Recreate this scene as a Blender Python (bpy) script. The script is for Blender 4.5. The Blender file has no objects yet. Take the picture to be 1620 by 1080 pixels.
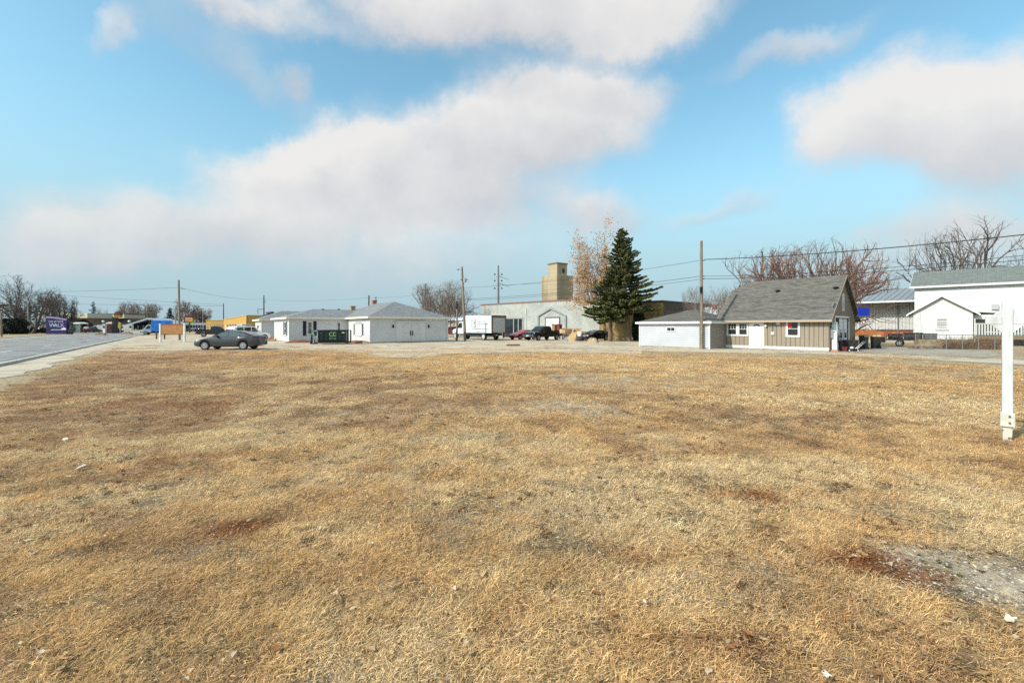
import bpy, bmesh, math, random
import numpy as np
from mathutils import Vector, Matrix, Euler

# ------------------------------------------------------------------ camera
SC = bpy.context.scene
COL = SC.collection
R = math.radians
EYE, F, CX, HY = 1.75, 720.0, 810.0, 517.0      # eye height (m), focal length and horizon in photo pixels (1620 wide)
cam_d = bpy.data.cameras.new('camera')
cam = bpy.data.objects.new('camera', cam_d); COL.objects.link(cam)
cam.location = (0, 0, EYE); cam.rotation_euler = (R(90), 0, 0)
cam_d.sensor_width = 36.0; cam_d.lens = 36.0 * F / 1620.0
cam_d.shift_y = -(540.0 - HY) / 1620.0
cam_d.clip_end = 20000.0; cam_d.clip_start = 0.05
SC.camera = cam

# ------------------------------------------------------------------ sun, sky, exposure
SUN_DIR = Vector((-0.83, -0.56, 0.0)).normalized()
SUN_EL = R(39)
sd = Vector((SUN_DIR.x * math.cos(SUN_EL), SUN_DIR.y * math.cos(SUN_EL), math.sin(SUN_EL)))
sun_d = bpy.data.lights.new('sun', 'SUN'); sun_d.energy = 2.9; sun_d.angle = R(0.6); sun_d.color = (1.0, 0.94, 0.86)
sun = bpy.data.objects.new('sun', sun_d); COL.objects.link(sun)
sun.rotation_euler = sd.to_track_quat('Z', 'Y').to_euler(); sun.location = (-20, -12, 30)
SC.view_settings.view_transform = 'Standard'; SC.view_settings.look = 'None'
SC.view_settings.gamma = 1.0; SC.view_settings.use_curve_mapping = False
SC.view_settings.exposure = 0.67
SC.render.engine = 'CYCLES'
SC.cycles.use_denoising = False
SC.cycles.max_bounces = 5; SC.cycles.diffuse_bounces = 2; SC.cycles.glossy_bounces = 3
SC.cycles.transmission_bounces = 4; SC.cycles.transparent_max_bounces = 6

world = bpy.data.worlds.new('World'); SC.world = world; world.use_nodes = True
def build_world():
    nt = world.node_tree; nt.nodes.clear()
    N, L = nt.nodes.new, nt.links.new
    def M(op, a, b=None, c=None, clamp=False):
        n = N('ShaderNodeMath'); n.operation = op; n.use_clamp = clamp
        for i, v in enumerate((a, b, c)):
            if v is None: continue
            if isinstance(v, (int, float)): n.inputs[i].default_value = v
            else: L(v, n.inputs[i])
        return n.outputs[0]
    out = N('ShaderNodeOutputWorld'); bg = N('ShaderNodeBackground'); bg.inputs['Strength'].default_value = 0.15
    sky = N('ShaderNodeTexSky'); sky.sky_type = 'NISHITA'; sky.sun_disc = False
    sky.sun_elevation = SUN_EL; sky.sun_rotation = math.atan2(SUN_DIR.x, SUN_DIR.y)
    sky.altitude = 200; sky.air_density = 1.0; sky.dust_density = 1.6; sky.ozone_density = 1.2
    grade = N('ShaderNodeMix'); grade.data_type = 'RGBA'; grade.blend_type = 'MULTIPLY'; grade.inputs[0].default_value = 1.0
    L(sky.outputs[0], grade.inputs[6]); grade.inputs[7].default_value = SKY_TINT
    tc = N('ShaderNodeTexCoord'); sep = N('ShaderNodeSeparateXYZ'); L(tc.outputs['Generated'], sep.inputs[0])
    az = M('ARCTAN2', sep.outputs[0], sep.outputs[1]); el = M('ARCSINE', sep.outputs[2])
    # domain warp for ragged cloud edges
    def noise(vec, scale, detail, rough=0.55, w=None):
        n = N('ShaderNodeTexNoise'); n.inputs['Scale'].default_value = scale; n.inputs['Detail'].default_value = detail
        n.inputs['Roughness'].default_value = rough; L(vec, n.inputs['Vector']); return n
    comb = N('ShaderNodeCombineXYZ'); L(az, comb.inputs[0]); L(el, comb.inputs[1])
    mp = N('ShaderNodeMapping'); mp.inputs['Scale'].default_value = (1, 1.25, 1); L(tc.outputs['Generated'], mp.inputs[0])
    wn = noise(tc.outputs['Generated'], 4.5, 6, 0.62)
    ws = N('ShaderNodeVectorMath'); ws.operation = 'SUBTRACT'; L(wn.outputs['Color'], ws.inputs[0]); ws.inputs[1].default_value = (.5, .5, .5)
    wm = N('ShaderNodeVectorMath'); wm.operation = 'MULTIPLY_ADD'; L(ws.outputs[0], wm.inputs[0]); wm.inputs[1].default_value = (.26, .17, 0); L(comb.outputs[0], wm.inputs[2])
    q = wm.outputs[0]
    dens = None; shade = None
    for (px, py, hx, hy, rot, w, br) in CLOUDS:
        a = math.atan((px - CX) / F); e = math.atan((HY - py) / math.hypot(F, px - CX))
        ca = math.cos(a)
        hxr = hx / F * ca * ca; hyr = hy / F * ca * math.cos(e) ** 2
        m = N('ShaderNodeMapping'); m.vector_type = 'TEXTURE'; L(q, m.inputs[0])
        m.inputs['Location'].default_value = (a, e, 0); m.inputs['Rotation'].default_value = (0, 0, R(rot)); m.inputs['Scale'].default_value = (hxr, hyr, 1)
        ln = N('ShaderNodeVectorMath'); ln.operation = 'LENGTH'; L(m.outputs[0], ln.inputs[0])
        mr = N('ShaderNodeMapRange'); mr.interpolation_type = 'SMOOTHSTEP'; L(ln.outputs['Value'], mr.inputs[0])
        mr.inputs[1].default_value = 1.25; mr.inputs[2].default_value = 0.15; mr.inputs[3].default_value = 0; mr.inputs[4].default_value = w
        sp = N('ShaderNodeSeparateXYZ'); L(m.outputs[0], sp.inputs[0])
        s = M('MULTIPLY', mr.outputs[0], M('MULTIPLY_ADD', sp.outputs[1], 0.55, br))
        dens = mr.outputs[0] if dens is None else M('ADD', dens, mr.outputs[0])
        shade = s if shade is None else M('ADD', shade, s)
    # everywhere else the same kind of broken cloud, by noise alone
    gen = noise(mp.outputs[0], 1.7, 3, 0.5)
    front = N('ShaderNodeMapRange'); front.interpolation_type = 'SMOOTHSTEP'; L(M('ABSOLUTE', az), front.inputs[0])
    front.inputs[1].default_value = 0.85; front.inputs[2].default_value = 1.3
    high = N('ShaderNodeMapRange'); high.interpolation_type = 'SMOOTHSTEP'; L(el, high.inputs[0])
    high.inputs[1].default_value = 0.62; high.inputs[2].default_value = 0.85
    away = M('MAXIMUM', front.outputs[0], high.outputs[0])
    g = N('ShaderNodeMapRange'); g.interpolation_type = 'SMOOTHSTEP'; L(gen.outputs[0], g.inputs[0])
    g.inputs[1].default_value = 0.48; g.inputs[2].default_value = 0.68
    g2 = M('MULTIPLY', M('MULTIPLY', g.outputs[0], away), 1.0)
    dens = M('ADD', dens, g2); shade = M('ADD', shade, M('MULTIPLY', g2, 0.55))
    shn = M('DIVIDE', shade, M('MAXIMUM', dens, 0.02))
    fine = noise(mp.outputs[0], 7.0, 7, 0.6)
    fb = M('SUBTRACT', fine.outputs[0], 0.5)
    d2 = M('MULTIPLY_ADD', M('MULTIPLY', fb, M('MINIMUM', dens, 1.0)), 1.35, dens)
    cov = N('ShaderNodeMapRange'); cov.interpolation_type = 'SMOOTHSTEP'; L(d2, cov.inputs[0])
    cov.inputs[1].default_value = 0.08; cov.inputs[2].default_value = 1.0; cov.inputs[4].default_value = 0.95
    tone = M('MULTIPLY_ADD', fb, 0.8, shn, clamp=True)
    ramp = N('ShaderNodeValToRGB'); L(tone, ramp.inputs[0])
    e0, e1 = ramp.color_ramp.elements; e0.position = 0.12; e1.position = 0.95
    e0.color = (*[c * 1.0 for c in CLOUD_DARK], 1); e1.color = (*CLOUD_LIGHT, 1)
    def haze(src, amount, top):      # thin haze towards the horizon
        hz = N('ShaderNodeMapRange'); hz.interpolation_type = 'SMOOTHSTEP'; L(el, hz.inputs[0])
        hz.inputs[1].default_value = top; hz.inputs[2].default_value = 0.0; hz.inputs[3].default_value = 0.0; hz.inputs[4].default_value = amount
        mh = N('ShaderNodeMix'); mh.data_type = 'RGBA'; L(hz.outputs[0], mh.inputs[0]); L(src, mh.inputs[6]); mh.inputs[7].default_value = (*[c * CLOUD_GAIN for c in HAZE_COL], 1)
        return mh
    under = haze(grade.outputs[2], 0.92, 0.46)
    mx = N('ShaderNodeMix'); mx.data_type = 'RGBA'; L(cov.outputs[0], mx.inputs[0]); L(under.outputs[2], mx.inputs[6])
    sc = N('ShaderNodeVectorMath'); sc.operation = 'SCALE'; L(ramp.outputs[0], sc.inputs[0]); sc.inputs['Scale'].default_value = CLOUD_GAIN
    L(sc.outputs[0], mx.inputs[7])
    mh = haze(mx.outputs[2], 0.55, 0.30)
    L(mh.outputs[2], bg.inputs['Color']); L(bg.outputs[0], out.inputs['Surface'])
SKY_TINT = (0.85, 1.15, 0.99, 1)
CLOUD_GAIN = 3.95
CLOUD_DARK = (0.56, 0.585, 0.645); CLOUD_LIGHT = (0.93, 0.905, 0.88)
HAZE_COL = (0.455, 0.625, 0.715)
CLOUDS = [  # photo px centre, half sizes, tilt, weight, brightness
    (800, 5, 380, 105, 0, 1.2, .72), (1000, 45, 165, 85, 0, .8, .95),
    (330, -5, 290, 52, 0, .9, .80), (170, 72, 85, 38, 25, .55, .65), (350, 90, 200, 62, -10, .45, .45),
    (900, 140, 190, 42, -6, .85, .55), (470, 112, 44, 34, 0, .42, .25),
    (470, 250, 190, 70, 14, 1.2, 1.0), (720, 245, 310, 115, 8, .95, .62), (860, 200, 200, 68, 0, .75, .62),
    (370, 350, 370, 75, 10, .55, .62), (560, 400, 520, 90, 0, .62, .70), (110, 415, 190, 70, 8, .85, .90), (820, 325, 260, 60, 0, .48, .55),
    (1385, 185, 185, 115, 0, 1.25, .92), (1570, 185, 215, 140, 0, 1.25, .70),
    (1530, 345, 240, 44, 0, .55, .60), (1500, 400, 270, 65, 0, .75, .75), (1160, 326, 120, 28, 6, .52, .50), (1240, 78, 160, 36, 4, .55, .50), (970, 325, 100, 34, 0, .42, .45),
]
build_world()
world.cycles.sampling_method = 'MANUAL'; world.cycles.sample_map_resolution = 512

# ------------------------------------------------------------------ placing: photo pixel -> place on the ground
def G(px, py):                     # where the ground is seen at that pixel
    Y = EYE * F / (py - HY); return Vector(((px - CX) / F * Y, Y, 0.0))
def at(px, Y, z=0.0): return Vector(((px - CX) / F * Y, Y, z))
def zat(py, Y): return EYE + (HY - py) * Y / F
def along(C, ang, px):             # metres from C in direction ang (degrees) until column px
    k = (px - CX) / F; dx, dy = math.cos(R(ang)), math.sin(R(ang))
    return (k * C[1] - C[0]) / (dx - k * dy)

# ------------------------------------------------------------------ mesh helpers
class MB:
    def __init__(s, M=None): s.v = []; s.f = []; s.M = M
    def add(s, vs, fs):
        o = len(s.v)
        if s.M is not None: vs = [tuple(s.M @ Vector(v)) for v in vs]
        s.v += [tuple(v) for v in vs]; s.f += [tuple(i + o for i in f) for f in fs]; return s
    def box(s, x0, x1, y0, y1, z0, z1):
        return s.add([(x0,y0,z0),(x1,y0,z0),(x1,y1,z0),(x0,y1,z0),(x0,y0,z1),(x1,y0,z1),(x1,y1,z1),(x0,y1,z1)],
                     [(0,3,2,1),(4,5,6,7),(0,1,5,4),(1,2,6,5),(2,3,7,6),(3,0,4,7)])
    def quad(s, a, b, c, d): return s.add([a, b, c, d], [(0, 1, 2, 3)])
    def poly(s, pts): return s.add(pts, [tuple(range(len(pts)))])
    def prism(s, pts, ax, a, b):   # 2D outline pushed along axis ax from a to b
        n = len(pts)
        def P(p, t):
            if ax == 'x': return (t, p[0], p[1])
            if ax == 'y': return (p[0], t, p[1])
            return (p[0], p[1], t)
        vs = [P(p, a) for p in pts] + [P(p, b) for p in pts]
        fs = [tuple(range(n))[::-1], tuple(range(n, 2 * n))] + [(i, (i + 1) % n, n + (i + 1) % n, n + i) for i in range(n)]
        return s.add(vs, fs)
    def tube(s, pts, rad, n=6, cap=True):
        pts = [Vector(p) for p in pts]
        if isinstance(rad, (int, float)): rad = [rad] * len(pts)
        vs = []; fs = []
        for i, p in enumerate(pts):
            d = (pts[min(i + 1, len(pts) - 1)] - pts[max(i - 1, 0)]).normalized()
            u = d.orthogonal().normalized() if abs(d.z) > .95 else Vector((0, 0, 1)).cross(d).normalized()
            if abs(d.z) > .95: u = Vector((0, 1, 0)).cross(d).normalized()
            w = d.cross(u)
            for k in range(n):
                t = 2 * math.pi * k / n; vs.append(tuple(p + (u * math.cos(t) + w * math.sin(t)) * rad[i]))
        for i in range(len(pts) - 1):
            for k in range(n):
                a = i * n + k; b = i * n + (k + 1) % n; fs.append((a, b, b + n, a + n))
        if cap: fs += [tuple(range(n))[::-1], tuple(range((len(pts) - 1) * n, len(pts) * n))]
        return s.add(vs, fs)
    def lathe(s, prof, n=16, axis='z', c=(0, 0, 0), cap=True):
        vs = []; fs = []
        for (r, h) in prof:
            for k in range(n):
                t = 2 * math.pi * k / n; a, b = r * math.cos(t), r * math.sin(t)
                p = (a, b, h) if axis == 'z' else ((a, h, b) if axis == 'y' else (h, a, b))
                vs.append((p[0] + c[0], p[1] + c[1], p[2] + c[2]))
        for i in range(len(prof) - 1):
            for k in range(n):
                a = i * n + k; b = i * n + (k + 1) % n; fs.append((a, b, b + n, a + n))
        if cap: fs += [tuple(range(n))[::-1], tuple(range((len(prof) - 1) * n, len(prof) * n))]
        return s.add(vs, fs)
    def build(s, name, mat, parent=None, smooth=None, bevel=0, recalc=True):
        me = bpy.data.meshes.new(name); me.from_pydata(s.v, [], s.f)
        if recalc:
            bm = bmesh.new(); bm.from_mesh(me); bmesh.ops.recalc_face_normals(bm, faces=bm.faces)
            if bevel: bmesh.ops.bevel(bm, geom=bm.edges[:], offset=bevel, segments=1, affect='EDGES', clamp_overlap=True)
            bm.to_mesh(me); bm.free()
        if smooth is not None:
            me.polygons.foreach_set('use_smooth', [True] * len(me.polygons)); me.set_sharp_from_angle(angle=R(smooth))
        me.materials.append(mat); me.update()
        return link(name, me, parent)
def link(name, me, parent=None):
    o = bpy.data.objects.new(name, me); COL.objects.link(o)
    if parent is not None: o.parent = parent
    return o
def tag(o, label=None, cat=None, group=None, kind=None):
    if label: o['label'] = label
    if cat: o['category'] = cat
    if group: o['group'] = group
    if kind: o['kind'] = kind
    return o
def thing(name, label, cat, loc=(0, 0, 0), rz=0, group=None):
    o = bpy.data.objects.new(name, None); COL.objects.link(o); o.empty_display_size = .3
    o.location = loc; o.rotation_euler = (0, 0, R(rz)); return tag(o, label, cat, group)
def copy_tree(o, parent=None):
    c = o.copy(); COL.objects.link(c); c.parent = parent
    for ch in list(o.children): copy_tree(ch, c)
    return c
def facem(x, y, ang, z=0):         # frame of a wall: a along it, o outward (to the right of 'along' seen from above), z up
    return Matrix.Translation((x, y, z)) @ Matrix.Rotation(R(ang), 4, 'Z') @ Matrix.Diagonal((1, -1, 1, 1))

# ------------------------------------------------------------------ materials
def srgb(r, g, b):
    f = lambda c: (c / 255 / 12.92) if c / 255 <= .04045 else ((c / 255 + .055) / 1.055) ** 2.4
    return (f(r), f(g), f(b))
MATS = {}
def mat(name, c, rough=.7, metal=0, c2=None, scale=3, detail=4, bump=0, bscale=None, spec=.4, stretch=(1, 1, 1), coat=0, lo=.35, hi=.65, dirt=None):
    if name in MATS: return MATS[name]
    m = bpy.data.materials.new(name); m.use_nodes = True; nt = m.node_tree; N, L = nt.nodes.new, nt.links.new
    b = nt.nodes['Principled BSDF']; b.inputs['Base Color'].default_value = (*c, 1); b.inputs['Roughness'].default_value = rough
    b.inputs['Metallic'].default_value = metal; b.inputs['Specular IOR Level'].default_value = spec
    if coat: b.inputs['Coat Weight'].default_value = coat; b.inputs['Coat Roughness'].default_value = .05
    if c2 is not None or bump:
        tc = N('ShaderNodeTexCoord'); mp = N('ShaderNodeMapping'); mp.inputs['Scale'].default_value = stretch; L(tc.outputs['Object'], mp.inputs[0])
    if c2 is not None:
        n = N('ShaderNodeTexNoise'); n.inputs['Scale'].default_value = scale; n.inputs['Detail'].default_value = detail; n.inputs['Roughness'].default_value = .6
        L(mp.outputs[0], n.inputs['Vector'])
        r = N('ShaderNodeValToRGB'); r.color_ramp.elements[0].position = lo; r.color_ramp.elements[1].position = hi
        r.color_ramp.elements[0].color = (*c, 1); r.color_ramp.elements[1].color = (*c2, 1); L(n.outputs[0], r.inputs[0])
        L(r.outputs[0], b.inputs['Base Color'])
        if dirt:                   # a second, larger stain layer
            n2 = N('ShaderNodeTexNoise'); n2.inputs['Scale'].default_value = dirt[1]; n2.inputs['Detail'].default_value = 5; L(mp.outputs[0], n2.inputs['Vector'])
            r2 = N('ShaderNodeMapRange'); r2.inputs[1].default_value = .5; r2.inputs[2].default_value = .72; r2.inputs[4].default_value = dirt[2]; L(n2.outputs[0], r2.inputs[0])
            mx = N('ShaderNodeMix'); mx.data_type = 'RGBA'; L(r2.outputs[0], mx.inputs[0]); L(r.outputs[0], mx.inputs[6]); mx.inputs[7].default_value = (*dirt[0], 1)
            L(mx.outputs[2], b.inputs['Base Color'])
    if bump:
        n = N('ShaderNodeTexNoise'); n.inputs['Scale'].default_value = bscale or scale * 4; n.inputs['Detail'].default_value = 5; L(mp.outputs[0], n.inputs['Vector'])
        bp = N('ShaderNodeBump'); bp.inputs['Strength'].default_value = bump; bp.inputs['Distance'].default_value = .03; L(n.outputs[0], bp.inputs['Height']); L(bp.outputs[0], b.inputs['Normal'])
    MATS[name] = m; return m
def brickmat(name, c1, c2, mortar, bw=.4, bh=.2, ms=.012, off=.5, vary=.5, rough=.85, axes='xz'):
    m = bpy.data.materials.new(name); m.use_nodes = True; nt = m.node_tree; N, L = nt.nodes.new, nt.links.new
    b = nt.nodes['Principled BSDF']; b.inputs['Roughness'].default_value = rough; b.inputs['Specular IOR Level'].default_value = .25
    tc = N('ShaderNodeTexCoord'); sp = N('ShaderNodeSeparateXYZ'); L(tc.outputs['Object'], sp.inputs[0]); cb = N('ShaderNodeCombineXYZ')
    ad = N('ShaderNodeMath'); ad.operation = 'ADD'; L(sp.outputs[0], ad.inputs[0]); L(sp.outputs[1], ad.inputs[1])
    L(ad.outputs[0] if axes == 'xz' else sp.outputs[0], cb.inputs[0]); L(sp.outputs[2] if axes == 'xz' else sp.outputs[1], cb.inputs[1])
    t = N('ShaderNodeTexBrick'); t.offset = off; t.inputs['Scale'].default_value = 1; t.inputs['Brick Width'].default_value = bw; t.inputs['Row Height'].default_value = bh
    t.inputs['Mortar Size'].default_value = ms; t.inputs['Color1'].default_value = (*c1, 1); t.inputs['Color2'].default_value = (*c2, 1); t.inputs['Mortar'].default_value = (*mortar, 1)
    t.inputs['Mortar Smooth'].default_value = .2
    L(cb.outputs[0], t.inputs['Vector'])
    n = N('ShaderNodeTexNoise'); n.inputs['Scale'].default_value = .7; n.inputs['Detail'].default_value = 6; n.inputs['Roughness'].default_value = .65; L(tc.outputs['Object'], n.inputs['Vector'])
    mr = N('ShaderNodeMapRange'); L(n.outputs[0], mr.inputs[0]); mr.inputs[1].default_value = .3; mr.inputs[2].default_value = .7; mr.inputs[3].default_value = 1 - vary * .5; mr.inputs[4].default_value = 1 + vary * .3
    mx = N('ShaderNodeMix'); mx.data_type = 'RGBA'; mx.blend_type = 'MULTIPLY'; mx.inputs[0].default_value = 1; L(t.outputs[0], mx.inputs[6]); L(mr.outputs[0], mx.inputs[7])
    L(mx.outputs[2], b.inputs['Base Color'])
    bp = N('ShaderNodeBump'); bp.inputs['Strength'].default_value = .5; bp.inputs['Distance'].default_value = .01; bp.invert = True; L(t.outputs['Fac'], bp.inputs['Height']); L(bp.outputs[0], b.inputs['Normal'])
    MATS[name] = m; return m
def shinglemat(name, c1, c2, streak, pitch=.9):
    # asphalt shingles: courses across the slope, tabs of uneven tone, weather streaks
    m = bpy.data.materials.new(name); m.use_nodes = True; nt = m.node_tree; N, L = nt.nodes.new, nt.links.new
    b = nt.nodes['Principled BSDF']; b.inputs['Roughness'].default_value = .95; b.inputs['Specular IOR Level'].default_value = .15
    tc = N('ShaderNodeTexCoord'); uv = N('ShaderNodeUVMap')
    t = N('ShaderNodeTexBrick'); t.offset = .37; t.inputs['Scale'].default_value = 1; t.inputs['Brick Width'].default_value = .33; t.inputs['Row Height'].default_value = .145
    t.inputs['Mortar Size'].default_value = .008; t.inputs['Color1'].default_value = (*c1, 1); t.inputs['Color2'].default_value = (*c2, 1); t.inputs['Mortar'].default_value = (*[c * .55 for c in c1], 1)
    L(uv.outputs[0], t.inputs['Vector'])
    mp = N('ShaderNodeMapping'); mp.inputs['Scale'].default_value = (1.1, 5.5, 1); L(uv.outputs[0], mp.inputs[0])
    n = N('ShaderNodeTexNoise'); n.inputs['Scale'].default_value = .9; n.inputs['Detail'].default_value = 7; n.inputs['Roughness'].default_value = .7; L(mp.outputs[0], n.inputs['Vector'])
    mr = N('ShaderNodeMapRange'); L(n.outputs[0], mr.inputs[0]); mr.inputs[1].default_value = .47; mr.inputs[2].default_value = .66; mr.inputs[4].default_value = .75
    mx = N('ShaderNodeMix'); mx.data_type = 'RGBA'; L(mr.outputs[0], mx.inputs[0]); L(t.outputs[0], mx.inputs[6]); mx.inputs[7].default_value = (*streak, 1)
    L(mx.outputs[2], b.inputs['Base Color'])
    bp = N('ShaderNodeBump'); bp.inputs['Strength'].default_value = .6; bp.inputs['Distance'].default_value = .012; bp.invert = True; L(t.outputs['Fac'], bp.inputs['Height']); L(bp.outputs[0], b.inputs['Normal'])
    MATS[name] = m; return m
def plane_uv(o):                   # UVs in metres on each face: u along the horizontal, v up the slope
    me = o.data; uvl = me.uv_layers.new(name='UVMap')
    for p in me.polygons:
        n = p.normal; u = Vector((0, 0, 1)).cross(n)
        u = u.normalized() if u.length > 1e-4 else Vector((1, 0, 0)); w = n.cross(u)
        for li in p.loop_indices:
            c = me.vertices[me.loops[li].vertex_index].co; uvl.data[li].uv = (c.dot(u), c.dot(w))
    return o
def glassmat(name, c=(.02, .025, .03), rough=.06):
    return mat(name, c, rough, spec=.7)

WHITE = mat('white_paint', srgb(210, 208, 204), .55, c2=srgb(201, 199, 196), scale=1.3)
TRIM = mat('white_trim', srgb(212, 211, 208), .5)
SIDING = mat('white_siding', srgb(208, 207, 205), .5, c2=srgb(199, 198, 197), scale=.8, detail=6)
BLACK = mat('black_plastic', (.012, .012, .014), .5)
RUBBER = mat('rubber', (.018, .018, .018), .85)
STEEL = mat('galvanised_steel', (.38, .39, .40), .42, .8, c2=(.28, .29, .30), scale=8)
DARKSTEEL = mat('dark_steel', (.05, .05, .055), .5, .5)
GLASS = glassmat('dark_glass')
CHROME = mat('chrome', (.6, .6, .62), .15, 1.0)
POLEWOOD = mat('weathered_pole', srgb(150, 138, 122), .9, c2=srgb(108, 97, 84), scale=2, stretch=(4, 4, .4), bump=.3, bscale=10)
POLEDARK = mat('creosote_pole', srgb(92, 82, 74), .9, c2=srgb(64, 56, 50), scale=2, stretch=(4, 4, .4))
CONCRETE = mat('concrete', srgb(172, 165, 152), .9, c2=srgb(142, 134, 120), scale=1.2, detail=8, bump=.3, bscale=18)
WIRE = mat('cable', (.03, .03, .035), .6)

# ================================================================== GROUND
rng = np.random.default_rng(7)
def vnoise(x, y, seed):
    xi = np.floor(x).astype(np.int64); yi = np.floor(y).astype(np.int64); xf = x - xi; yf = y - yi
    def h(a, b):
        n = (a * 374761393 + b * 668265263 + seed * 1442695041) & 0xffffffff
        n = ((n ^ (n >> 13)) * 1274126177) & 0xffffffff
        return ((n ^ (n >> 16)) & 0xffff) / 65535.0
    u = xf * xf * (3 - 2 * xf); v = yf * yf * (3 - 2 * yf)
    return (h(xi, yi) * (1 - u) + h(xi + 1, yi) * u) * (1 - v) + (h(xi, yi + 1) * (1 - u) + h(xi + 1, yi + 1) * u) * v
def fbm(x, y, size, seed, octv=4, gain=.5):
    s = 0; a = 1; t = 0; x = np.asarray(x, float) / size; y = np.asarray(y, float) / size
    for i in range(octv):
        s = s + a * vnoise(x * 2 ** i + 17.3 * i, y * 2 ** i - 9.1 * i, seed + i); t += a; a *= gain
    return s / t
def sstep(a, b, x): t = np.clip((x - a) / (b - a), 0, 1); return t * t * (3 - 2 * t)
RD = Vector((-525, 720, 0)).normalized(); RN = Vector((-RD.y, RD.x, 0))       # the road's run and its left
KERB, FAR_KERB, WALK = 6.6, 21.2, 4.35
def road_pt(off, s, z=0): p = RN * off + RD * s; return (p.x, p.y, z)
EDGE_PX = [-600, 0, 148, 415, 500, 570, 610, 660, 700, 760, 850, 1010, 1150, 1300, 1620, 1900, 2600]
EDGE_PY = [610, 575, 558, 554, 553, 558, 565, 567, 561, 558, 557, 560, 563, 567, 582, 595, 640]
def lawn_edge_Y(x, y):              # how far the lawn reaches in the direction of (x, y)
    px = CX + F * x / np.maximum(y, .3); py = np.interp(px, EDGE_PX, EDGE_PY)
    return EYE * F / (py - HY)
def lawn_mask(x, y, soft=.5):
    off = RN.x * x + RN.y * y; n = fbm(x, y, 1.3, 91, 4)
    a = (lawn_edge_Y(x, y) - y) + (n - .5) * 7.0
    b = (WALK - off) + (n - .5) * 1.1
    return sstep(0, soft * 3, a) * sstep(0, soft, b)
PATCH = [  # px, py, half px, half py, kind, strength
    (1215, 735, 190, 26, 'straw', 1), (1560, 800, 130, 45, 'straw', 1), (1420, 640, 260, 26, 'straw', .7), (1150, 590, 200, 14, 'straw', .7), (860, 575, 250, 8, 'straw', .9),
    (1000, 800, 330, 60, 'straw', .5), (780, 720, 160, 40, 'straw', .5), (420, 690, 160, 18, 'straw', .6), (120, 720, 110, 10, 'straw', .6), (400, 590, 160, 10, 'straw', .6), (90, 790, 130, 20, 'straw', .5),
    (200, 600, 260, 22, 'brown', .8), (200, 660, 280, 22, 'brown', .8), (450, 630, 260, 18, 'brown', .5), (1270, 660, 190, 16, 'brown', .6), (110, 560, 60, 8, 'brown', .5), (250, 570, 150, 7, 'brown', .8), (620, 655, 140, 22, 'brown', .6),
    (880, 645, 110, 14, 'sand', 1), (940, 600, 100, 12, 'sand', 1), (1120, 605, 120, 16, 'sand', .6), (690, 690, 110, 14, 'grey', .8), (570, 720, 90, 16, 'grey', .6), (1050, 690, 90, 12, 'sand', .5), (720, 840, 70, 26, 'grey', .8), (610, 930, 60, 24, 'grey', .4),
    (1330, 590, 200, 12, 'sand', .6), (1200, 915, 120, 40, 'grey', .9), (300, 870, 120, 18, 'grey', .6), (140, 960, 160, 30, 'grey', .5),
    (1385, 885, 75, 24, 'rust', 1.3), (1450, 910, 60, 14, 'rust', 1), (375, 828, 60, 16, 'rust', .9), (1180, 785, 45, 10, 'rust', .8), (260, 640, 120, 12, 'rust', .4), (600, 740, 50, 10, 'rust', .6), (1130, 1000, 110, 22, 'rust', .5), (990, 880, 60, 14, 'rust', .5),
    (1545, 905, 125, 62, 'gravel', 1.4), (1640, 930, 120, 90, 'gravel', 1.4),
]
def patch_w(x, y):
    px = CX + F * x / np.maximum(y, .3); py = HY + EYE * F / np.maximum(y, .3)
    w = {k: np.zeros_like(np.asarray(x, float)) for k in ('straw', 'brown', 'sand', 'grey', 'rust', 'gravel')}
    nx = (fbm(x, y, .9, 51, 4) - .5); ny = (fbm(x, y, .9, 61, 4) - .5)
    for (cx, cy, hx, hy, k, s) in PATCH:
        c = G(cx, cy); rx = hx / F * c.y; ry = .5 * (G(cx, max(cy - hy, 520)).y - G(cx, cy + hy).y)
        d = np.hypot((x - c.x) / rx + nx * 1.7, (y - c.y) / ry + ny * 1.7)
        w[k] = np.maximum(w[k], s * sstep(1.35, .25, d))
    return w
COLS = dict(straw=(.87, .575, .285), pale=(.91, .68, .41), brown=(.56, .345, .195), dark=(.18, .115, .07), rust=(.36, .135, .05), sand=(.53, .43, .31), grey=(.37, .295, .215), gravel=(.42, .345, .26), olive=(.30, .27, .10))
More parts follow.
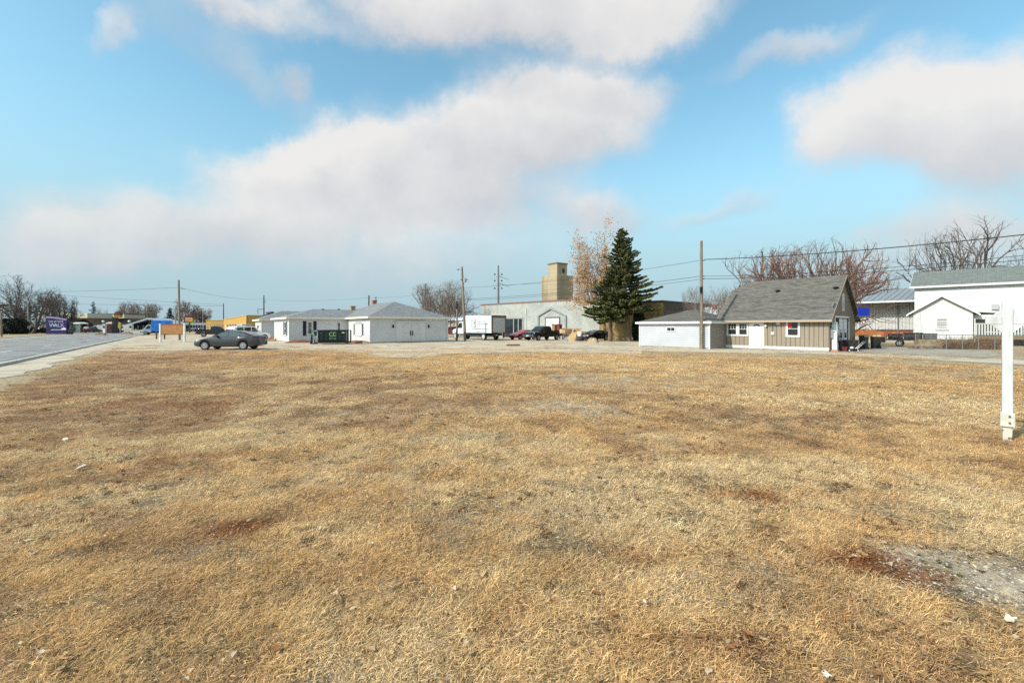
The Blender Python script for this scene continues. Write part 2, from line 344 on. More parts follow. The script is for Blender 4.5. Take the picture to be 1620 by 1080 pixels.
def lawn(x, y):
    """blade colour, soil colour, cover (0 bare .. 1 thick)"""
    x = np.asarray(x, float); y = np.asarray(y, float)
    n1 = fbm(x, y, 3.4, 1, 5, .6); n2 = fbm(x, y, .8, 11, 4); n3 = fbm(x, y, .33, 21, 3); n4 = fbm(x, y, 2.1, 31, 5, .6); n5 = fbm(x, y, 9.0, 41, 3)
    w = patch_w(x, y)
    left = sstep(2, -14, x + .15 * y)
    st = sstep(.31, .60, 0.34 * n1 + .31 * n2 + .35 * n3 + .26 * w['straw'] - .22 * w['brown'] - .11 * left + .04)
    C = {k: np.array(v) for k, v in COLS.items()}
    e = lambda a: a[..., None]
    blade = C['brown'] * e(1 - st) + (C['straw'] * e(1 - sstep(.5, .75, n5 * .5 + n2 * .5 + .3 * w['straw'])) + C['pale'] * e(sstep(.5, .75, n5 * .5 + n2 * .5 + .3 * w['straw']))) * e(st)
    ru = np.clip(sstep(.62, .76, fbm(x, y, .55, 71, 3)) * .42 * (.6 + .6 * left) + w['rust'], 0, 1)
    blade = blade * e(1 - ru) + C['rust'] * e(ru)
    ol = sstep(.62, .8, fbm(x, y, 1.7, 81, 4)) * .14 * sstep(9, 3, y)
    blade = blade * e(1 - ol) + C['olive'] * e(ol)
    bare = np.clip(sstep(.56, .72, n4) * .55 + w['sand'] + w['grey'] * .9 + w['gravel'] * 2 - .3 * w['straw'], 0, 1)
    soil = C['dark'] * e(1 - sstep(.35, .6, n3)) + C['grey'] * e(sstep(.35, .6, n3))
    soil = .55 * soil + .45 * blade * .75
    s1 = np.clip(bare, 0, 1); soil = soil * e(1 - s1) + C['grey'] * e(s1)
    s2 = np.clip(w['sand'], 0, 1) * .8; soil = soil * e(1 - s2) + C['sand'] * e(s2)
    s3 = np.clip(w['gravel'], 0, 1); soil = soil * e(1 - s3) + C['gravel'] * e(s3)
    s4 = np.clip(w['rust'], 0, 1) * .8; soil = soil * e(1 - s4) + C['rust'] * .6 * e(s4)
    cover = np.clip((1 - .8 * bare) * (.45 + .75 * st) + .35 * ru, .04, 1.1)
    gap = sstep(.44, .30, fbm(x, y, .22, 121, 3)) * .75; cover = cover * (1 - gap) * (1 - np.clip(w['gravel'] * 1.3, 0, 1)); soil = soil * e(1 - .55 * gap)
    return blade, soil, cover
def relief(x, y):
    m = sstep(34, 22, y) * lawn_mask(x, y, 1.0) * sstep(-3, 1, y)
    return m * ((fbm(x, y, 2.2, 201, 3) - .5) * .09 + (fbm(x, y, .5, 211, 3) - .5) * .05 - .012)

def ground_sheet():
    ys = [-60, -25, -10, -4, -1, 0, .6, 1.1]; y = 1.5
    while y < 70: ys.append(y); y *= 1.026
    while y < 9000: ys.append(y); y *= 1.16
    xs = [0]; x = 0
    while x < 7: x += .11; xs.append(x)
    while x < 60: x *= 1.035; xs.append(x)
    while x < 9000: x *= 1.2; xs.append(x)
    xs = np.array([-a for a in xs[:0:-1]] + xs); ys = np.array(ys)
    Xg, Yg = np.meshgrid(xs, ys); x = Xg.ravel(); y = Yg.ravel()
    z = relief(x, y)
    me = bpy.data.meshes.new('ground'); nx, ny = len(xs), len(ys)
    idx = (np.arange(ny - 1)[:, None] * nx + np.arange(nx - 1)[None, :]).ravel()
    faces = np.stack([idx, idx + 1, idx + nx + 1, idx + nx], 1)
    me.from_pydata(np.stack([x, y, z], 1).tolist(), [], faces.tolist())
    me.polygons.foreach_set('use_smooth', [True] * len(me.polygons))
    bl, so, cv = lawn(x, y)
    far = sstep(14, 36, y)[:, None]; c = so * (1 - far) + (so * .30 + bl * .70 * .86) * far
    m = lawn_mask(x, y, 1.2)[:, None]
    outside = np.array((.40, .315, .21)) * (.8 + .5 * fbm(x, y, 6, 301, 4)[:, None]) * np.ones((len(x), 3))
    c = c * m + outside * (1 - m)
    a = me.color_attributes.new('soil', 'FLOAT_COLOR', 'POINT')
    a.data.foreach_set('color', np.concatenate([c, np.ones((len(x), 1))], 1).astype(np.float32).ravel())
    mt = bpy.data.materials.new('dry_turf_soil'); mt.use_nodes = True; nt = mt.node_tree; N, L = nt.nodes.new, nt.links.new
    b = nt.nodes['Principled BSDF']; b.inputs['Roughness'].default_value = .95; b.inputs['Specular IOR Level'].default_value = .1
    at_ = N('ShaderNodeAttribute'); at_.attribute_name = 'soil'
    geo = N('ShaderNodeNewGeometry')
    mp = N('ShaderNodeMapping'); mp.inputs['Scale'].default_value = (1, 1, 1); L(geo.outputs['Position'], mp.inputs[0])
    n1 = N('ShaderNodeTexNoise'); n1.inputs['Scale'].default_value = 9; n1.inputs['Detail'].default_value = 9; n1.inputs['Roughness'].default_value = .75; L(mp.outputs[0], n1.inputs['Vector'])
    r = N('ShaderNodeValToRGB'); r.color_ramp.elements[0].position = .36; r.color_ramp.elements[0].color = (.42, .38, .36, 1); r.color_ramp.elements[1].position = .66; r.color_ramp.elements[1].color = (1.45, 1.42, 1.34, 1)
    L(n1.outputs[0], r.inputs[0])
    mx = N('ShaderNodeMix'); mx.data_type = 'RGBA'; mx.blend_type = 'MULTIPLY'; mx.inputs[0].default_value = 1; L(at_.outputs['Color'], mx.inputs[6]); L(r.outputs[0], mx.inputs[7])
    n2 = N('ShaderNodeTexNoise'); n2.inputs['Scale'].default_value = 1.1; n2.inputs['Detail'].default_value = 6; n2.inputs['Roughness'].default_value = .7; L(mp.outputs[0], n2.inputs['Vector'])
    r2 = N('ShaderNodeMapRange'); r2.inputs[1].default_value = .3; r2.inputs[2].default_value = .7; r2.inputs[3].default_value = .72; r2.inputs[4].default_value = 1.2; L(n2.outputs[0], r2.inputs[0])
    mx2 = N('ShaderNodeMix'); mx2.data_type = 'RGBA'; mx2.blend_type = 'MULTIPLY'; mx2.inputs[0].default_value = 1; L(mx.outputs[2], mx2.inputs[6]); L(r2.outputs[0], mx2.inputs[7])
    L(mx2.outputs[2], b.inputs['Base Color'])
    bp = N('ShaderNodeBump'); bp.inputs['Strength'].default_value = .9; bp.inputs['Distance'].default_value = .03; L(n1.outputs[0], bp.inputs['Height']); L(bp.outputs[0], b.inputs['Normal'])
    me.materials.append(mt); tag(link('ground', me), 'dry brown winter ground of the vacant lot', kind='structure')
ground_sheet()

# ------------------------------------------------------------------ road, kerbs, pavement, lot, alley
def paved(name, c, c2, c3, scale=.5, crack=.5, bump=.25, agg=.25):
    m = bpy.data.materials.new(name); m.use_nodes = True; nt = m.node_tree; N, L = nt.nodes.new, nt.links.new
    b = nt.nodes['Principled BSDF']; b.inputs['Roughness'].default_value = .9; b.inputs['Specular IOR Level'].default_value = .2
    geo = N('ShaderNodeNewGeometry')
    n1 = N('ShaderNodeTexNoise'); n1.inputs['Scale'].default_value = scale; n1.inputs['Detail'].default_value = 8; n1.inputs['Roughness'].default_value = .65; L(geo.outputs['Position'], n1.inputs['Vector'])
    r = N('ShaderNodeValToRGB'); r.color_ramp.elements[0].position = .32; r.color_ramp.elements[0].color = (*c, 1); r.color_ramp.elements[1].position = .68; r.color_ramp.elements[1].color = (*c2, 1); L(n1.outputs[0], r.inputs[0])
    v = N('ShaderNodeTexVoronoi'); v.feature = 'DISTANCE_TO_EDGE'; v.inputs['Scale'].default_value = .28
    wn = N('ShaderNodeTexNoise'); wn.inputs['Scale'].default_value = 1.5; wn.inputs['Detail'].default_value = 5; L(geo.outputs['Position'], wn.inputs['Vector'])
    ma = N('ShaderNodeVectorMath'); ma.operation = 'MULTIPLY_ADD'; L(wn.outputs['Color'], ma.inputs[0]); ma.inputs[1].default_value = (.9, .9, 0); L(geo.outputs['Position'], ma.inputs[2]); L(ma.outputs[0], v.inputs['Vector'])
    cr = N('ShaderNodeMapRange'); cr.inputs[1].default_value = .05; cr.inputs[2].default_value = .012; cr.inputs[3].default_value = 0; cr.inputs[4].default_value = crack; L(v.outputs[0], cr.inputs[0])
    mx = N('ShaderNodeMix'); mx.data_type = 'RGBA'; L(cr.outputs[0], mx.inputs[0]); L(r.outputs[0], mx.inputs[6]); mx.inputs[7].default_value = (*c3, 1)
    n3 = N('ShaderNodeTexNoise'); n3.inputs['Scale'].default_value = 26; n3.inputs['Detail'].default_value = 4; L(geo.outputs['Position'], n3.inputs['Vector'])
    r3 = N('ShaderNodeMapRange'); r3.inputs[1].default_value = .3; r3.inputs[2].default_value = .7; r3.inputs[3].default_value = 1 - agg; r3.inputs[4].default_value = 1 + agg; L(n3.outputs[0], r3.inputs[0])
    mx2 = N('ShaderNodeMix'); mx2.data_type = 'RGBA'; mx2.blend_type = 'MULTIPLY'; mx2.inputs[0].default_value = 1; L(mx.outputs[2], mx2.inputs[6]); L(r3.outputs[0], mx2.inputs[7])
    L(mx2.outputs[2], b.inputs['Base Color'])
    bp = N('ShaderNodeBump'); bp.inputs['Strength'].default_value = bump; bp.inputs['Distance'].default_value = .02; L(n3.outputs[0], bp.inputs['Height']); L(bp.outputs[0], b.inputs['Normal'])
    return m
ASPHALT = paved('worn_asphalt', (.215, .21, .205), (.325, .315, .30), (.10, .10, .10), .35, .7)
PAVE = paved('dusty_concrete', (.42, .345, .255), (.59, .495, .385), (.24, .19, .13), .45, .6)
LOTM = paved('sandy_lot', (.38, .295, .20), (.60, .49, .365), (.27, .21, .14), .33, .55, agg=.3)
DRIVE = paved('grey_gravel_drive', (.29, .25, .20), (.41, .36, .29), (.18, .15, .12), .5, .35, agg=.35)
KERBM = mat('kerb_concrete', srgb(206, 200, 188), .85, c2=srgb(178, 170, 155), scale=2)
def sheet(name, pts, z, m, label):
    mb = MB(); mb.poly([(p[0], p[1], z) for p in pts]); o = mb.build(name, m, recalc=False)
    bm = bmesh.new(); bm.from_mesh(o.data); bmesh.ops.triangulate(bm, faces=bm.faces)
    for f in bm.faces:
        if f.normal.z < 0: f.normal_flip()
    bm.to_mesh(o.data); bm.free()
    return tag(o, label, kind='structure')
sheet('road', [road_pt(KERB + .02, -40), road_pt(FAR_KERB, -40), road_pt(FAR_KERB, 420), road_pt(KERB + .02, 420)], .010, ASPHALT, 'worn grey asphalt road running off to the left')
# pavement strip between kerb and lawn, with a ragged lawn edge
pp = [road_pt(KERB - .2, -40)]
pp = [road_pt(KERB - .2, s) for s in (95, -40)]
for s in np.arange(-40, 36, .25): pp.append(road_pt(WALK + .5 + (float(fbm(s, 3.3, 1.6, 5, 4)) - .5) * 1.3, s))
pp += [road_pt(WALK + .5, 36), road_pt(WALK + .5, 95)]
sheet('pavement', pp, .014, PAVE, 'dusty concrete pavement strip beside the kerb')
for name, off, lab in (('kerb', KERB, 'pale concrete kerb along the lawn side of the road'), ('far_kerb', FAR_KERB, 'pale concrete kerb on the far side of the road')):
    mb = MB()
    sg = -1 if off == KERB else 1
    segs = np.arange(-40, 320, 3.0)
    if off == KERB: segs = [s for s in segs if s < 96 or s > 118]
    for s in segs:
        a, b_ = sorted((off, off + sg * .18))
        mb.add([road_pt(a, s + .02, 0), road_pt(b_, s + .02, 0), road_pt(b_, s + 2.98, 0), road_pt(a, s + 2.98, 0), road_pt(a, s + .02, .13), road_pt(b_, s + .02, .13), road_pt(b_, s + 2.98, .13), road_pt(a, s + 2.98, .13)],
               [(0,3,2,1),(4,5,6,7),(0,1,5,4),(1,2,6,5),(2,3,7,6),(3,0,4,7)])
    tag(mb.build(name, KERBM), lab, kind='structure')
gut = sheet('gutter', [road_pt(FAR_KERB - 1.6, -40), road_pt(FAR_KERB - .02, -40), road_pt(FAR_KERB - .02, 300), road_pt(FAR_KERB - 1.6, 300)], .015, PAVE, 'light concrete gutter strip by the far kerb')
PAINT = mat('road_paint', (.72, .71, .68), .7, c2=(.5, .49, .46), scale=4)
YPAINT = mat('yellow_road_paint', (.62, .42, .10), .7, c2=(.45, .32, .12), scale=4)
mk = MB()
for s in np.arange(33.6, 220, 12.0): mk.poly([road_pt(9.85, s, .0145), road_pt(9.85, s + 3, .0145), road_pt(10.0, s + 3, .0145), road_pt(10.0, s, .0145)])
for s in np.arange(30, 220, 12.0): mk.poly([road_pt(17.3, s, .0145), road_pt(17.3, s + 3, .0145), road_pt(17.45, s + 3, .0145), road_pt(17.45, s, .0145)])
tag(mk.build('lane_marking', PAINT), 'broken white lane lines on the road', kind='structure')
mk = MB()
for o_ in (13.6, 13.85): mk.poly([road_pt(o_, 10, .0145), road_pt(o_, 260, .0145), road_pt(o_ + .1, 260, .0145), road_pt(o_ + .1, 10, .0145)])
tag(mk.build('centre_line', YPAINT), 'faded double yellow centre line of the road', kind='structure')

# the sandy lot in front of the buildings: ragged near edge
pts = []
for px in np.arange(60, 1016, 5.0):
    py = np.interp(px, EDGE_PX, EDGE_PY); p = G(px, py)
    p = p * (1 + (float(fbm(p.x, p.y, 1.6, 15, 5, .65)) - .5) * .17)
    if RN.x * p.x + RN.y * p.y < WALK + .45: pts.append((p.x, p.y))
far_pts = [tuple(at(1016, 60)[:2]), tuple(at(960, 110)[:2]), tuple(at(480, 130)[:2]), road_pt(KERB - .2, 118)[:2], road_pt(KERB - .2, 96)[:2], road_pt(WALK + .48, 95)[:2], road_pt(WALK + .48, 37)[:2]]
sheet('sandy_lot', pts + far_pts, .008, LOTM, 'pale sandy concrete lot in front of the white house')
# alley past the garage and the tan house
al = []; al2 = []
for px in np.arange(880, 2300, 8.0):
    yn = np.interp(px, [880, 1010, 1311, 1620, 2300], [548, 555.5, 560.5, 578, 617]); yf = np.interp(px, [880, 1010, 1141, 1311, 1450, 1620, 2300], [544, 549, 552, 556.3, 562, 570, 603])
    a = G(px, yn); b_ = G(px, yf)
    al.append(tuple((a * (1 + (float(fbm(a.x, a.y, 1.1, 25, 4, .6)) - .5) * .035))[:2])); al2.append(tuple(b_[:2]))
sheet('alley', al + al2[::-1], .0125, PAVE, 'pale concrete alley running past the garage and the tan house')
sheet('gravel_drive', [tuple(G(1318, 556.4)[:2]), tuple(G(1450, 561.6)[:2]), tuple(G(1560, 566)[:2]), tuple(G(1585, 562)[:2]), tuple(G(1560, 554)[:2]), tuple(G(1440, 551)[:2]), tuple(G(1352, 545)[:2]), tuple(G(1330, 550)[:2])], .0165, DRIVE, 'grey gravel drive beside the tan house')

# ------------------------------------------------------------------ dry grass, leaf litter, gravel (stuff)
def blade_tuft(name, n, rad, lmin, lmax, wid, seed, lie=.5):
    r = np.random.default_rng(seed); vs = []; fs = []
    for i in range(n):
        a = r.uniform(0, 2 * math.pi); d = rad * math.sqrt(r.uniform()); bx, by = d * math.cos(a), d * math.sin(a)
        az = r.uniform(0, 2 * math.pi); ln = r.uniform(lmin, lmax); w = wid * r.uniform(.6, 1.25)
        el = R(r.uniform(-4, 22)) if lie >= 1 else (R(r.uniform(8, 70)) if r.uniform() < lie else R(r.uniform(40, 85))); bend = R(r.uniform(10, 90)); tw = R(r.uniform(-60, 60))
        p = np.array([bx, by, r.uniform(-.006, .012)]); o = len(vs); ns = 3
        for k in range(ns + 1):
            t = k / ns; e = el - bend * t; az2 = az + tw * t
            hw = w * .5 * (1 - t ** 1.6)
            sx, sy = -math.sin(az2), math.cos(az2)
            if k < ns: vs += [(p[0] - sx * hw, p[1] - sy * hw, max(p[2], -.01)), (p[0] + sx * hw, p[1] + sy * hw, max(p[2], -.01) + w * .35)]
            else: vs.append((p[0], p[1], max(p[2], -.008)))
            st = ln / ns; p = p + np.array([math.cos(az2) * math.cos(e), math.sin(az2) * math.cos(e), math.sin(e)]) * st
        for k in range(ns - 1): fs.append((o + 2 * k, o + 2 * k + 1, o + 2 * k + 3, o + 2 * k + 2))
        fs.append((o + 2 * ns - 2, o + 2 * ns - 1, o + 2 * ns))
    me = bpy.data.meshes.new(name); me.from_pydata(vs, [], fs); me.polygons.foreach_set('use_smooth', [True] * len(fs))
    return bpy.data.objects.new(name, me)
def grass_material():
    m = bpy.data.materials.new('dry_grass_blades'); m.use_nodes = True; nt = m.node_tree; N, L = nt.nodes.new, nt.links.new
    b = nt.nodes['Principled BSDF']; b.inputs['Roughness'].default_value = .75; b.inputs['Specular IOR Level'].default_value = .2
    a = N('ShaderNodeAttribute'); a.attribute_type = 'INSTANCER'; a.attribute_name = 'tint'
    g = N('ShaderNodeNewGeometry'); oi = N('ShaderNodeObjectInfo')
    ad = N('ShaderNodeMath'); ad.operation = 'ADD'; L(g.outputs['Random Per Island'], ad.inputs[0]); L(oi.outputs['Random'], ad.inputs[1])
    fr = N('ShaderNodeMath'); fr.operation = 'FRACT'; L(ad.outputs[0], fr.inputs[0])
    r = N('ShaderNodeValToRGB'); cr = r.color_ramp; cr.elements[0].position = 0; cr.elements[0].color = (.40, .36, .33, 1); cr.elements[1].position = 1; cr.elements[1].color = (1.38, 1.36, 1.30, 1)
    k = cr.elements.new(.45); k.color = (.92, .90, .84, 1); k = cr.elements.new(.85); k.color = (1.15, 1.10, .96, 1); L(fr.outputs[0], r.inputs[0])
    mx = N('ShaderNodeMix'); mx.data_type = 'RGBA'; mx.blend_type = 'MULTIPLY'; mx.inputs[0].default_value = 1; L(a.outputs['Color'], mx.inputs[6]); L(r.outputs[0], mx.inputs[7])
    L(mx.outputs[2], b.inputs['Base Color'])
    tr = N('ShaderNodeBsdfTranslucent'); L(mx.outputs[2], tr.inputs['Color']); ms = N('ShaderNodeMixShader'); ms.inputs[0].default_value = .25
    L(b.outputs[0], ms.inputs[1]); L(tr.outputs[0], ms.inputs[2]); L(ms.outputs[0], nt.nodes['Material Output'].inputs['Surface'])
    return m
def scatter(name, label, cat, protos, pos, rot, scl, idx, tint, m):
    me = bpy.data.meshes.new(name); me.from_pydata(pos.tolist(), [], [])
    def attr(n, t, d, key):
        a = me.attributes.new(n, t, 'POINT'); a.data.foreach_set(key, np.asarray(d, np.float32 if t != 'INT' else np.int32).ravel())
    attr('rot', 'FLOAT_VECTOR', rot, 'vector'); attr('scl', 'FLOAT_VECTOR', scl, 'vector'); attr('idx', 'INT', idx, 'value')
    attr('tint', 'FLOAT_COLOR', np.concatenate([tint, np.ones((len(tint), 1))], 1), 'color')
    coll = bpy.data.collections.new(name + '_pieces')
    for p in protos: p.data.materials.append(m); coll.objects.link(p)
    o = link(name, me); ng = bpy.data.node_groups.new(name, 'GeometryNodeTree')
    ng.interface.new_socket('Geometry', in_out='INPUT', socket_type='NodeSocketGeometry'); ng.interface.new_socket('Geometry', in_out='OUTPUT', socket_type='NodeSocketGeometry')
    N, L = ng.nodes.new, ng.links.new; gi = N('NodeGroupInput'); go = N('NodeGroupOutput')
    ci = N('GeometryNodeCollectionInfo'); ci.inputs['Collection'].default_value = coll; ci.inputs['Separate Children'].default_value = True; ci.inputs['Reset Children'].default_value = True
    ip = N('GeometryNodeInstanceOnPoints'); ip.inputs['Pick Instance'].default_value = True
    def na(n, t):
        a = N('GeometryNodeInputNamedAttribute'); a.data_type = t; a.inputs['Name'].default_value = n; return a.outputs['Attribute']
    L(gi.outputs[0], ip.inputs['Points']); L(ci.outputs[0], ip.inputs['Instance']); L(na('idx', 'INT'), ip.inputs['Instance Index'])
    L(na('rot', 'FLOAT_VECTOR'), ip.inputs['Rotation']); L(na('scl', 'FLOAT_VECTOR'), ip.inputs['Scale']); L(ip.outputs[0], go.inputs[0])
    md = o.modifiers.new('scatter', 'NODES'); md.node_group = ng
    return tag(o, label, cat, kind='stuff')
def scatter_grass():
    zones = [(1.2, 4.0, 400, .75, 1.10, 0), (4.0, 8.0, 240, .80, 1.15, 0), (8.0, 15.0, 85, .95, 1.3, 3), (15.0, 26.0, 30, 1.2, 1.8, 3), (26.0, 41.0, 12, 1.5, 2.2, 3)]
    P, S, I, T, RO = [], [], [], [], []
    for (y0, y1, dens, s0, s1, base) in zones:
        w0, w1 = 1.2 * y0 + 2.2, 1.2 * y1 + 2.2
        n = int((w0 + w1) * (y1 - y0) * dens)
        y = rng.uniform(y0, y1, n); x = rng.uniform(-w1, w1, n); k = np.abs(x) < 1.2 * y + 2.2; x, y = x[k], y[k]
        bl, so, cv = lawn(x, y); m = lawn_mask(x, y, .5)
        k = rng.uniform(0, 1, len(x)) < cv * m; x, y, bl, cv = x[k], y[k], bl[k], cv[k]
        lum = rng.normal(1, .13, len(x))[:, None]
        P.append(np.stack([x, y, relief(x, y) - .004], 1)); T.append(np.clip(bl * lum, .02, 1)); I.append(base + rng.integers(0, 3, len(x)))
        s = rng.uniform(s0, s1, len(x)) * (.7 + .3 * cv); S.append(np.stack([s, s, s * rng.uniform(.45, .9, len(x)) * (1 if base == 0 else .6)], 1))
        RO.append(np.stack([rng.normal(0, .12, len(x)), rng.normal(0, .12, len(x)), rng.uniform(0, 6.283, len(x))], 1))
    # thatch: short flat fragments everywhere, bare ground included
    for (y0, y1, dens, s0, s1) in ((1.2, 4.5, 230, .8, 1.2), (4.5, 9, 110, 1.0, 1.5), (9, 18, 30, 1.5, 2.3), (18, 40, 7, 2.4, 3.6)):
        w1 = 1.2 * y1 + 2.2; n = int(2 * w1 * (y1 - y0) * dens); y = rng.uniform(y0, y1, n); x = rng.uniform(-w1, w1, n); k = np.abs(x) < 1.2 * y + 2.2; x, y = x[k], y[k]
        bl, so, cv = lawn(x, y); m = lawn_mask(x, y, .5); gr = patch_w(x, y)['gravel']; k = (rng.uniform(0, 1, len(x)) < .9 * m) & (rng.uniform(0, 1, len(x)) > gr * .75); x, y, bl, so = x[k], y[k], bl[k], so[k]
        mixf = rng.uniform(.15, 1, len(x))[:, None]; tn = (bl * .85 * mixf + (so * 1.1) * (1 - mixf)) * rng.normal(1, .2, len(x))[:, None]
        P.append(np.stack([x, y, relief(x, y) + .001], 1)); T.append(np.clip(tn, .02, 1)); I.append(6 + rng.integers(0, 2, len(x))); s = rng.uniform(s0, s1, len(x)); S.append(np.stack([s, s, s * .8], 1))
        RO.append(np.stack([rng.normal(0, .08, len(x)), rng.normal(0, .08, len(x)), rng.uniform(0, 6.283, len(x))], 1))
    # withered broad-leaved weeds
    n = 1900; y = 1.6 * (30 / 1.6) ** rng.uniform(0, 1, n) ** .8; x = rng.uniform(-1.15, 1.15, n) * y; k = (lawn_mask(x, y) > .6) & (fbm(x, y, 2.5, 141, 3) > .47) & (patch_w(x, y)['gravel'] < .3); x, y = x[k], y[k]
    wc = np.array([(.26, .17, .10), (.20, .15, .08), (.34, .24, .15), (.22, .11, .06)])[rng.integers(0, 4, len(x))] * rng.uniform(.8, 1.3, len(x))[:, None]
    P.append(np.stack([x, y, relief(x, y)], 1)); T.append(wc); I.append(np.full(len(x), 8)); s = rng.uniform(.28, .68, len(x)) * (1 + .03 * y); S.append(np.stack([s, s, s * .8], 1)); RO.append(np.stack([rng.normal(0, .15, len(x)), rng.normal(0, .15, len(x)), rng.uniform(0, 6.283, len(x))], 1))
    # a little green at the gravel
    c_ = G(1530, 895); n = 70; x = c_.x + rng.normal(0, .45, n); y = c_.y + rng.normal(0, .35, n); k = patch_w(x, y)['gravel'] > .15; x, y = x[k], y[k]
    P.append(np.stack([x, y, relief(x, y)], 1)); T.append(np.array((.11, .115, .04)) * rng.uniform(.7, 1.3, (len(x), 1))); I.append(np.full(len(x), 8)); s = rng.uniform(.15, .36, len(x)); S.append(np.stack([s, s, s * .6], 1)); RO.append(np.stack([rng.normal(0, .15, len(x)), rng.normal(0, .15, len(x)), rng.uniform(0, 6.283, len(x))], 1))
    # dry tufts creeping into the lot
    n = 30000; y = rng.uniform(24, 50, n); x = rng.uniform(-34, 26, n); off = RN.x * x + RN.y * y; e_ = y - lawn_edge_Y(x, y); f = fbm(x * .45, y * 1.3, 1.7, 151, 4, .6)
    k = (e_ > -.5) & (e_ < 12) & (off < WALK) & (f > .46 + .018 * e_) & (rng.uniform(0, 1, n) < .8); x, y = x[k], y[k]; bl, so, cv = lawn(x, y)
    P.append(np.stack([x, y, np.full(len(x), .006)], 1)); T.append(bl * rng.normal(.9, .15, len(x))[:, None]); I.append(3 + rng.integers(0, 3, len(x))); s = rng.uniform(.9, 1.7, len(x)); S.append(np.stack([s, s, s * .35], 1)); RO.append(np.stack([rng.normal(0, .1, len(x)), rng.normal(0, .1, len(x)), rng.uniform(0, 6.283, len(x))], 1))
    protos = [blade_tuft('tuft_a', 58, .12, .03, .085, .0030, 1, .85), blade_tuft('tuft_b', 54, .13, .025, .075, .0033, 2, .93), blade_tuft('tuft_c', 60, .10, .035, .11, .0027, 3, .7),
              blade_tuft('tuft_d', 52, .17, .035, .09, .0062, 4, .85), blade_tuft('tuft_e', 48, .19, .035, .08, .0070, 5, .93), blade_tuft('tuft_f', 56, .15, .035, .10, .0058, 6, .8),
              blade_tuft('tuft_g', 46, .13, .012, .045, .0045, 7, 1.0), blade_tuft('tuft_h', 40, .14, .01, .05, .0055, 8, 1.0), blade_tuft('tuft_i', 22, .05, .04, .10, .018, 9, .9)]
    P = np.concatenate(P); print('tufts', len(P))
    scatter('dry_grass', 'short matted straw-coloured grass covering the vacant lot', 'grass', protos, P, np.concatenate(RO), np.concatenate(S), np.concatenate(I), np.concatenate(T), grass_material())
scatter_grass()
def vcol_material(name, attr, rough=.8, var=.25, scale=40):
    m = bpy.data.materials.new(name); m.use_nodes = True; nt = m.node_tree; N, L = nt.nodes.new, nt.links.new
    b = nt.nodes['Principled BSDF']; b.inputs['Roughness'].default_value = rough; b.inputs['Specular IOR Level'].default_value = .2
    a = N('ShaderNodeAttribute'); a.attribute_name = attr; tc = N('ShaderNodeTexCoord'); n = N('ShaderNodeTexNoise'); n.inputs['Scale'].default_value = scale; n.inputs['Detail'].default_value = 3; L(tc.outputs['Object'], n.inputs['Vector'])
    r = N('ShaderNodeMapRange'); r.inputs[3].default_value = 1 - var; r.inputs[4].default_value = 1 + var; L(n.outputs[0], r.inputs[0])
    mx = N('ShaderNodeMix'); mx.data_type = 'RGBA'; mx.blend_type = 'MULTIPLY'; mx.inputs[0].default_value = 1; L(a.outputs['Color'], mx.inputs[6]); L(r.outputs[0], mx.inputs[7]); L(mx.outputs[2], b.inputs['Base Color'])
    return m
def bulk(name, V, Fc, cols, m, label, cat):
    me = bpy.data.meshes.new(name); me.from_pydata(V.reshape(-1, 3).tolist(), [], Fc); me.polygons.foreach_set('use_smooth', [True] * len(Fc))
    a = me.color_attributes.new('tone', 'FLOAT_COLOR', 'POINT'); a.data.foreach_set('color', np.concatenate([cols, np.ones((len(cols), 1))], 1).astype(np.float32).ravel())
    me.materials.append(m); return tag(link(name, me), label, cat, kind='stuff')
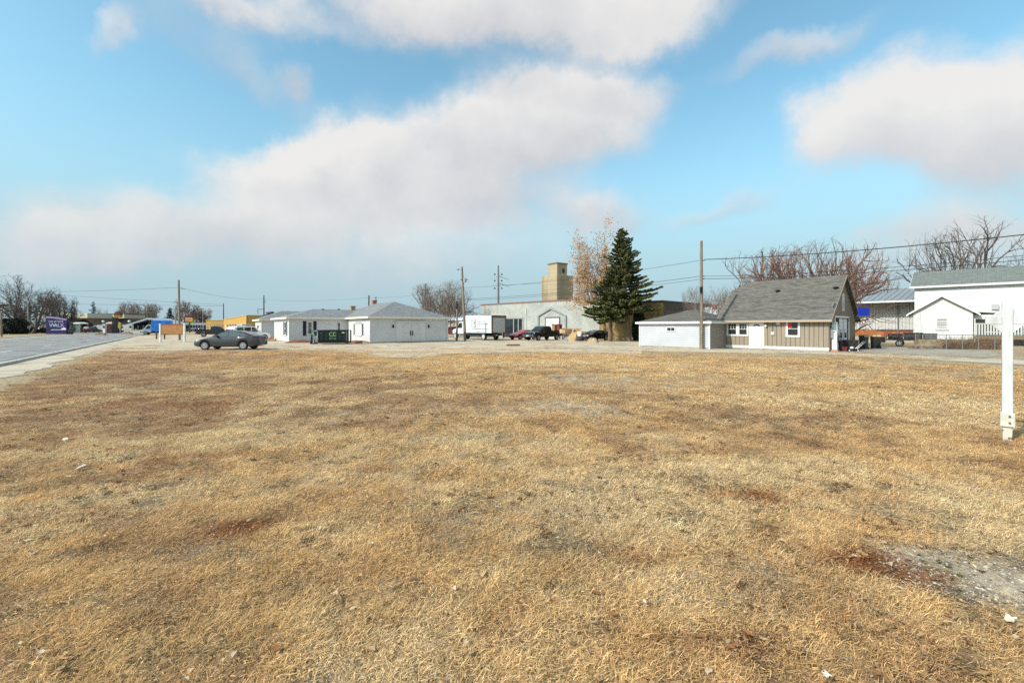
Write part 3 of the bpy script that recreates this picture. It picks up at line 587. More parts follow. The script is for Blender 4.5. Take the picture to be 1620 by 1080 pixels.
def leaf_litter():
    V, Fc, C = [], [], []
    pal = np.array([(.34, .19, .09), (.42, .28, .15), (.27, .12, .05), (.50, .38, .25), (.20, .12, .07), (.46, .36, .26)])
    n = 15000; y = 1.6 * (26 / 1.6) ** rng.uniform(0, 1, n) ** .75 ; x = rng.uniform(-1, 1, n) * (1.18 * y + 1.0)
    cl = fbm(x, y, 1.4, 401, 4); w = patch_w(x, y)
    keep = (rng.uniform(0, 1, n) < sstep(.44, .68, cl) * .75 + .10 + w['rust'] * .5) & (lawn_mask(x, y) > .5) & (w['gravel'] < .5)
    # drifts seen in the photograph
    for (px, py, hx, hy, k) in ((1180, 960, 60, 14, 40), (1130, 1010, 90, 18, 60), (1390, 880, 70, 22, 90), (310, 650, 130, 14, 70), (1220, 1000, 50, 20, 30), (610, 1000, 50, 40, 14), (1050, 880, 90, 20, 24), (380, 830, 60, 16, 50), (100, 1060, 60, 20, 20), (1180, 790, 60, 10, 40)):
        for q in range(k):
            p = G(px + rng.normal(0, hx * .6), py + rng.normal(0, hy * .6)); x = np.append(x, p.x); y = np.append(y, p.y); keep = np.append(keep, True)
    x, y = x[keep], y[keep]; z = relief(x, y)
    for i in range(len(x)):
        s = (rng.uniform(.012, .028) if rng.uniform() < .22 else rng.uniform(.005, .013)) * (1 + .03 * y[i]); wd = s * rng.uniform(.45, .8); curl = rng.uniform(.1, .55) * s; a = rng.uniform(0, 6.28); tip = rng.uniform(-.5, .5); tlt = rng.uniform(-.5, .5)
        zo = rng.uniform(.014, .036); c = pal[rng.choice(6, p=[.30, .25, .17, .11, .14, .03])] * rng.uniform(.8, 1.15)
        prof = ((-1, .15), (-.45, .85), (.3, 1.0), (.75, .55), (1.1, .05)); o = len(V)
        for (t, ww) in prof:
            ww *= rng.uniform(.4, 1.25); sk_ = rng.normal(0, .22) * s
            for sd_ in (-1, 0, 1):
                lx = t * s + sk_ * sd_; ly = sd_ * ww * wd + sk_ * .4; lz = abs(sd_) * curl * ww + tip * s * t * t * .6 + tlt * ly
                V.append((x[i] + lx * math.cos(a) - ly * math.sin(a), y[i] + lx * math.sin(a) + ly * math.cos(a), z[i] + zo + lz)); C.append(c)
        for k in range(4):
            for q in range(2): b_ = o + k * 3 + q; Fc.append((b_, b_ + 3, b_ + 4, b_ + 1))
    bulk('leaf_litter', np.array(V), Fc, np.array(C), vcol_material('dead_leaf', 'tone', .7, .3, 60), 'curled brown dead leaves scattered over the dry grass', 'leaves')
leaf_litter()
def gravel():
    V, Fc, C = [], [], []
    n = 60000; y = rng.uniform(2.0, 6.0, n); x = rng.uniform(1.5, 8.5, n); w = patch_w(x, y)['gravel']; k = rng.uniform(0, 1, n) < sstep(.2, .9, w) * .85; x, y = x[k], y[k]
    n2 = 9000; y2 = rng.uniform(2, 16, n2); x2 = rng.uniform(-1, 1, n2) * 1.1 * y2; _, _, cv = lawn(x2, y2); k = (rng.uniform(0, 1, n2) < sstep(.4, .1, cv) * .5) & (lawn_mask(x2, y2) > .8)
    x = np.append(x, x2[k]); y = np.append(y, y2[k]); z = relief(x, y)
    base = np.array([(1, 0, 0), (-1, 0, 0), (0, 1, 0), (0, -1, 0), (0, 0, 1), (0, 0, -.4)])
    fc = [(0, 2, 4), (2, 1, 4), (1, 3, 4), (3, 0, 4), (2, 0, 5), (1, 2, 5), (3, 1, 5), (0, 3, 5)]
    for i in range(len(x)):
        s = rng.lognormal(math.log(.0062), .45); b_ = base * rng.uniform(.6, 1.3, (6, 3)) * s * np.array([1, .8, .65]); a = rng.uniform(0, 6.28)
        o = len(V); g = rng.uniform(.28, .54); c = np.array((g, g * rng.uniform(.86, .92), g * rng.uniform(.66, .78)))
        for p in b_: V.append((x[i] + p[0] * math.cos(a) - p[1] * math.sin(a), y[i] + p[0] * math.sin(a) + p[1] * math.cos(a), z[i] + .003 + p[2])); C.append(c)
        Fc.extend([(o + q[0], o + q[1], o + q[2]) for q in fc])
    print('stones', len(x)); o = bulk('gravel', np.array(V), Fc, np.array(C), vcol_material('crushed_stone', 'tone', .9, .2, 90), 'pale crushed stone in the bare patch at the lower right', 'gravel')
    o.data.polygons.foreach_set('use_smooth', [False] * len(o.data.polygons))
gravel()
PAPER = mat('paper', srgb(200, 196, 186), .8)
def paper(px, py, s, label, seed, m=PAPER):
    r = np.random.default_rng(seed); p = G(px, py); mb = MB(); n = 4; vs = []
    for i in range(n + 1):
        for j in range(n + 1): vs.append(((i / n - .5) * s * 1.7 + r.normal(0, .06 * s), (j / n - .5) * s + r.normal(0, .06 * s), r.uniform(0, .3) * s))
    top = [(v[0], v[1], v[2] + .004) for v in vs]; N1 = n + 1; fs = []
    for i in range(n):
        for j in range(n): a = i * N1 + j; fs.append((a, a + N1, a + N1 + 1, a + 1)); fs.append((a + N1 * N1, a + 1 + N1 * N1, a + N1 + 1 + N1 * N1, a + N1 + N1 * N1))
    mb.add(vs + top, fs); o = mb.build('litter_scrap', m, recalc=False)
    o.location = (p.x, p.y, float(relief(np.array([p.x]), np.array([p.y]))[0]) + .03); o.rotation_euler = (r.normal(0, .2), r.normal(0, .2), r.uniform(0, 6)); tag(o, label, 'litter', 'litter scraps on the grass')
paper(103, 698, 0.061, 'long white scrap lying in brown grass at the left, farther of two', 1)
paper(128, 744, 0.055, 'white scrap at the left beside a dark hollow, nearer of two', 2)
paper(70, 648, 0.088, 'pinkish pale scrap in the rust-brown grass at far left', 3, mat('pink_scrap', srgb(214, 188, 172), .8))
paper(786, 806, 0.028, 'small bright white scrap near the middle of the lawn', 4)
paper(1338, 720, 0.039, 'white scrap on pale straw grass toward the right', 5)
paper(1308, 1064, 0.030, 'bright white torn scrap at the bottom right', 6)
paper(586, 868, 0.025, 'pale torn scrap lying left of centre in the foreground grass', 7, mat('tan_scrap', srgb(222, 205, 176), .8))
paper(1020, 955, 0.028, 'small upright pale scrap in the foreground, right of centre', 8, MATS['tan_scrap'])
paper(1598, 985, 0.039, 'pale wood splinter by the gravel at the right edge', 9, MATS['tan_scrap'])
paper(1455, 640, 0.028, 'little white scrap far back on the right half of the lawn', 10)

# ================================================================== BUILDINGS
def siding(mb, a0, a1, z0, z1, out=0.0, pitch=.22, lap=.018):
    """lapped boards on a wall frame: each course leans out at its lower edge"""
    z = z0
    while z < z1 - .01:
        t = min(z + pitch, z1)
        mb.add([(a0, out + lap, z), (a1, out + lap, z), (a1, out, t), (a0, out, t), (a0, out - .05, z), (a1, out - .05, z), (a1, out - .05, t), (a0, out - .05, t)],
               [(0, 1, 2, 3), (0, 4, 5, 1), (3, 2, 6, 7), (0, 3, 7, 4), (1, 5, 6, 2)])
        z = t
def window(parent, M, a0, a1, z0, z1, frame=.07, fm=None, glass=None, rows=2, cols=1, sill=True, out=.05, depth=.1, mull=.035):
    """frame as the part; panes, bars and sill its sub-parts"""
    fm = fm or TRIM; glass = glass or GLASS
    mb = MB(M)
    mb.box(a0, a0 + frame, -depth, out, z0, z1); mb.box(a1 - frame, a1, -depth, out, z0, z1)
    mb.box(a0 + frame, a1 - frame, -depth, out, z1 - frame, z1); mb.box(a0 + frame, a1 - frame, -depth, out, z0, z0 + frame)
    w = mb.build('window', fm, parent)
    ia0, ia1, iz0, iz1 = a0 + frame, a1 - frame, z0 + frame, z1 - frame
    for r in range(rows):
        for c in range(cols):
            pa0 = ia0 + (ia1 - ia0) * c / cols; pa1 = ia0 + (ia1 - ia0) * (c + 1) / cols; pz0 = iz0 + (iz1 - iz0) * r / rows; pz1 = iz0 + (iz1 - iz0) * (r + 1) / rows
            MB(M).box(pa0 + mull / 2, pa1 - mull / 2, .008, .020, pz0 + mull / 2, pz1 - mull / 2).build('pane', glass, w)
    if rows > 1 or cols > 1:
        mb = MB(M)
        for r in range(1, rows): z = iz0 + (iz1 - iz0) * r / rows; mb.box(ia0, ia1, .0, out - .012, z - mull / 2, z + mull / 2)
        for c in range(1, cols): a = ia0 + (ia1 - ia0) * c / cols; mb.box(a - mull / 2, a + mull / 2, .0, out - .015, iz0, iz1)
        mb.build('glazing_bar', fm, w)
    if sill: MB(M).box(a0 - .04, a1 + .04, -.02, out + .05, z0 - .05, z0 - .002).build('sill', fm, w)
    return w
def shutter(parent, M, a0, a1, z0, z1, m):
    mb = MB(M); mb.box(a0, a0 + .05, .02, .055, z0, z1); mb.box(a1 - .05, a1, .02, .055, z0, z1)
    n = max(4, int((z1 - z0) / .09))
    for i in range(n): z = z0 + (z1 - z0) * i / n; mb.add([(a0 + .05, .05, z + .01), (a1 - .05, .05, z + .01), (a1 - .05, .025, z + (z1 - z0) / n - .005), (a0 + .05, .025, z + (z1 - z0) / n - .005), (a0 + .05, .02, z + .01), (a1 - .05, .02, z + .01)], [(0, 1, 2, 3), (0, 4, 5, 1)])
    mb.box(a0 + .05, a1 - .05, .015, .022, z0, z1)
    return mb.build('shutter', m, parent)
def hip_roof(parent, name, x0, x1, y0, y1, z0, rx0, rx1, ry0, ry1, zr, m, fascia, fm=TRIM, over=.35):
    """hip roof on a rectangle; ridge from (rx0,ry0) to (rx1,ry1)"""
    X0, X1, Y0, Y1 = x0 - over, x1 + over, y0 - over, y1 + over
    mb = MB(); A, B, C, D = (X0, Y0, z0), (X1, Y0, z0), (X1, Y1, z0), (X0, Y1, z0); P, Q = (rx0, ry0, zr), (rx1, ry1, zr)
    if abs(rx1 - rx0) >= abs(ry1 - ry0): mb.poly([A, B, Q, P]); mb.poly([B, C, Q]); mb.poly([C, D, P, Q]); mb.poly([D, A, P])
    else: mb.poly([A, B, P]); mb.poly([B, C, Q, P]); mb.poly([C, D, Q]); mb.poly([D, A, P, Q])
    mb.add([A, B, C, D], [(3, 2, 1, 0)])
    r = mb.build(name, m, parent); plane_uv(r)
    f = MB(); t = .03
    f.box(X0 - t, X1 + t, Y0 - t, Y0 - .004, z0 - fascia, z0 + .02); f.box(X0 - t, X1 + t, Y1 + .004, Y1 + t, z0 - fascia, z0 + .02)
    f.box(X0 - t, X0 - .004, Y0 - .002, Y1 + .002, z0 - fascia, z0 + .02); f.box(X1 + .004, X1 + t, Y0 - .002, Y1 + .002, z0 - fascia, z0 + .02)
    f.build('fascia', fm, r)
    MB().box(X0, X1, Y0, Y1, z0 - fascia + .01, z0 - fascia + .03).build('soffit', fm, r)
    return r
def vent(parent, p, s=.18, m=None):
    mb = MB(); mb.lathe([(s * .5, 0), (s * .5, s * .5), (s, s * .55), (s, s * .8), (s * .7, s * .95)], 10, c=p); return mb.build('roof_vent', m or BLACK, parent)
GREYSH = shinglemat('grey_shingles', srgb(124, 124, 125), srgb(146, 146, 146), srgb(110, 110, 112))
BROWNSH = shinglemat('weathered_brown_shingles', srgb(116, 111, 104), srgb(98, 95, 90), srgb(64, 62, 60))
GREENSH = shinglemat('green_shingles', srgb(112, 116, 112), srgb(130, 133, 129), srgb(88, 92, 89))
CREAM = mat('cream_fascia', srgb(228, 222, 206), .6)
SHUT = mat('black_shutter', (.016, .017, .022), .6)
GREYSHUT = mat('grey_shutter', srgb(86, 88, 96), .6)
CURTAIN = mat('pale_curtained_glass', srgb(205, 205, 203), .3)
BRICKRED = brickmat('red_chimney_brick', srgb(176, 98, 66), srgb(148, 78, 54), srgb(170, 150, 130), .22, .075, .01)
BRICKTAN = brickmat('tan_chimney_brick', srgb(190, 152, 96), srgb(160, 122, 74), srgb(170, 155, 130), .22, .075, .01)
STOCK_A = 37.0

# ------------------------------------------------------------------ white house (three wings under hip roofs)
def white_house():
    C3 = G(585.5, 543); u = Vector((math.cos(R(STOCK_A)), math.sin(R(STOCK_A)), 0)); v = Vector((-u.y, u.x, 0))
    L3 = along(C3, STOCK_A, 708); D3 = along(C3, STOCK_A + 90, 550)
    h = thing('white_house', 'low white sided house with grey hip roofs and black shutters behind the dumpster', 'house', C3, STOCK_A)
    WZ = 2.72
    M = facem(0, 0, 0)                      # front of the right wing
    # wall pieces, each wing's front and left side
    def wing(x0, x1, y0, y1, hh=WZ):
        mb = MB(); mb.box(x0 + .02, x1 - .02, y0 + .02, y1 - .02, -.1, hh); w = mb.build('wall', SIDING, h)
        f = MB(facem(x0, y0, 0)); siding(f, 0, x1 - x0, .12, hh); s = f.build('siding', SIDING, w)
        f = MB(facem(x0, y1, -90)); siding(f, 0, y1 - y0, .12, hh); f.build('siding', SIDING, w)
        f = MB(facem(x1, y0, 90)); siding(f, 0, y1 - y0, .12, hh); f.build('siding', SIDING, w)
        for (cx, cy) in ((x0, y0), (x1, y0)): MB().box(cx - .05, cx + .05, cy - .05, cy + .05, .0, hh).build('corner_board', TRIM, w)
        fb = MB(); fb.box(x0 + .01, x1 - .01, y0 + .01, y1 - .01, -.2, .12); fb.build('foundation', CONCRETE, w)
        return w
    wing(0, L3, 0, D3 + 7)
    # main wing, set back
    e2 = C3 + v * D3; S2 = along(e2, STOCK_A + 180, 457.5); y2 = D3
    wing(-S2, 0.3, y2, y2 + 9.0, WZ - .02)
    # far wing
    P1 = at(414, 64.5); loc = P1 - C3; x1l, y1l = loc.dot(u), loc.dot(v)
    D1 = 6.0
    wing(x1l, x1l + 9, y1l, y1l + D1, WZ - .04)
    rz3 = zat(477.2, 54.6)
    hip_roof(h, 'roof', 0, L3, 0, D3 + 7, WZ + .12, L3 * .48, L3 * .48, 4.3, D3 + 3.4, rz3, GREYSH, .17, CREAM)
    r2 = hip_roof(h, 'roof', -S2, 1.5, y2, y2 + 9, WZ + .10, -S2 + 3.6, 2.6, y2 + 4.5, y2 + 4.5, zat(488, 55), GREYSH, .17, CREAM)
    hip_roof(h, 'roof', x1l, x1l + 9, y1l, y1l + D1, WZ + .08, x1l + 3, x1l + 7, y1l + 3, y1l + 3, 4.15, GREYSH, .17, CREAM)
    for px in (511, 536): 
        p = at(px, 53.6) - C3; vent(r2, (p.dot(u), p.dot(v), 3.72), .16)
    # double door in a white surround with a hood and a lamp on each side
    a0, a1 = along(C3, STOCK_A, 637), along(C3, STOCK_A, 663)
    d = MB(M); d.box(a0 - .75, a0, -.02, .06, .1, 2.1); d.box(a1, a1 + .75, -.02, .06, .1, 2.1); d.box(a0 - .75, a1 + .75, -.02, .06, 2.1, 2.28); d.box(a0 - .9, a1 + .9, -.02, .2, 2.28, 2.38); d.box(a0 - .1, a1 + .1, -.02, .09, .1, 2.1)
    ds = d.build('door_surround', TRIM, h)
    mid = (a0 + a1) / 2
    for s0, s1, hx in ((a0, mid - .01, mid - .13), (mid + .01, a1, mid + .13)):
        mb = MB(M); mb.box(s0, s1, .09, .125, .12, 2.06); dr = mb.build('door', WHITE, h)
        pn = MB(M)
        for z0, z1 in ((.3, .95), (1.1, 1.9)): pn.box(s0 + .12, s1 - .12, .125, .14, z0, z1)
        pn.build('panel', WHITE, dr)
        hd = MB(M); hd.box(hx - .05, hx + .05, .125, .17, .78, 1.32); hd.build('handle', BLACK, dr)
    for px in (621.5, 677.5):
        a = along(C3, STOCK_A, px); l = MB(M); l.box(a - .07, a + .07, .02, .07, 1.66, 1.78); l.lathe([(.05, 1.66), (.1, 1.70), (.085, 1.95), (.03, 2.02)], 8, c=(a, .15, 0)); l.build('wall_lamp', BLACK, h)
    # arched window with grey shutters on the left side of the right wing
    ML = facem(0, D3, -90)                  # a = 0 at the far end
    k0, k1 = D3 - along(C3, STOCK_A + 90, 562), D3 - along(C3, STOCK_A + 90, 573)
    window(h, ML, k0, k1, .78, 2.05, .1, TRIM, CURTAIN, 1, 2, True, .06)
    ar = MB(ML); c = (k0 + k1) / 2; w = (k1 - k0) / 2 + .08
    ar.prism([(c + w * math.cos(t), 2.06 + .34 * math.sin(t)) for t in np.linspace(0, math.pi, 12)], 'y', .0, .07); ar.build('window_arch', mat('arch_grey', srgb(168, 168, 172), .6), h)
    shutter(h, ML, k0 - .42, k0 - .06, .82, 2.1, GREYSHUT); shutter(h, ML, k1 + .06, k1 + .42, .82, 2.1, GREYSHUT)
    # main wing front
    M2 = facem(-S2, y2, 0); c2 = C3 - u * S2 + v * y2
    A = lambda px: along(c2, STOCK_A, px)
    window(h, M2, A(486.3), A(494.2), .88, 2.35, .08, TRIM, mat('dusty_glass', srgb(96, 96, 90), .12, spec=.7), 2, 1)
    shutter(h, M2, A(479.2), A(484.3), .75, 2.42, SHUT); shutter(h, M2, A(495.8), A(500.6), .75, 2.42, SHUT)
    window(h, M2, A(533.6), A(538.6), 1.15, 2.3, .06, TRIM, GLASS, 2, 1)
    # its left side: a window between shutters
    ML2 = facem(-S2, y2 + 9, -90); q = lambda t: 9 - t
    window(h, ML2, q(2.5), q(1.5), .8, 2.35, .08, TRIM, GLASS, 2, 1); shutter(h, ML2, q(1.42), q(.98), .78, 2.38, GREYSHUT); shutter(h, ML2, q(3.02), q(2.58), .78, 2.38, GREYSHUT)
    # far wing: garage end with a dark bracket emblem
    ML1 = facem(x1l, y1l + D1, -90)
    g = MB(ML1); g.box(.8, D1 - .7, .0, .05, .1, 2.2); gd = g.build('garage_door', WHITE, h)
    e = MB(ML1); c0 = D1 * .5
    for s in (-1, 1): e.prism([(c0, 1.75), (c0 + s * .5, 2.0), (c0 + s * .75, 1.85), (c0 + s * .45, 1.6), (c0 + s * .1, 1.45)], 'y', .05, .09)
    e.build('emblem', DARKSTEEL, gd)
    # chimneys
    def chim(px, py0, py1, Y, wpx, m, pot=0):
        p = at(px, Y) - C3; x, y = p.dot(u), p.dot(v); w = wpx / F * Y / 2 * .72; z0, z1 = zat(py1, Y) - .8, zat(py0, Y)
        mb = MB(); mb.box(x - w, x + w, y - w, y + w, z0, z1 - .12); mb.box(x - w - .05, x + w + .05, y - w - .05, y + w + .05, z1 - .12, z1)
        c = mb.build('chimney', m, h)
        if pot: k = MB(); k.tube([(x + w * .9, y, z1), (x + w * .9, y, z1 + pot)], .05); k.build('flue', DARKSTEEL, c)
    chim(558, 484, 492, 59.5, 9, BRICKTAN); chim(592, 475, 486, 60.5, 8.5, BRICKRED, .55)
    # downpipe at the right corner
    dp = MB(); dp.tube([(L3 - .12, -.09, .1), (L3 - .12, -.09, WZ - .05)], .045); dp.build('downpipe', TRIM, h)
white_house()
SOIL = mat('red_soil', srgb(142, 92, 66), .95, c2=srgb(104, 66, 48), scale=2, bump=.8, bscale=9)
def mound(px0, px1, Y0, Y1, hgt, label, seed, m=SOIL):
    a, b = at(px0, Y0), at(px1, Y1); d = (b - a); L_ = d.length; d.normalize(); n = Vector((-d.y, d.x, 0)); mb = MB(); N1, N2 = 24, 6; vs = []
    for i in range(N1 + 1):
        for j in range(N2 + 1):
            s = j / N2; e = math.sin(math.pi * min(1, i / N1)) ** .5 * math.sin(math.pi * s) ** .8
            x = float(fbm(i * .7, j * .9, 1, seed, 3)); p = a + d * (L_ * i / N1) + n * ((s - .5) * 1.3 + (x - .5) * .35 * e); vs.append((p.x, p.y, -.01 + hgt * e * (.35 + 1.2 * x)))
    mb.add(vs, [(i * (N2 + 1) + j, (i + 1) * (N2 + 1) + j, (i + 1) * (N2 + 1) + j + 1, i * (N2 + 1) + j + 1) for i in range(N1) for j in range(N2)])
    return tag(mb.build('soil_mound', m, smooth=60), label, 'soil', 'red soil along the white house')
mound(416, 447, 62, 59, .6, 'mound of red soil in front of the far white wing, right of the parked sedan', 3)
mound(452, 495, 49.2, 51.5, .32, 'strip of red soil under the black shuttered window left of the dumpster', 4)
mound(549, 582, 50.5, 48.2, .32, 'strip of red soil under the arched window right of the dumpster', 5)
mound(575, 583, 47.6, 47.0, .22, 'small heap of pale rubble at the corner of the white house', 6, mat('rubble', srgb(176, 150, 124), .95, c2=srgb(140, 112, 90), scale=5))

# ------------------------------------------------------------------ tan cottage with steep roof
TAN = mat('tan_board', srgb(150, 136, 120), .75, c2=srgb(138, 125, 110), scale=1.2, stretch=(6, 6, .6))
TAND = mat('brown_board', srgb(146, 128, 110), .8, c2=srgb(130, 113, 97), scale=1.2, stretch=(6, 6, .6))
def tan_house():
    C = G(1311, 556.4); A = 130.0; FL = along(C, A, 1142); GD = 6.5
    o = C + Vector((math.cos(R(A)), math.sin(R(A)), 0)) * FL       # left front corner; local x runs right along the front
    h = thing('tan_cottage', 'tan board-sided cottage with steep weathered brown shingle roof and white trim', 'house', o, A - 180)
    WZ = 2.36; AP = 5.62; W = FL
    mb = MB(); mb.box(.05, W - .05, .05, GD - .05, -.1, WZ); wall = mb.build('wall', mat('board_gap', srgb(74, 62, 52), .9), h)
    gm = MB()                                                        # gable infill, both ends
    prof = [(0, WZ), (.55, WZ + .78), (GD / 2, AP - .12), (GD - .55, WZ + .78), (GD, WZ)]
    for x in (.05, W - .05): gm.poly([(x, max(.03, min(GD - .03, y)), z - .03) for (y, z) in prof])
    gm.build('gable', MATS['board_gap'], wall)
    M = facem(0, 0, 0); px2a = lambda px: along(o, A - 180, px)
    # vertical boards on the front, cut round the openings
    wx0, wx1 = px2a(1150), px2a(1184.5); dx0, dx1 = px2a(1187), px2a(1207.5); sx0, sx1 = px2a(1243.5), px2a(1266)
    zt, zb = 2.12, 1.02; zt2, zb2 = 2.22, 1.0
    edges = list(np.linspace(0, wx0, 2)) + list(np.linspace(wx0, wx1, 7))[1:]
    cols = [(0, wx0, .28, WZ)] + [(a, b, .28, zb) for a, b in zip(np.linspace(wx0, wx1, 6)[:-1], np.linspace(wx0, wx1, 6)[1:])] + [(wx0, wx1, zt, WZ)]
    xs = list(np.linspace(dx1 + .02, sx0, 6)); cols += [(a, b, .28, WZ) for a, b in zip(xs[:-1], xs[1:])]
    xs = list(np.linspace(sx0, sx1, 4)); cols += [(a, b, .28, zb2) for a, b in zip(xs[:-1], xs[1:])] + [(sx0, sx1, zt2, WZ)]
    xs = list(np.linspace(sx1, W, 7)); cols += [(a, b, .28, WZ) for a, b in zip(xs[:-1], xs[1:])]
    for (a, b, z0, z1) in cols:
        if z1 - z0 > .05: MB(M).box(a + .014, b - .014, -.06, .03, z0, z1).build('board', TAN, h)
    sk = MB(M); sk.box(-.03, dx0 - .06, -.04, .045, .08, .28); sk.box(dx1 + .06, W + .03, -.04, .045, .08, .28); sk.box(-.03, .06, -.04, .042, .28, WZ); sk.build('skirting', TRIM, h)
    fd = MB(M); fd.box(-.02, W + .02, -.04, .03, -.1, .08); fd.build('foundation', CONCRETE, h)
    # twin window, each sash with its own bars
    m = (wx0 + wx1) / 2
    for a, b in ((wx0, m + .03), (m - .03 + .06, wx1)):
        w = window(h, M, a, b, zb, zt, .13, TRIM, GLASS, 2, 1, False, .07)
        gb = MB(M); ia, ib = a + .13, b - .13; zm = (zb + zt) / 2
        for k in (1, 2): x = ia + (ib - ia) * k / 3; gb.box(x - .012, x + .012, .02, .035, zm, zt - .13)
        z = (zm + zt - .13) / 2; gb.box(ia, ib, .02, .034, z - .012, z + .012); gb.build('glazing_bar', TRIM, w)
    w = window(h, M, sx0, sx1, zb2, zt2, .14, TRIM, GLASS, 2, 1, False, .07)
    rc = MB(M); rc.box(sx0 + .16, sx0 + .40, .021, .027, (zb2 + zt2) / 2 + .03, zt2 - .18); rc.build('red_sticker', mat('red_print', srgb(196, 40, 44), .5), w)
    # door
    cas = MB(M); cas.box(dx0 - .09, dx0, -.04, .065, .05, 2.16); cas.box(dx1, dx1 + .09, -.04, .065, .05, 2.16); cas.box(dx0 - .09, dx1 + .09, -.04, .066, 2.08, 2.2); cas.build('door_casing', mat('cream_casing', srgb(226, 216, 192), .6), h)
    d = MB(M).box(dx0, dx1, -.03, .035, .08, 2.08).build('door', mat('white_door', srgb(236, 238, 242), .4), h)
    c = (dx0 + dx1) / 2; fl = MB(M)
    for i in range(5):
        t0, t1 = R(8 + i * 33), R(8 + i * 33 + 27); fl.prism([(c + .12 * math.cos(t0), 1.78 + .09 * math.sin(t0)), (c + .27 * math.cos(t0), 1.78 + .2 * math.sin(t0)), (c + .27 * math.cos(t1), 1.78 + .2 * math.sin(t1)), (c + .12 * math.cos(t1), 1.78 + .09 * math.sin(t1))], 'y', .035, .042)
    fl.build('fan_light', GLASS, d)
    kn = MB(M)
    for z in (1.0, 1.12): MB(M).lathe([(.02, .035), (.03, .06), (.032, .085), (.01, .1)], 8, 'y', (dx0 + .08, 0, z)).build('knob', STEEL, d)
    st = MB(M).box(dx0 - .1, dx1 + .1, .0, .35, -.02, .07).build('doorstep', CONCRETE, h)
    # fittings on the front
    a = px2a(1212); l = MB(M); l.lathe([(.09, .03), (.09, .06), (.05, .09)], 10, 'y', (a, 0, 1.86)); l.lathe([(.03, .08), (.08, .2), (.08, .22)], 10, 'y', (a + .03, 0, 1.83)); l.build('wall_lamp', TRIM, h)
    a = px2a(1232); v = MB(M).box(a - .13, a + .13, .03, .13, 1.92, 2.14).build('dryer_vent', TRIM, h)
    a = px2a(1223); v = MB(M).box(a - .11, a + .11, .03, .12, 1.15, 1.36).build('meter_box', TRIM, h); cd = MB(M); cd.tube([(a, .06, 1.36), (a, .06, 1.92)], .015); cd.build('conduit', STEEL, v)
    a = px2a(1145); MB(M).box(a - .07, a + .07, .03, .09, .55, .78).build('outlet_box', TRIM, h)
    # roof: flared front and back slopes, small clipped left end
    OV = .3; t = .09
    pr = [(-.42, WZ - .12), (.42, WZ + .68), (GD / 2, AP), (GD - .42, WZ + .68), (GD + .42, WZ - .12)]
    rf = MB(); xl, xr = -OV, W + OV; clip = 1.1
    apx = [(xl, pr[0]), (xr, pr[0])]
    def V(x, p, dz=0): return (x, p[0], p[1] + dz)
    z1 = AP - .75; yk = GD / 2 - (GD / 2 - .42) * (.75 / (AP - WZ - .68))
    k0, k1 = (yk, z1), (GD - yk, z1)
    rf.poly([V(xl, pr[0]), V(xr, pr[0]), V(xr, pr[1]), V(xl, pr[1])]); rf.poly([V(xl, pr[1]), V(xr, pr[1]), V(xr, pr[2]), V(xl + clip, pr[2]), V(xl, k0)])
    rf.poly([V(xr, pr[4]), V(xl, pr[4]), V(xl, pr[3]), V(xr, pr[3])]); rf.poly([V(xr, pr[3]), V(xl, pr[3]), V(xl, k1), V(xl + clip, pr[2]), V(xr, pr[2])])
    rf.poly([V(xl, k0), V(xl + clip, pr[2]), V(xl, k1)])
    # underside
    rf.poly([V(xl, pr[0], -t), V(xl, pr[1], -t), V(xr, pr[1], -t), V(xr, pr[0], -t)]); rf.poly([V(xl, pr[1], -t), V(xl, k0, -t), V(xl + clip, pr[2], -t), V(xr, pr[2], -t), V(xr, pr[1], -t)])
    rf.poly([V(xr, pr[4], -t), V(xr, pr[3], -t), V(xl, pr[3], -t), V(xl, pr[4], -t)]); rf.poly([V(xr, pr[3], -t), V(xr, pr[2], -t), V(xl + clip, pr[2], -t), V(xl, k1, -t), V(xl, pr[3], -t)])
    roof = rf.build('roof', BROWNSH, h, recalc=False); plane_uv(roof)
    for x in (xl, xr):
        bg = MB()
        chain = pr if x == xr else [pr[0], pr[1], k0]
        for a_, b_ in zip(chain[:-1], chain[1:]): bg.add([(x - .02, a_[0], a_[1] - .16), (x + .02, a_[0], a_[1] - .16), (x + .02, b_[0], b_[1] - .16), (x - .02, b_[0], b_[1] - .16), (x - .02, a_[0], a_[1] + .012), (x + .02, a_[0], a_[1] + .012), (x + .02, b_[0], b_[1] + .012), (x - .02, b_[0], b_[1] + .012)], [(0,3,2,1),(4,5,6,7),(0,1,5,4),(1,2,6,5),(2,3,7,6),(3,0,4,7)])
        bg.build('barge_board', TAND, roof)
    ev = MB().box(xl, xr, -.45, -.424, WZ - .26, WZ - .10); ev.build('eave_board', mat('eave_tan', srgb(168, 150, 130), .7), roof)
    for px, py in ((1197.5, 456), (1288.5, 451)):
        a = px2a(px); zz = 4.55; yy = .42 + (zz - WZ - .68) * (GD / 2 - .42) / (AP - WZ - .68); vent(roof, (a + .75, yy, zz - .03), .19)
    # gable end on the right: boards, attic window, recessed bay with tall panes
    MG = facem(W, 0, 90); n = 22
    bay0, bay1 = GD * .20, GD * .73
    def roofz(y): return np.interp(y, [q[0] for q in prof], [q[1] for q in prof])
    for i in range(n):
        a, b = GD * i / n, GD * (i + 1) / n; zt_ = min(roofz(a), roofz(b)) - .02
        z0 = .12 if (b < bay0 + .05 or a > bay1 - .05) else 2.5
        if zt_ - z0 > .1: MB(MG).box(a + .012, b - .012, -.05, .03, z0, zt_).build('board', TAND, h)
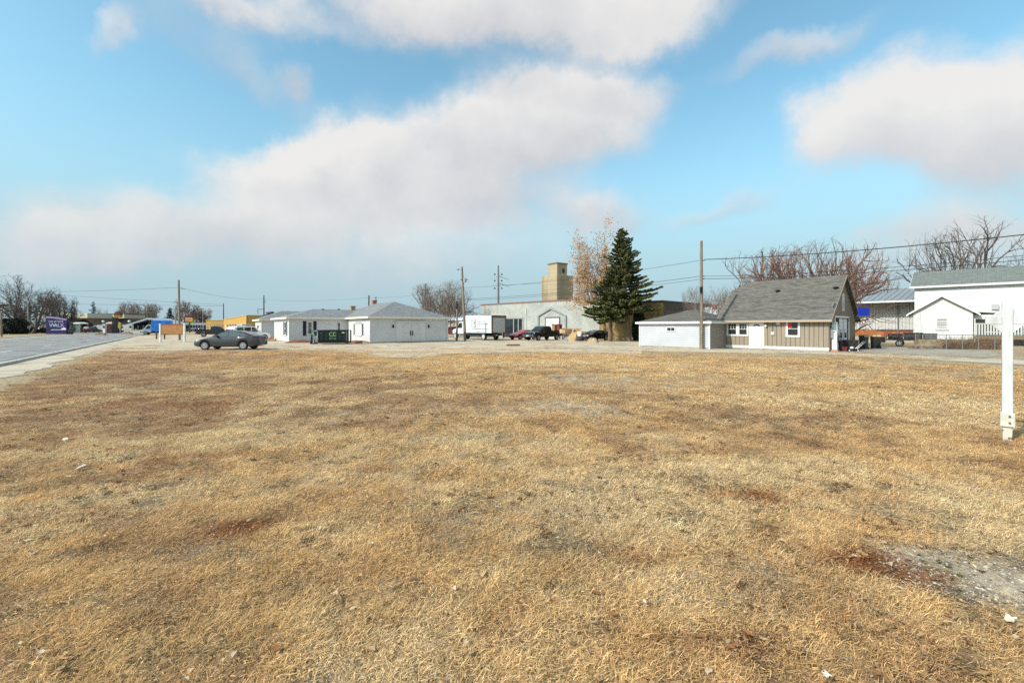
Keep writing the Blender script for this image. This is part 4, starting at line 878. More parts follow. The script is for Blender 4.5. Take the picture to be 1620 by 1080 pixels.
    tr = MB(MG); tr.box(bay0 - .06, bay0 + .06, .0, .06, .1, 2.5); tr.box(bay1 - .06, bay1 + .06, .0, .06, .1, 2.5); tr.box(bay0 - .06, bay1 + .06, .0, .065, 2.42, 2.55); tr.build('bay_casing', CREAM, h)
    for f0, f1 in ((.30, .55), (.60, .86)):
        a, b = bay0 + (bay1 - bay0) * f0, bay0 + (bay1 - bay0) * f1
        MB(MG).box(a, b, .0, .035, .75, 2.35).build('bay_panel', TRIM, h); MB(MG).box(a + .2, b - .2, .036, .045, .95, 1.55).build('pane', GLASS, h)
    window(h, MG, GD * .5 - .22, GD * .5 + .22, 2.95, 4.25, .11, TRIM, GLASS, 2, 1, False, .06)
    MB(MG).box(GD * .5 - .1, GD * .5 + .1, .03, .05, 3.65, 4.12).build('blind', TRIM, h)
    mb = MB(MG); mb.tube([(.42, .1, .2), (.42, .1, 3.2), (.55, .14, 3.45), (.75, .2, 3.4)], .045); mb.build('service_mast', STEEL, h)
    mt = MB(MG); mt.box(.22, .55, .05, .2, .95, 1.7); mt.lathe([(.11, .2), (.11, .3)], 10, 'y', (.38, 0, 1.45)); mt.build('electric_meter', STEEL, h)
    return h
tan_house()

# ------------------------------------------------------------------ pale grey garage with hip roof
def garage():
    C = G(1122.5, 552.3); A = 130.0; W = along(C, A, 1012); o = C + Vector((math.cos(R(A)), math.sin(R(A)), 0)) * W
    gs = mat('pale_grey_siding', srgb(186, 187, 192), .55, c2=srgb(176, 177, 182), scale=.8)
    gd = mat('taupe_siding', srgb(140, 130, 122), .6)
    h = thing('garage', 'pale grey sided garage with low hip roof behind the tall utility pole', 'garage', o, A - 180)
    D = 6.2; WZ = zat(511.0, 36.2)
    MB().box(.02, W - .02, .02, D - .02, -.1, WZ).build('wall', gs, h)
    f = MB(facem(0, 0, 0)); siding(f, 0, W, .12, WZ, pitch=.18); f.build('siding', gs, h)
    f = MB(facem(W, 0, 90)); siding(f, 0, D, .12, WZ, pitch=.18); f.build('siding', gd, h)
    [MB().box(a, b, -.045, .05, 0, WZ).build('corner_board', TRIM, h) for a, b in ((-.04, .05), (W - .05, W + .045))]
    MB().box(.0, W, .0, D, -.2, .12).build('foundation', CONCRETE, h)
    hip_roof(h, 'roof', 0, W, 0, D, WZ + .12, W * .5 - .2, W * .5 + .4, D / 2, D / 2, zat(490, 39.6), BROWNSH, .16, TRIM, .25)
    M = facem(0, 0, 0); a0, a1 = along(o, A - 180, 1055), along(o, A - 180, 1068.3)
    window(h, M, a0, a1, zat(524.2, 38.4), zat(517.2, 38.4), .05, TRIM, GLASS, 1, 2, False, .06)
garage()

# ------------------------------------------------------------------ grey block warehouse, yellow brick annexe
BLOCKM = brickmat('pale_painted_block', srgb(172, 174, 168), srgb(163, 165, 160), srgb(150, 152, 146), .42, .21, .006, .5, .5)
YBRICK = brickmat('ochre_brick', srgb(158, 134, 88), srgb(140, 116, 72), srgb(150, 132, 96), .26, .09, .008, .5, .5)
GBRICK = brickmat('golden_brick', srgb(198, 158, 86), srgb(180, 140, 72), srgb(166, 140, 96), .26, .09, .008, .5, .35)
def warehouse():
    Rc = at(948.5, 63.0); A = 133.0; W = along(Rc, A, 761); o = Rc + Vector((math.cos(R(A)), math.sin(R(A)), 0)) * W; az = A - 180
    h = thing('warehouse', 'long pale grey block warehouse with brown coping behind the box truck and pickup', 'warehouse', o, az)
    H = 5.62; px = lambda p: along(o, az, p); M = facem(0, 0, 0)
    MB().box(0, W, 0, 22, -.1, H).build('wall', BLOCKM, h)
    MB().box(-.08, W + .08, -.08, 22.08, H, H + .2).build('coping', mat('brown_coping', srgb(128, 100, 88), .7), h)
    # glazed entrance
    a0, a1 = px(797), px(827.5)
    e = MB(M).box(a0, a1, -.05, .02, .05, 3.2).build('entrance', mat('entrance_dark', (.012, .013, .014), .3), h)
    fr = MB(M); 
    for p in (797.3, 813.0, 820.5, 827.2): a = px(p); fr.box(a - .09, a + .09, .02, .1, .05, 3.2)
    fr.box(a0, a1, .02, .11, 3.1, 3.35); fr.build('entrance_frame', mat('bare_aluminium', srgb(176, 178, 178), .4, .4), e)
    for p, q in ((798, 812.5), (813.8, 820), (821, 826.8)): MB(M).box(px(p), px(q), .021, .035, .1, 3.05).build('pane', GLASS, e)
    # house-shaped surround with an overhead door
    b0, b1, c0 = px(853.5), px(894.5), px(872); zs, za = zat(500, 71), zat(485.5, 70)
    su = MB(M); t = .28
    su.box(b0 - t, b0, .0, .22, .0, zs); su.box(b1, b1 + t, .0, .22, .0, zs)
    su.add([(b0 - t, .0, zs), (b0, .0, zs), (c0, .0, za - .35), (c0, .0, za), (b0 - t, .22, zs), (b0, .22, zs), (c0, .22, za - .35), (c0, .22, za)], [(0,1,2,3),(7,6,5,4),(0,3,7,4),(1,5,6,2),(0,4,5,1),(3,2,6,7)])
    su.add([(b1 + t, .0, zs), (b1, .0, zs), (c0, .0, za - .35), (c0, .0, za), (b1 + t, .22, zs), (b1, .22, zs), (c0, .22, za - .35), (c0, .22, za)], [(3,2,1,0),(4,5,6,7),(4,7,3,0),(2,6,5,1),(1,5,4,0),(7,6,2,3)])
    su.build('gable_surround', mat('grey_surround', srgb(140, 146, 148), .8), h)
    d0, d1 = px(864), px(885); zd = zat(503, 70)
    for k in range(5): MB(M).box(d0, d1, .01, .07, .05 + k * (zd - .05) / 5, .05 + (k + 1) * (zd - .05) / 5 - .02).build('door_section', WHITE, h)
    df = MB(M); df.box(d0 - .16, d0, .0, .12, .0, zd + .16); df.box(d1, d1 + .16, .0, .12, .0, zd + .16); df.box(d0, d1, .0, .12, zd, zd + .16); df.build('door_frame', mat('dark_grey_frame', srgb(88, 90, 92), .7), h)
    dp = MB(M); a = px(833); dp.tube([(a, .08, .1), (a, .08, zat(487, 73))], .06); dp.build('downpipe', TRIM, h)
    rv = MB(); rv.lathe([(.25, H + .2), (.25, H + .7), (.4, H + .75), (.4, H + .95)], 10, c=(px(844), 8, 0)); rv.build('roof_vent', DARKSTEEL, h)
    # annexe
    W2 = along(Rc, az, 1047.5); h2 = thing('brick_annexe', 'ochre brick building with flat dark coping behind the spruces', 'building', Rc, az)
    H2 = 4.82; MB().box(.02, W2, .1, 16, -.1, H2).build('wall', YBRICK, h2)
    MB().box(-.02, W2 + .06, .04, 16.05, H2, H2 + .22).build('coping', mat('black_coping', srgb(70, 66, 64), .7), h2)
    M2 = facem(0, .1, 0); p2 = lambda p: along(Rc, az, p)
    for p in (952.5, 1036.0, 1046.0): a = p2(p); MB(M2).box(a - .28, a + .28, .0, .12, .0, H2 - .3).build('pilaster', YBRICK, h2)
    dpp = MB(M2); a = p2(1039); dpp.tube([(a, .09, .1), (a, .09, H2 - .15)], .05); dpp.build('downpipe', mat('ochre_pipe', srgb(150, 128, 82), .7), h2)
    # side wall in shade with horizontal metal cladding
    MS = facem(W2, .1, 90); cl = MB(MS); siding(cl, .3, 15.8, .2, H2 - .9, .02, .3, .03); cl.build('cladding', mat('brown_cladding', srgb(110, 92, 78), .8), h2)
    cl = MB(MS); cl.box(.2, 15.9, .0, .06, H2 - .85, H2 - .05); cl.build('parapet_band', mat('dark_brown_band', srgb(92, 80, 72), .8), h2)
warehouse()

# ------------------------------------------------------------------ concrete grain tower
def tower():
    C = at(881, 130); A = 36.0; um = Vector((math.cos(R(A)), math.sin(R(A)), 0)); 
    cm = mat('stained_concrete', srgb(172, 156, 130), .9, c2=srgb(150, 134, 108), scale=.25, detail=7, stretch=(1, 1, .35), bump=.3, bscale=4, dirt=(srgb(116, 100, 80), .18, .6))
    w1 = along(C, A, 910.5); w2 = along(C, A + 90, 857); 
    t = thing('grain_tower', 'tall square concrete grain tower with a smaller block on top', 'tower', C, A)
    H = zat(434, 130); bz = 1.0
    mb = MB(); mb.prism([(0, 0), (w1 - bz, 0), (w1, bz), (w1, w2), (0, w2)], 'z', 0, H); mb.build('shaft', cm, t, bevel=.08)
    g = MB()
    for k in range(1, 12): z = H * k / 12; g.box(-.025, w1 - bz, -.025, -.004, z, z + .06); g.box(-.025, -.004, 0, w2, z, z + .06)
    g.build('form_line', mat('form_line_tone', srgb(138, 122, 98), .9), t)
    x0, y0 = .9, .9; hx = 3.9; hy = 3.9; H2 = zat(417.5, 132.5)
    b = MB().box(x0, x0 + hx, y0, y0 + hy, H, H2).build('head_house', cm, t); MB().box(x0 - .18, x0 + hx + .18, y0 - .18, y0 + hy + .18, H2, H2 + .3).build('cap', mat('tower_cap', srgb(112, 96, 76), .9), b)
    MB(facem(x0, y0, 0)).box(hx * .52, hx * .74, -.1, .02, H + .7, H + 2.0).build('opening', BLACK, b)
tower()

# ------------------------------------------------------------------ white metal shed behind the bins
def metal_shed():
    Rr = at(1450, 50.0); A = 130.0; W = along(Rr, A, 1343); o = Rr + Vector((math.cos(R(A)), math.sin(R(A)), 0)) * W; az = A - 180
    h = thing('metal_shed', 'long white ribbed metal shed with grey roof and orange brick base', 'shed', o, az)
    W += 9; H = zat(478, 52); M = facem(0, 0, 0); px = lambda p: along(o, az, p)
    rb = mat('ribbed_white_metal', srgb(192, 192, 190), .55, 0, c2=srgb(182, 182, 180), scale=.6)
    MB().box(0, W, .05, 13, .0, H).build('wall', rb, h)
    r = MB(M); a = 0
    while a < W: r.prism([(a, .0), (a + .04, .045), (a + .11, .045), (a + .15, .0)], 'z', 1.45, H - .02); a += .30
    r.build('rib', rb, h)
    z0, z1 = .62, 1.42; obr = brickmat('orange_brick', srgb(176, 104, 60), srgb(150, 84, 48), srgb(150, 110, 76), .5, .17, .02, .5, .4)
    MB(M).box(.0, W, -.03, .05, z0, z1).build('brick_band', obr, h); MB(M).box(.0, W, -.03, .06, -.1, z0).build('foundation', CONCRETE, h)
    MB(M).box(px(1386), W, .052, .09, z1 - .12, z1 + .02).build('ledge', DARKSTEEL, h)
    for p, q in ((1398, 1411), (1418, 1424), (1429, 1434), (1437, 1449)):
        MB(M).box(px(p), px(q), .055, .075, .75, 1.32).build('red_panel', mat('faded_red_panel', srgb(150, 78, 60), .7, c2=srgb(112, 60, 48), scale=3, stretch=(8, 1, 1)), h)
    dp = MB(M); a = px(1421); dp.tube([(a, .08, .1), (a, .08, H - .1)], .06); dp.build('downpipe', mat('grey_pipe', srgb(110, 114, 118), .6), h)
    # roof and gutter
    rz = zat(457, 57); t = .1; rf = MB(); rf.add([(-.3, -1.9, H + .05), (W, -1.9, H + .05), (W, 6.5, rz), (-.3, 6.5, rz), (-.3, 13.9, H + .05), (W, 13.9, H + .05)], [(0, 1, 2, 3), (3, 2, 5, 4)])
    rf.add([(-.3, -1.9, H - .05), (W, -1.9, H - .05), (W, 6.5, rz - .1), (-.3, 6.5, rz - .1), (-.3, 13.9, H - .05), (W, 13.9, H - .05)], [(3, 2, 1, 0), (4, 5, 2, 3)])
    ro = rf.build('roof', mat('grey_metal_roof', srgb(132, 136, 140), .55, .0), h, recalc=False)
    sm = MB(); a = 0.
    while a < W: sm.add([(a, -1.9, H + .055), (a + .05, -1.9, H + .055), (a + .05, 6.5, rz + .005), (a, 6.5, rz + .005), (a, -1.9, H + .10), (a + .05, -1.9, H + .10), (a + .05, 6.5, rz + .05), (a, 6.5, rz + .05)], [(0,3,2,1),(4,5,6,7),(0,1,5,4),(1,2,6,5),(2,3,7,6),(3,0,4,7)]); a += .6
    sm.build('seam', MATS['grey_metal_roof'], ro)
    MB().box(-.3, W, -2.02, -1.905, H - .12, H + .06).build('gutter', TRIM, ro)
metal_shed()

# ------------------------------------------------------------------ white farmhouse on the right
def farmhouse():
    A = -46.0; o = at(1447, 48.0); W = 14.0; D = 7.2
    h = thing('farmhouse', 'two-storey white sided farmhouse with green shingle roof and a small front wing', 'house', o, A)
    H = zat(454.5, 48.0); px = lambda p: along(o, A, p); M = facem(0, 0, 0)
    MB().box(.02, W, .02, D, -.1, H).build('wall', SIDING, h)
    f = MB(M); siding(f, 0, W, .55, H, pitch=.16); f.build('siding', SIDING, h)
    f = MB(facem(0, D, -90)); siding(f, 0, D, .55, H, pitch=.16); f.build('siding', SIDING, h)
    stn = mat('stone_foundation', srgb(150, 128, 100), .95, c2=srgb(110, 92, 72), scale=3)
    MB().box(-.01, W, -.01, D, -.2, .55).build('foundation', stn, h)
    MB().poly([(0.01, 0, H), (0.01, D, H), (0.01, D / 2, H + 1.85)]).build('gable', SIDING, h)
    rz = zat(432, 51.2); rf = MB(); ov = .35
    rf.add([(-ov, -.35, H + .05), (W, -.35, H + .05), (W, D / 2, rz), (-ov, D / 2, rz), (-ov, D + .35, H + .05), (W, D + .35, H + .05)], [(0, 1, 2, 3), (3, 2, 5, 4)])
    rf.add([(-ov, -.35, H - .05), (W, -.35, H - .05), (W, D / 2, rz - .12), (-ov, D / 2, rz - .12), (-ov, D + .35, H - .05), (W, D + .35, H - .05)], [(3, 2, 1, 0), (4, 5, 2, 3)])
    r = rf.build('roof', GREENSH, h, recalc=False); plane_uv(r)
    fa = MB(); fa.box(-ov - .02, W, -.40, -.354, H - .14, H + .06)
    fa.add([(-ov - .03, -.36, H - .12), (-ov - .004, -.36, H - .12), (-ov - .004, D / 2, rz - .16), (-ov - .03, D / 2, rz - .16), (-ov - .03, -.36, H + .06), (-ov - .004, -.36, H + .06), (-ov - .004, D / 2, rz + .02), (-ov - .03, D / 2, rz + .02)], [(0,3,2,1),(4,5,6,7),(0,1,5,4),(1,2,6,5),(2,3,7,6),(3,0,4,7)])
    fa.build('fascia', TRIM, r)
    # front wing with a gable
    w0, w1 = 0.1, 4.35; P = 2.6; we = zat(493, 45); wa = zat(467.5, 44); cx = (w0 + w1) / 2
    MB().prism([(w0, .55), (w1, .55), (w1, we), (cx, wa), (w0, we)], 'y', -P, .0).build('wing_wall', SIDING, h)
    f = MB(facem(0, -P, 0)); siding(f, w0, w1, .55, we, .012, pitch=.16); f.build('siding', SIDING, h)
    MB().box(w0 + .02, w1 - .02, -P + .02, .0, -.2, .55).build('wing_foundation', stn, h)
    rr = MB(); sl = (wa - we) / (cx - w0)
    for s in (-1, 1):
        xe = cx + s * ((w1 - w0) / 2 + .45); ze = wa + .1 - sl * ((w1 - w0) / 2 + .45)
        rr.add([(xe, -P - .3, ze), (cx, -P - .3, wa + .12), (cx, .0, wa + .12), (xe, .0, ze), (xe, -P - .3, ze - .1), (cx, -P - .3, wa + .02), (cx, .0, wa + .02), (xe, .0, ze - .1)], [(0,1,2,3),(7,6,5,4),(0,4,5,1),(0,3,7,4),(2,6,7,3)])
    wr = rr.build('wing_roof', GREENSH, h); plane_uv(wr)
    for s in (-1, 1):
        bb = MB(); xe = cx + s * ((w1 - w0) / 2 + .47); ze = wa + .1 - sl * ((w1 - w0) / 2 + .47)
        bb.add([(xe, -P - .34, ze - .16), (cx, -P - .34, wa - .08), (cx, -P - .34, wa + .135), (xe, -P - .34, ze + .02), (xe, -P - .305, ze - .16), (cx, -P - .305, wa - .08), (cx, -P - .305, wa + .135), (xe, -P - .305, ze + .02)], [(0,1,2,3),(7,6,5,4),(0,4,5,1),(3,2,6,7),(0,3,7,4)])
        bb.box(xe - .05, xe + .05, -P - .33, .0, ze - .2, ze - .03)
        bb.build('barge_board', TRIM, wr)
    MP = facem(0, -P, 0); q = o + Vector((math.sin(R(A)), -math.cos(R(A)), 0)) * P; pq = lambda p: along(q, A, p)
    window(h, MP, pq(1480.5), pq(1500.5), zat(521, 44.3), zat(502.5, 44.3), .1, TRIM, mat('grey_reflecting_glass', srgb(84, 88, 90), .08, spec=.6), 2, 1, True, .07)
    # lean-to porch right of the wing
    p0, p1 = w1 + .02, w1 + 3.0; lz = we - .02
    MB().add([(p0, -2.2, lz + .05), (p1, -2.2, lz - .22), (p1, .0, lz - .1), (p0, .0, lz + .25), (p0, -2.2, lz - .05), (p1, -2.2, lz - .32), (p1, .0, lz - .2), (p0, .0, lz + .15)], [(0,1,2,3),(7,6,5,4),(0,4,5,1),(1,5,6,2)]).build('porch_roof', mat('porch_grey', srgb(196, 196, 194), .7), h)
    MB().box(p0, p1, -2.15, -2.05, lz - .75, lz - .34).build('porch_beam', TRIM, h)
    pc = MB().box(p0 + .02, p0 + .14, -2.15, -2.03, .3, lz - .3).build('porch_post', TRIM, h)
    nk = 22
    for i in range(nk): x = p0 + .15 + (p1 - p0 + 1.2) * i / nk; MB().box(x, x + .11, -2.12, -2.09, .95, 2.0).build('baluster', mat('weathered_baluster', srgb(186, 186, 180), .8), h)
    MB().box(p0 + .1, p1 + 1.4, -2.13, -2.08, 2.0, 2.1).build('railing', MATS['weathered_baluster'], h); MB().box(p0, p1 + 1.4, -2.2, .0, .6, .9).build('porch_floor', mat('porch_brown', srgb(120, 98, 78), .9), h)
    window(h, M, px(1600), px(1617), zat(526.5, 44.0), zat(512.5, 44.0), .07, TRIM, GLASS, 1, 1, True, .06)
    MB(M).box(px(1572) - .15, px(1572) + .35, .0, .25, zat(490, 44.6), zat(482, 44.6)).build('awning_vent', mat('vent_grey', srgb(160, 160, 160), .6), h)
farmhouse()

# ================================================================== TREES AND PLANTS
class Branches:
    """tapered limbs as low-sided tubes, kept apart as trunk (thick) and crown (thin)"""
    def __init__(s): s.lists = {'trunk': [], 'crown': []}
    def tube(s, which, pts, rad, n): s.lists[which].append((np.asarray(pts, float), np.asarray(rad, float), n))
    @property
    def parts(s):
        out = {}
        for w, lst in s.lists.items():
            V, Fc, o = [], [], 0
            for key in sorted({(len(p), n) for p, r, n in lst}):
                sel = [(p, r) for p, r, n in lst if (len(p), n) == key]; m, n = key
                P = np.stack([p for p, r in sel]); Rr = np.stack([r for p, r in sel]); D = np.gradient(P, axis=1); D /= np.linalg.norm(D, axis=2, keepdims=True) + 1e-9
                ref = np.where((np.abs(D[:, :1, 2:3]) < .9), np.array([0, 0, 1.]), np.array([1., 0, 0])); U = np.cross(D, np.broadcast_to(ref, D.shape)); U /= np.linalg.norm(U, axis=2, keepdims=True) + 1e-9; W = np.cross(D, U)
                t = 2 * np.pi * np.arange(n) / n
                v = P[:, :, None] + (U[:, :, None] * np.cos(t)[None, None, :, None] + W[:, :, None] * np.sin(t)[None, None, :, None]) * Rr[:, :, None, None]
                V.append(v.reshape(-1, 3)); k = np.arange(n); ring = np.stack([k, (k + 1) % n, (k + 1) % n + n, k + n], 1)
                f = ring[None, None] + (np.arange(m - 1) * n)[None, :, None, None] + (np.arange(len(sel)) * m * n)[:, None, None, None] + o
                Fc.append(f.reshape(-1, 4)); o += len(sel) * m * n
            out[w] = (np.concatenate(V), np.concatenate(Fc).tolist()) if V else ([], [])
        return out
def grow(B, r, p, d, ln, rad, lvl, maxl, cfg, tips):
    ns = 4 if lvl < 2 else 3; pts = [p]; rads = [rad]; st = ln / ns; dirs = [d]
    for i in range(ns):
        d = d + r.normal(0, cfg['wander'] * (1 + .35 * lvl), 3) + np.array([0, 0, cfg['up'] * (1 if lvl else .5)]); d = d / np.linalg.norm(d)
        p = p + d * st; pts.append(p); rads.append(max(rad * (1 - (1 - cfg['taper']) * (i + 1) / ns), cfg['rmin'] * .7)); dirs.append(d)
    B.tube('trunk' if lvl <= cfg.get('trunk_levels', 0) else 'crown', pts, rads, 6 if lvl == 0 else (4 if lvl < 3 else 3))
    if lvl >= maxl: tips.append((pts[-1], d)); return
    nch = cfg['kids'][min(lvl, len(cfg['kids']) - 1)]; nch = int(nch + r.uniform(0, 1))
    for c in range(nch):
        t = r.uniform(cfg['from'][min(lvl, len(cfg['from']) - 1)], 1.0); i = min(int(t * ns), ns - 1); f = t * ns - i
        q = pts[i] * (1 - f) + pts[i + 1] * f; base = dirs[i + 1]
        ax = r.normal(0, 1, 3); ax -= base * ax.dot(base); ax /= np.linalg.norm(ax)
        a = R(r.uniform(*cfg['ang'])); nd = base * math.cos(a) + ax * math.sin(a)
        grow(B, r, q, nd, ln * r.uniform(*cfg['len']), max(rads[i] * r.uniform(.5, .72), cfg['rmin']), lvl + 1, maxl, cfg, tips)
    # leader goes on
    grow(B, r, pts[-1], d, ln * r.uniform(.6, .8), max(rads[-1] * .9, cfg['rmin']), lvl + 1, maxl, cfg, tips)
BARK = mat('grey_bark', srgb(96, 86, 78), .9, c2=srgb(70, 62, 56), scale=3, stretch=(3, 3, .6))
TWIG = mat('grey_twig', srgb(134, 118, 108), .9); TWIGDK = mat('dark_twig', srgb(100, 90, 84), .9)
TWIGRED = mat('reddish_twig', srgb(140, 106, 90), .9, c2=srgb(118, 88, 76), scale=1.5); BARKRED = mat('reddish_bark', srgb(124, 100, 86), .9, c2=srgb(100, 80, 68), scale=3)
BASE = dict(wander=.10, up=.06, taper=.55, rmin=.018, kids=[4, 3, 3, 3], ang=(25, 60), len=(.5, .8))
BASE['from'] = [.35, .25, .2, .15]
def bare_tree(name, label, px, Y, top, left, right, seed, levels=5, bark=None, twig=None, stems=1, group=None, spread=0, lean=(0, 0), trunkr=.22, low=0, **kw):
    """a leafless tree whose crown fills photo columns left..right up to row top when seen from the lot"""
    cfg = dict(BASE); cfg.update(kw); r = np.random.default_rng(seed); B = Branches(); tips = []
    for s in range(stems):
        a = 2 * math.pi * s / max(stems, 1) + r.uniform(-.4, .4); t = R(spread) * (r.uniform(.5, 1.1) if stems > 1 else 0)
        d = np.array([math.cos(a) * math.sin(t) + lean[0], math.sin(a) * math.sin(t) + lean[1], math.cos(t)]); d /= np.linalg.norm(d)
        grow(B, r, np.array([math.cos(a) * .12 * (stems > 1), math.sin(a) * .12 * (stems > 1), -.1]), d, 1.0, trunkr / 4, 0, levels, dict(cfg, rmin=cfg['rmin'] / 4), tips)
    parts = B.parts; allv = np.concatenate([np.asarray(q[0]) for q in parts.values() if len(q[0])]); H = zat(top, Y); sz = H / np.quantile(allv[:, 2], .985)
    k = Y / F; wl, wr = (px - left) * k, (right - px) * k; sx = (wl + wr) / (np.quantile(allv[:, 0], .992) - np.quantile(allv[:, 0], .008))
    shift = (right + left - 2 * px) / 2 * k - .5 * sx * (np.quantile(allv[:, 0], .992) + np.quantile(allv[:, 0], .008))
    if low:                          # no limbs hang low at the sides of the crown
        for key in B.lists:
            B.lists[key] = [q for q in B.lists[key] if not np.any((np.abs(q[0][:, 0] * sx) > .30 * (wl + wr) / 2) & (q[0][:, 2] * sz < H * (low + .12 * np.abs(q[0][:, 0] * sx) / (wl + wr))))]
        parts = B.parts
    t = thing(name, label, 'tree', at(px, Y), 0, group)
    for part, m in (('trunk', bark or BARK), ('crown', twig or TWIG)):
        v, f = parts[part]
        if not len(v): continue
        hz = np.clip(v[:, 2] * sz / H, 0, 1)
        v = np.stack([v[:, 0] * sx + shift * hz, v[:, 1] * sx, v[:, 2] * sz], 1)
        def soft(q, lim): return np.where(q > .9 * lim, .9 * lim + .14 * lim * np.tanh((q - .9 * lim) / (.22 * lim)), q)     # stray shoots stay within a rounded crown
        cx_ = (wr - wl) / 2; hw_ = (wl + wr) / 2; v[:, 2] = np.where(v[:, 2] > 0, soft(v[:, 2], H), v[:, 2])
        dx_, dy_, dz_ = (v[:, 0] - cx_) / hw_, v[:, 1] / hw_, (v[:, 2] - H * .45) / (H * .56); rr_ = np.sqrt(dx_ ** 2 + dy_ ** 2 + np.maximum(dz_, 0) ** 2) + 1e-6; lim_ = .92 + .42 * vnoise(np.arctan2(dx_, np.abs(dz_) + .2) * 5 + 40, np.arctan2(dy_, np.abs(dz_) + .2) * 3 + 7, seed); kk_ = np.where(rr_ > .8 * lim_, .8 * lim_ + .3 * lim_ * np.tanh((rr_ - .8 * lim_) / (.42 * lim_)), rr_) / rr_
        kk_ = np.where(dz_ > 0, kk_, 1.0); v[:, 0] = cx_ + (v[:, 0] - cx_) * kk_; v[:, 1] *= kk_; v[:, 2] = np.where(dz_ > 0, H * .45 + (v[:, 2] - H * .45) * kk_, v[:, 2])
        me = bpy.data.meshes.new(part); me.from_pydata(v.tolist(), [], f); me.polygons.foreach_set('use_smooth', [True] * len(f)); me.materials.append(m); link(part, me, t)
    t['tips'] = 0; del t['tips']
    return t, [(np.array([p[0] * sx + shift * min(1, p[2] * sz / H), p[1] * sx, p[2] * sz]), d) for p, d in tips]
FAN = dict(ang=(16, 50), up=.07, wander=.09, kids=[4, 3.5, 3, 2.5], len=(.48, .8)); FAN['from'] = [.2, .2, .15, .1]
BROOM = dict(ang=(16, 55), up=.055, wander=.09, kids=[6, 5, 4, 3], len=(.42, .78)); BROOM['from'] = [.25, .15, .1, .1]
# right side
bare_tree('bare_tree', 'wide leafless reddish-twigged tree spreading above the tan cottage roof', 1272, 43.5, 381, 1160, 1394, 11, 4, BARKRED, TWIGRED, 12, None, 60, trunkr=.22, rmin=.0085, low=.42, **dict(BROOM, kids=[5, 4.5, 3.5, 2.6]))
bare_tree('bare_tree', 'tall leafless dark tree rising behind the farmhouse roof', 1535, 68, 347, 1448, 1640, 12, 4, BARK, TWIGDK, 6, None, 48, trunkr=.24, rmin=.011, low=.45, **dict(BROOM, kids=[4, 4, 3, 2.5]))
bare_tree('bare_tree', 'small leafless multi-stemmed tree behind the garage, right of the pole', 1121, 52, 448, 1083, 1160, 13, 5, BARK, TWIG, 5, None, 34, trunkr=.14, rmin=.010, **FAN)
# middle
bare_tree('bare_tree', 'leafless fan-shaped tree behind the right corner of the white house', 701, 78, 441, 650, 749, 14, 4, BARK, TWIG, 7, None, 50, trunkr=.15, rmin=.011, low=.3, **BROOM)
# left
bare_tree('bare_tree', 'large dark leafless tree with open forks at the far left', 30, 112, 432, -18, 58, 15, 5, BARK, TWIGDK, 1, None, 0, (.12, 0), trunkr=.34, rmin=.016, ang=(26, 58), kids=[4, 3.5, 3, 2.2])
bare_tree('bare_tree', 'leafless tree leaning right behind the concrete lamp post at far left', 46, 118, 446, 28, 92, 16, 5, BARK, TWIGDK, 2, None, 18, (.25, 0), trunkr=.30, rmin=.016, ang=(26, 58), kids=[4, 3.5, 3, 2.2])
bare_tree('bare_tree', 'dense leafless tree above the flat beige roof, left of two', 80, 150, 458, 56, 106, 17, 5, BARK, TWIGDK, 2, 'leafless trees beyond the road', 20, trunkr=.45, rmin=.026)
bare_tree('bare_tree', 'dense leafless tree above the flat beige roof, right of two', 106, 155, 466, 84, 126, 18, 5, BARK, TWIGDK, 2, 'leafless trees beyond the road', 20, trunkr=.4, rmin=.026)
bare_tree('bare_tree', 'small leafless tree just right of the grey far conifer', 161, 190, 484, 152, 170, 19, 4, BARK, TWIG, 2, 'leafless trees beyond the road', 22, trunkr=.3, rmin=.026)
bare_tree('bare_tree', 'round brown leafless tree behind the pylon sign, leftmost of three', 202, 215, 476, 184, 222, 20, 5, BARK, TWIG, 2, 'leafless trees beyond the road', 28, trunkr=.5, rmin=.026)
bare_tree('bare_tree', 'round brown leafless tree above the carport ridge, middle of three', 222, 210, 475, 204, 242, 21, 5, BARKRED, TWIG, 2, 'leafless trees beyond the road', 28, trunkr=.5, rmin=.026)
bare_tree('bare_tree', 'leafless tree above the blue truck, rightmost of three', 244, 205, 478, 230, 258, 22, 5, BARK, TWIG, 2, 'leafless trees beyond the road', 24, trunkr=.4, rmin=.026)
bare_tree('bare_tree', 'tallest far leafless tree behind the utility pole beside the wooden board', 287, 215, 473, 270, 305, 23, 5, BARK, TWIG, 2, 'leafless trees beyond the road', 24, trunkr=.4, rmin=.026)
bare_tree('bare_tree', 'far leafless tree above the small pylon sign, middle of its row', 306, 220, 479, 292, 318, 24, 5, BARK, TWIG, 2, 'leafless trees beyond the road', 26, trunkr=.4, rmin=.026)
bare_tree('bare_tree', 'far pinkish leafless tree nearest the golden brick building', 321, 225, 485, 306, 337, 25, 5, BARK, TWIGRED, 3, 'leafless trees beyond the road', 30, trunkr=.4, rmin=.026)
bare_tree('bare_tree', 'low far leafless treetop just left of the warehouse, behind the truck', 752, 150, 491, 738, 764, 26, 4, BARK, TWIGRED, 3, None, 30, trunkr=.3, rmin=.026)

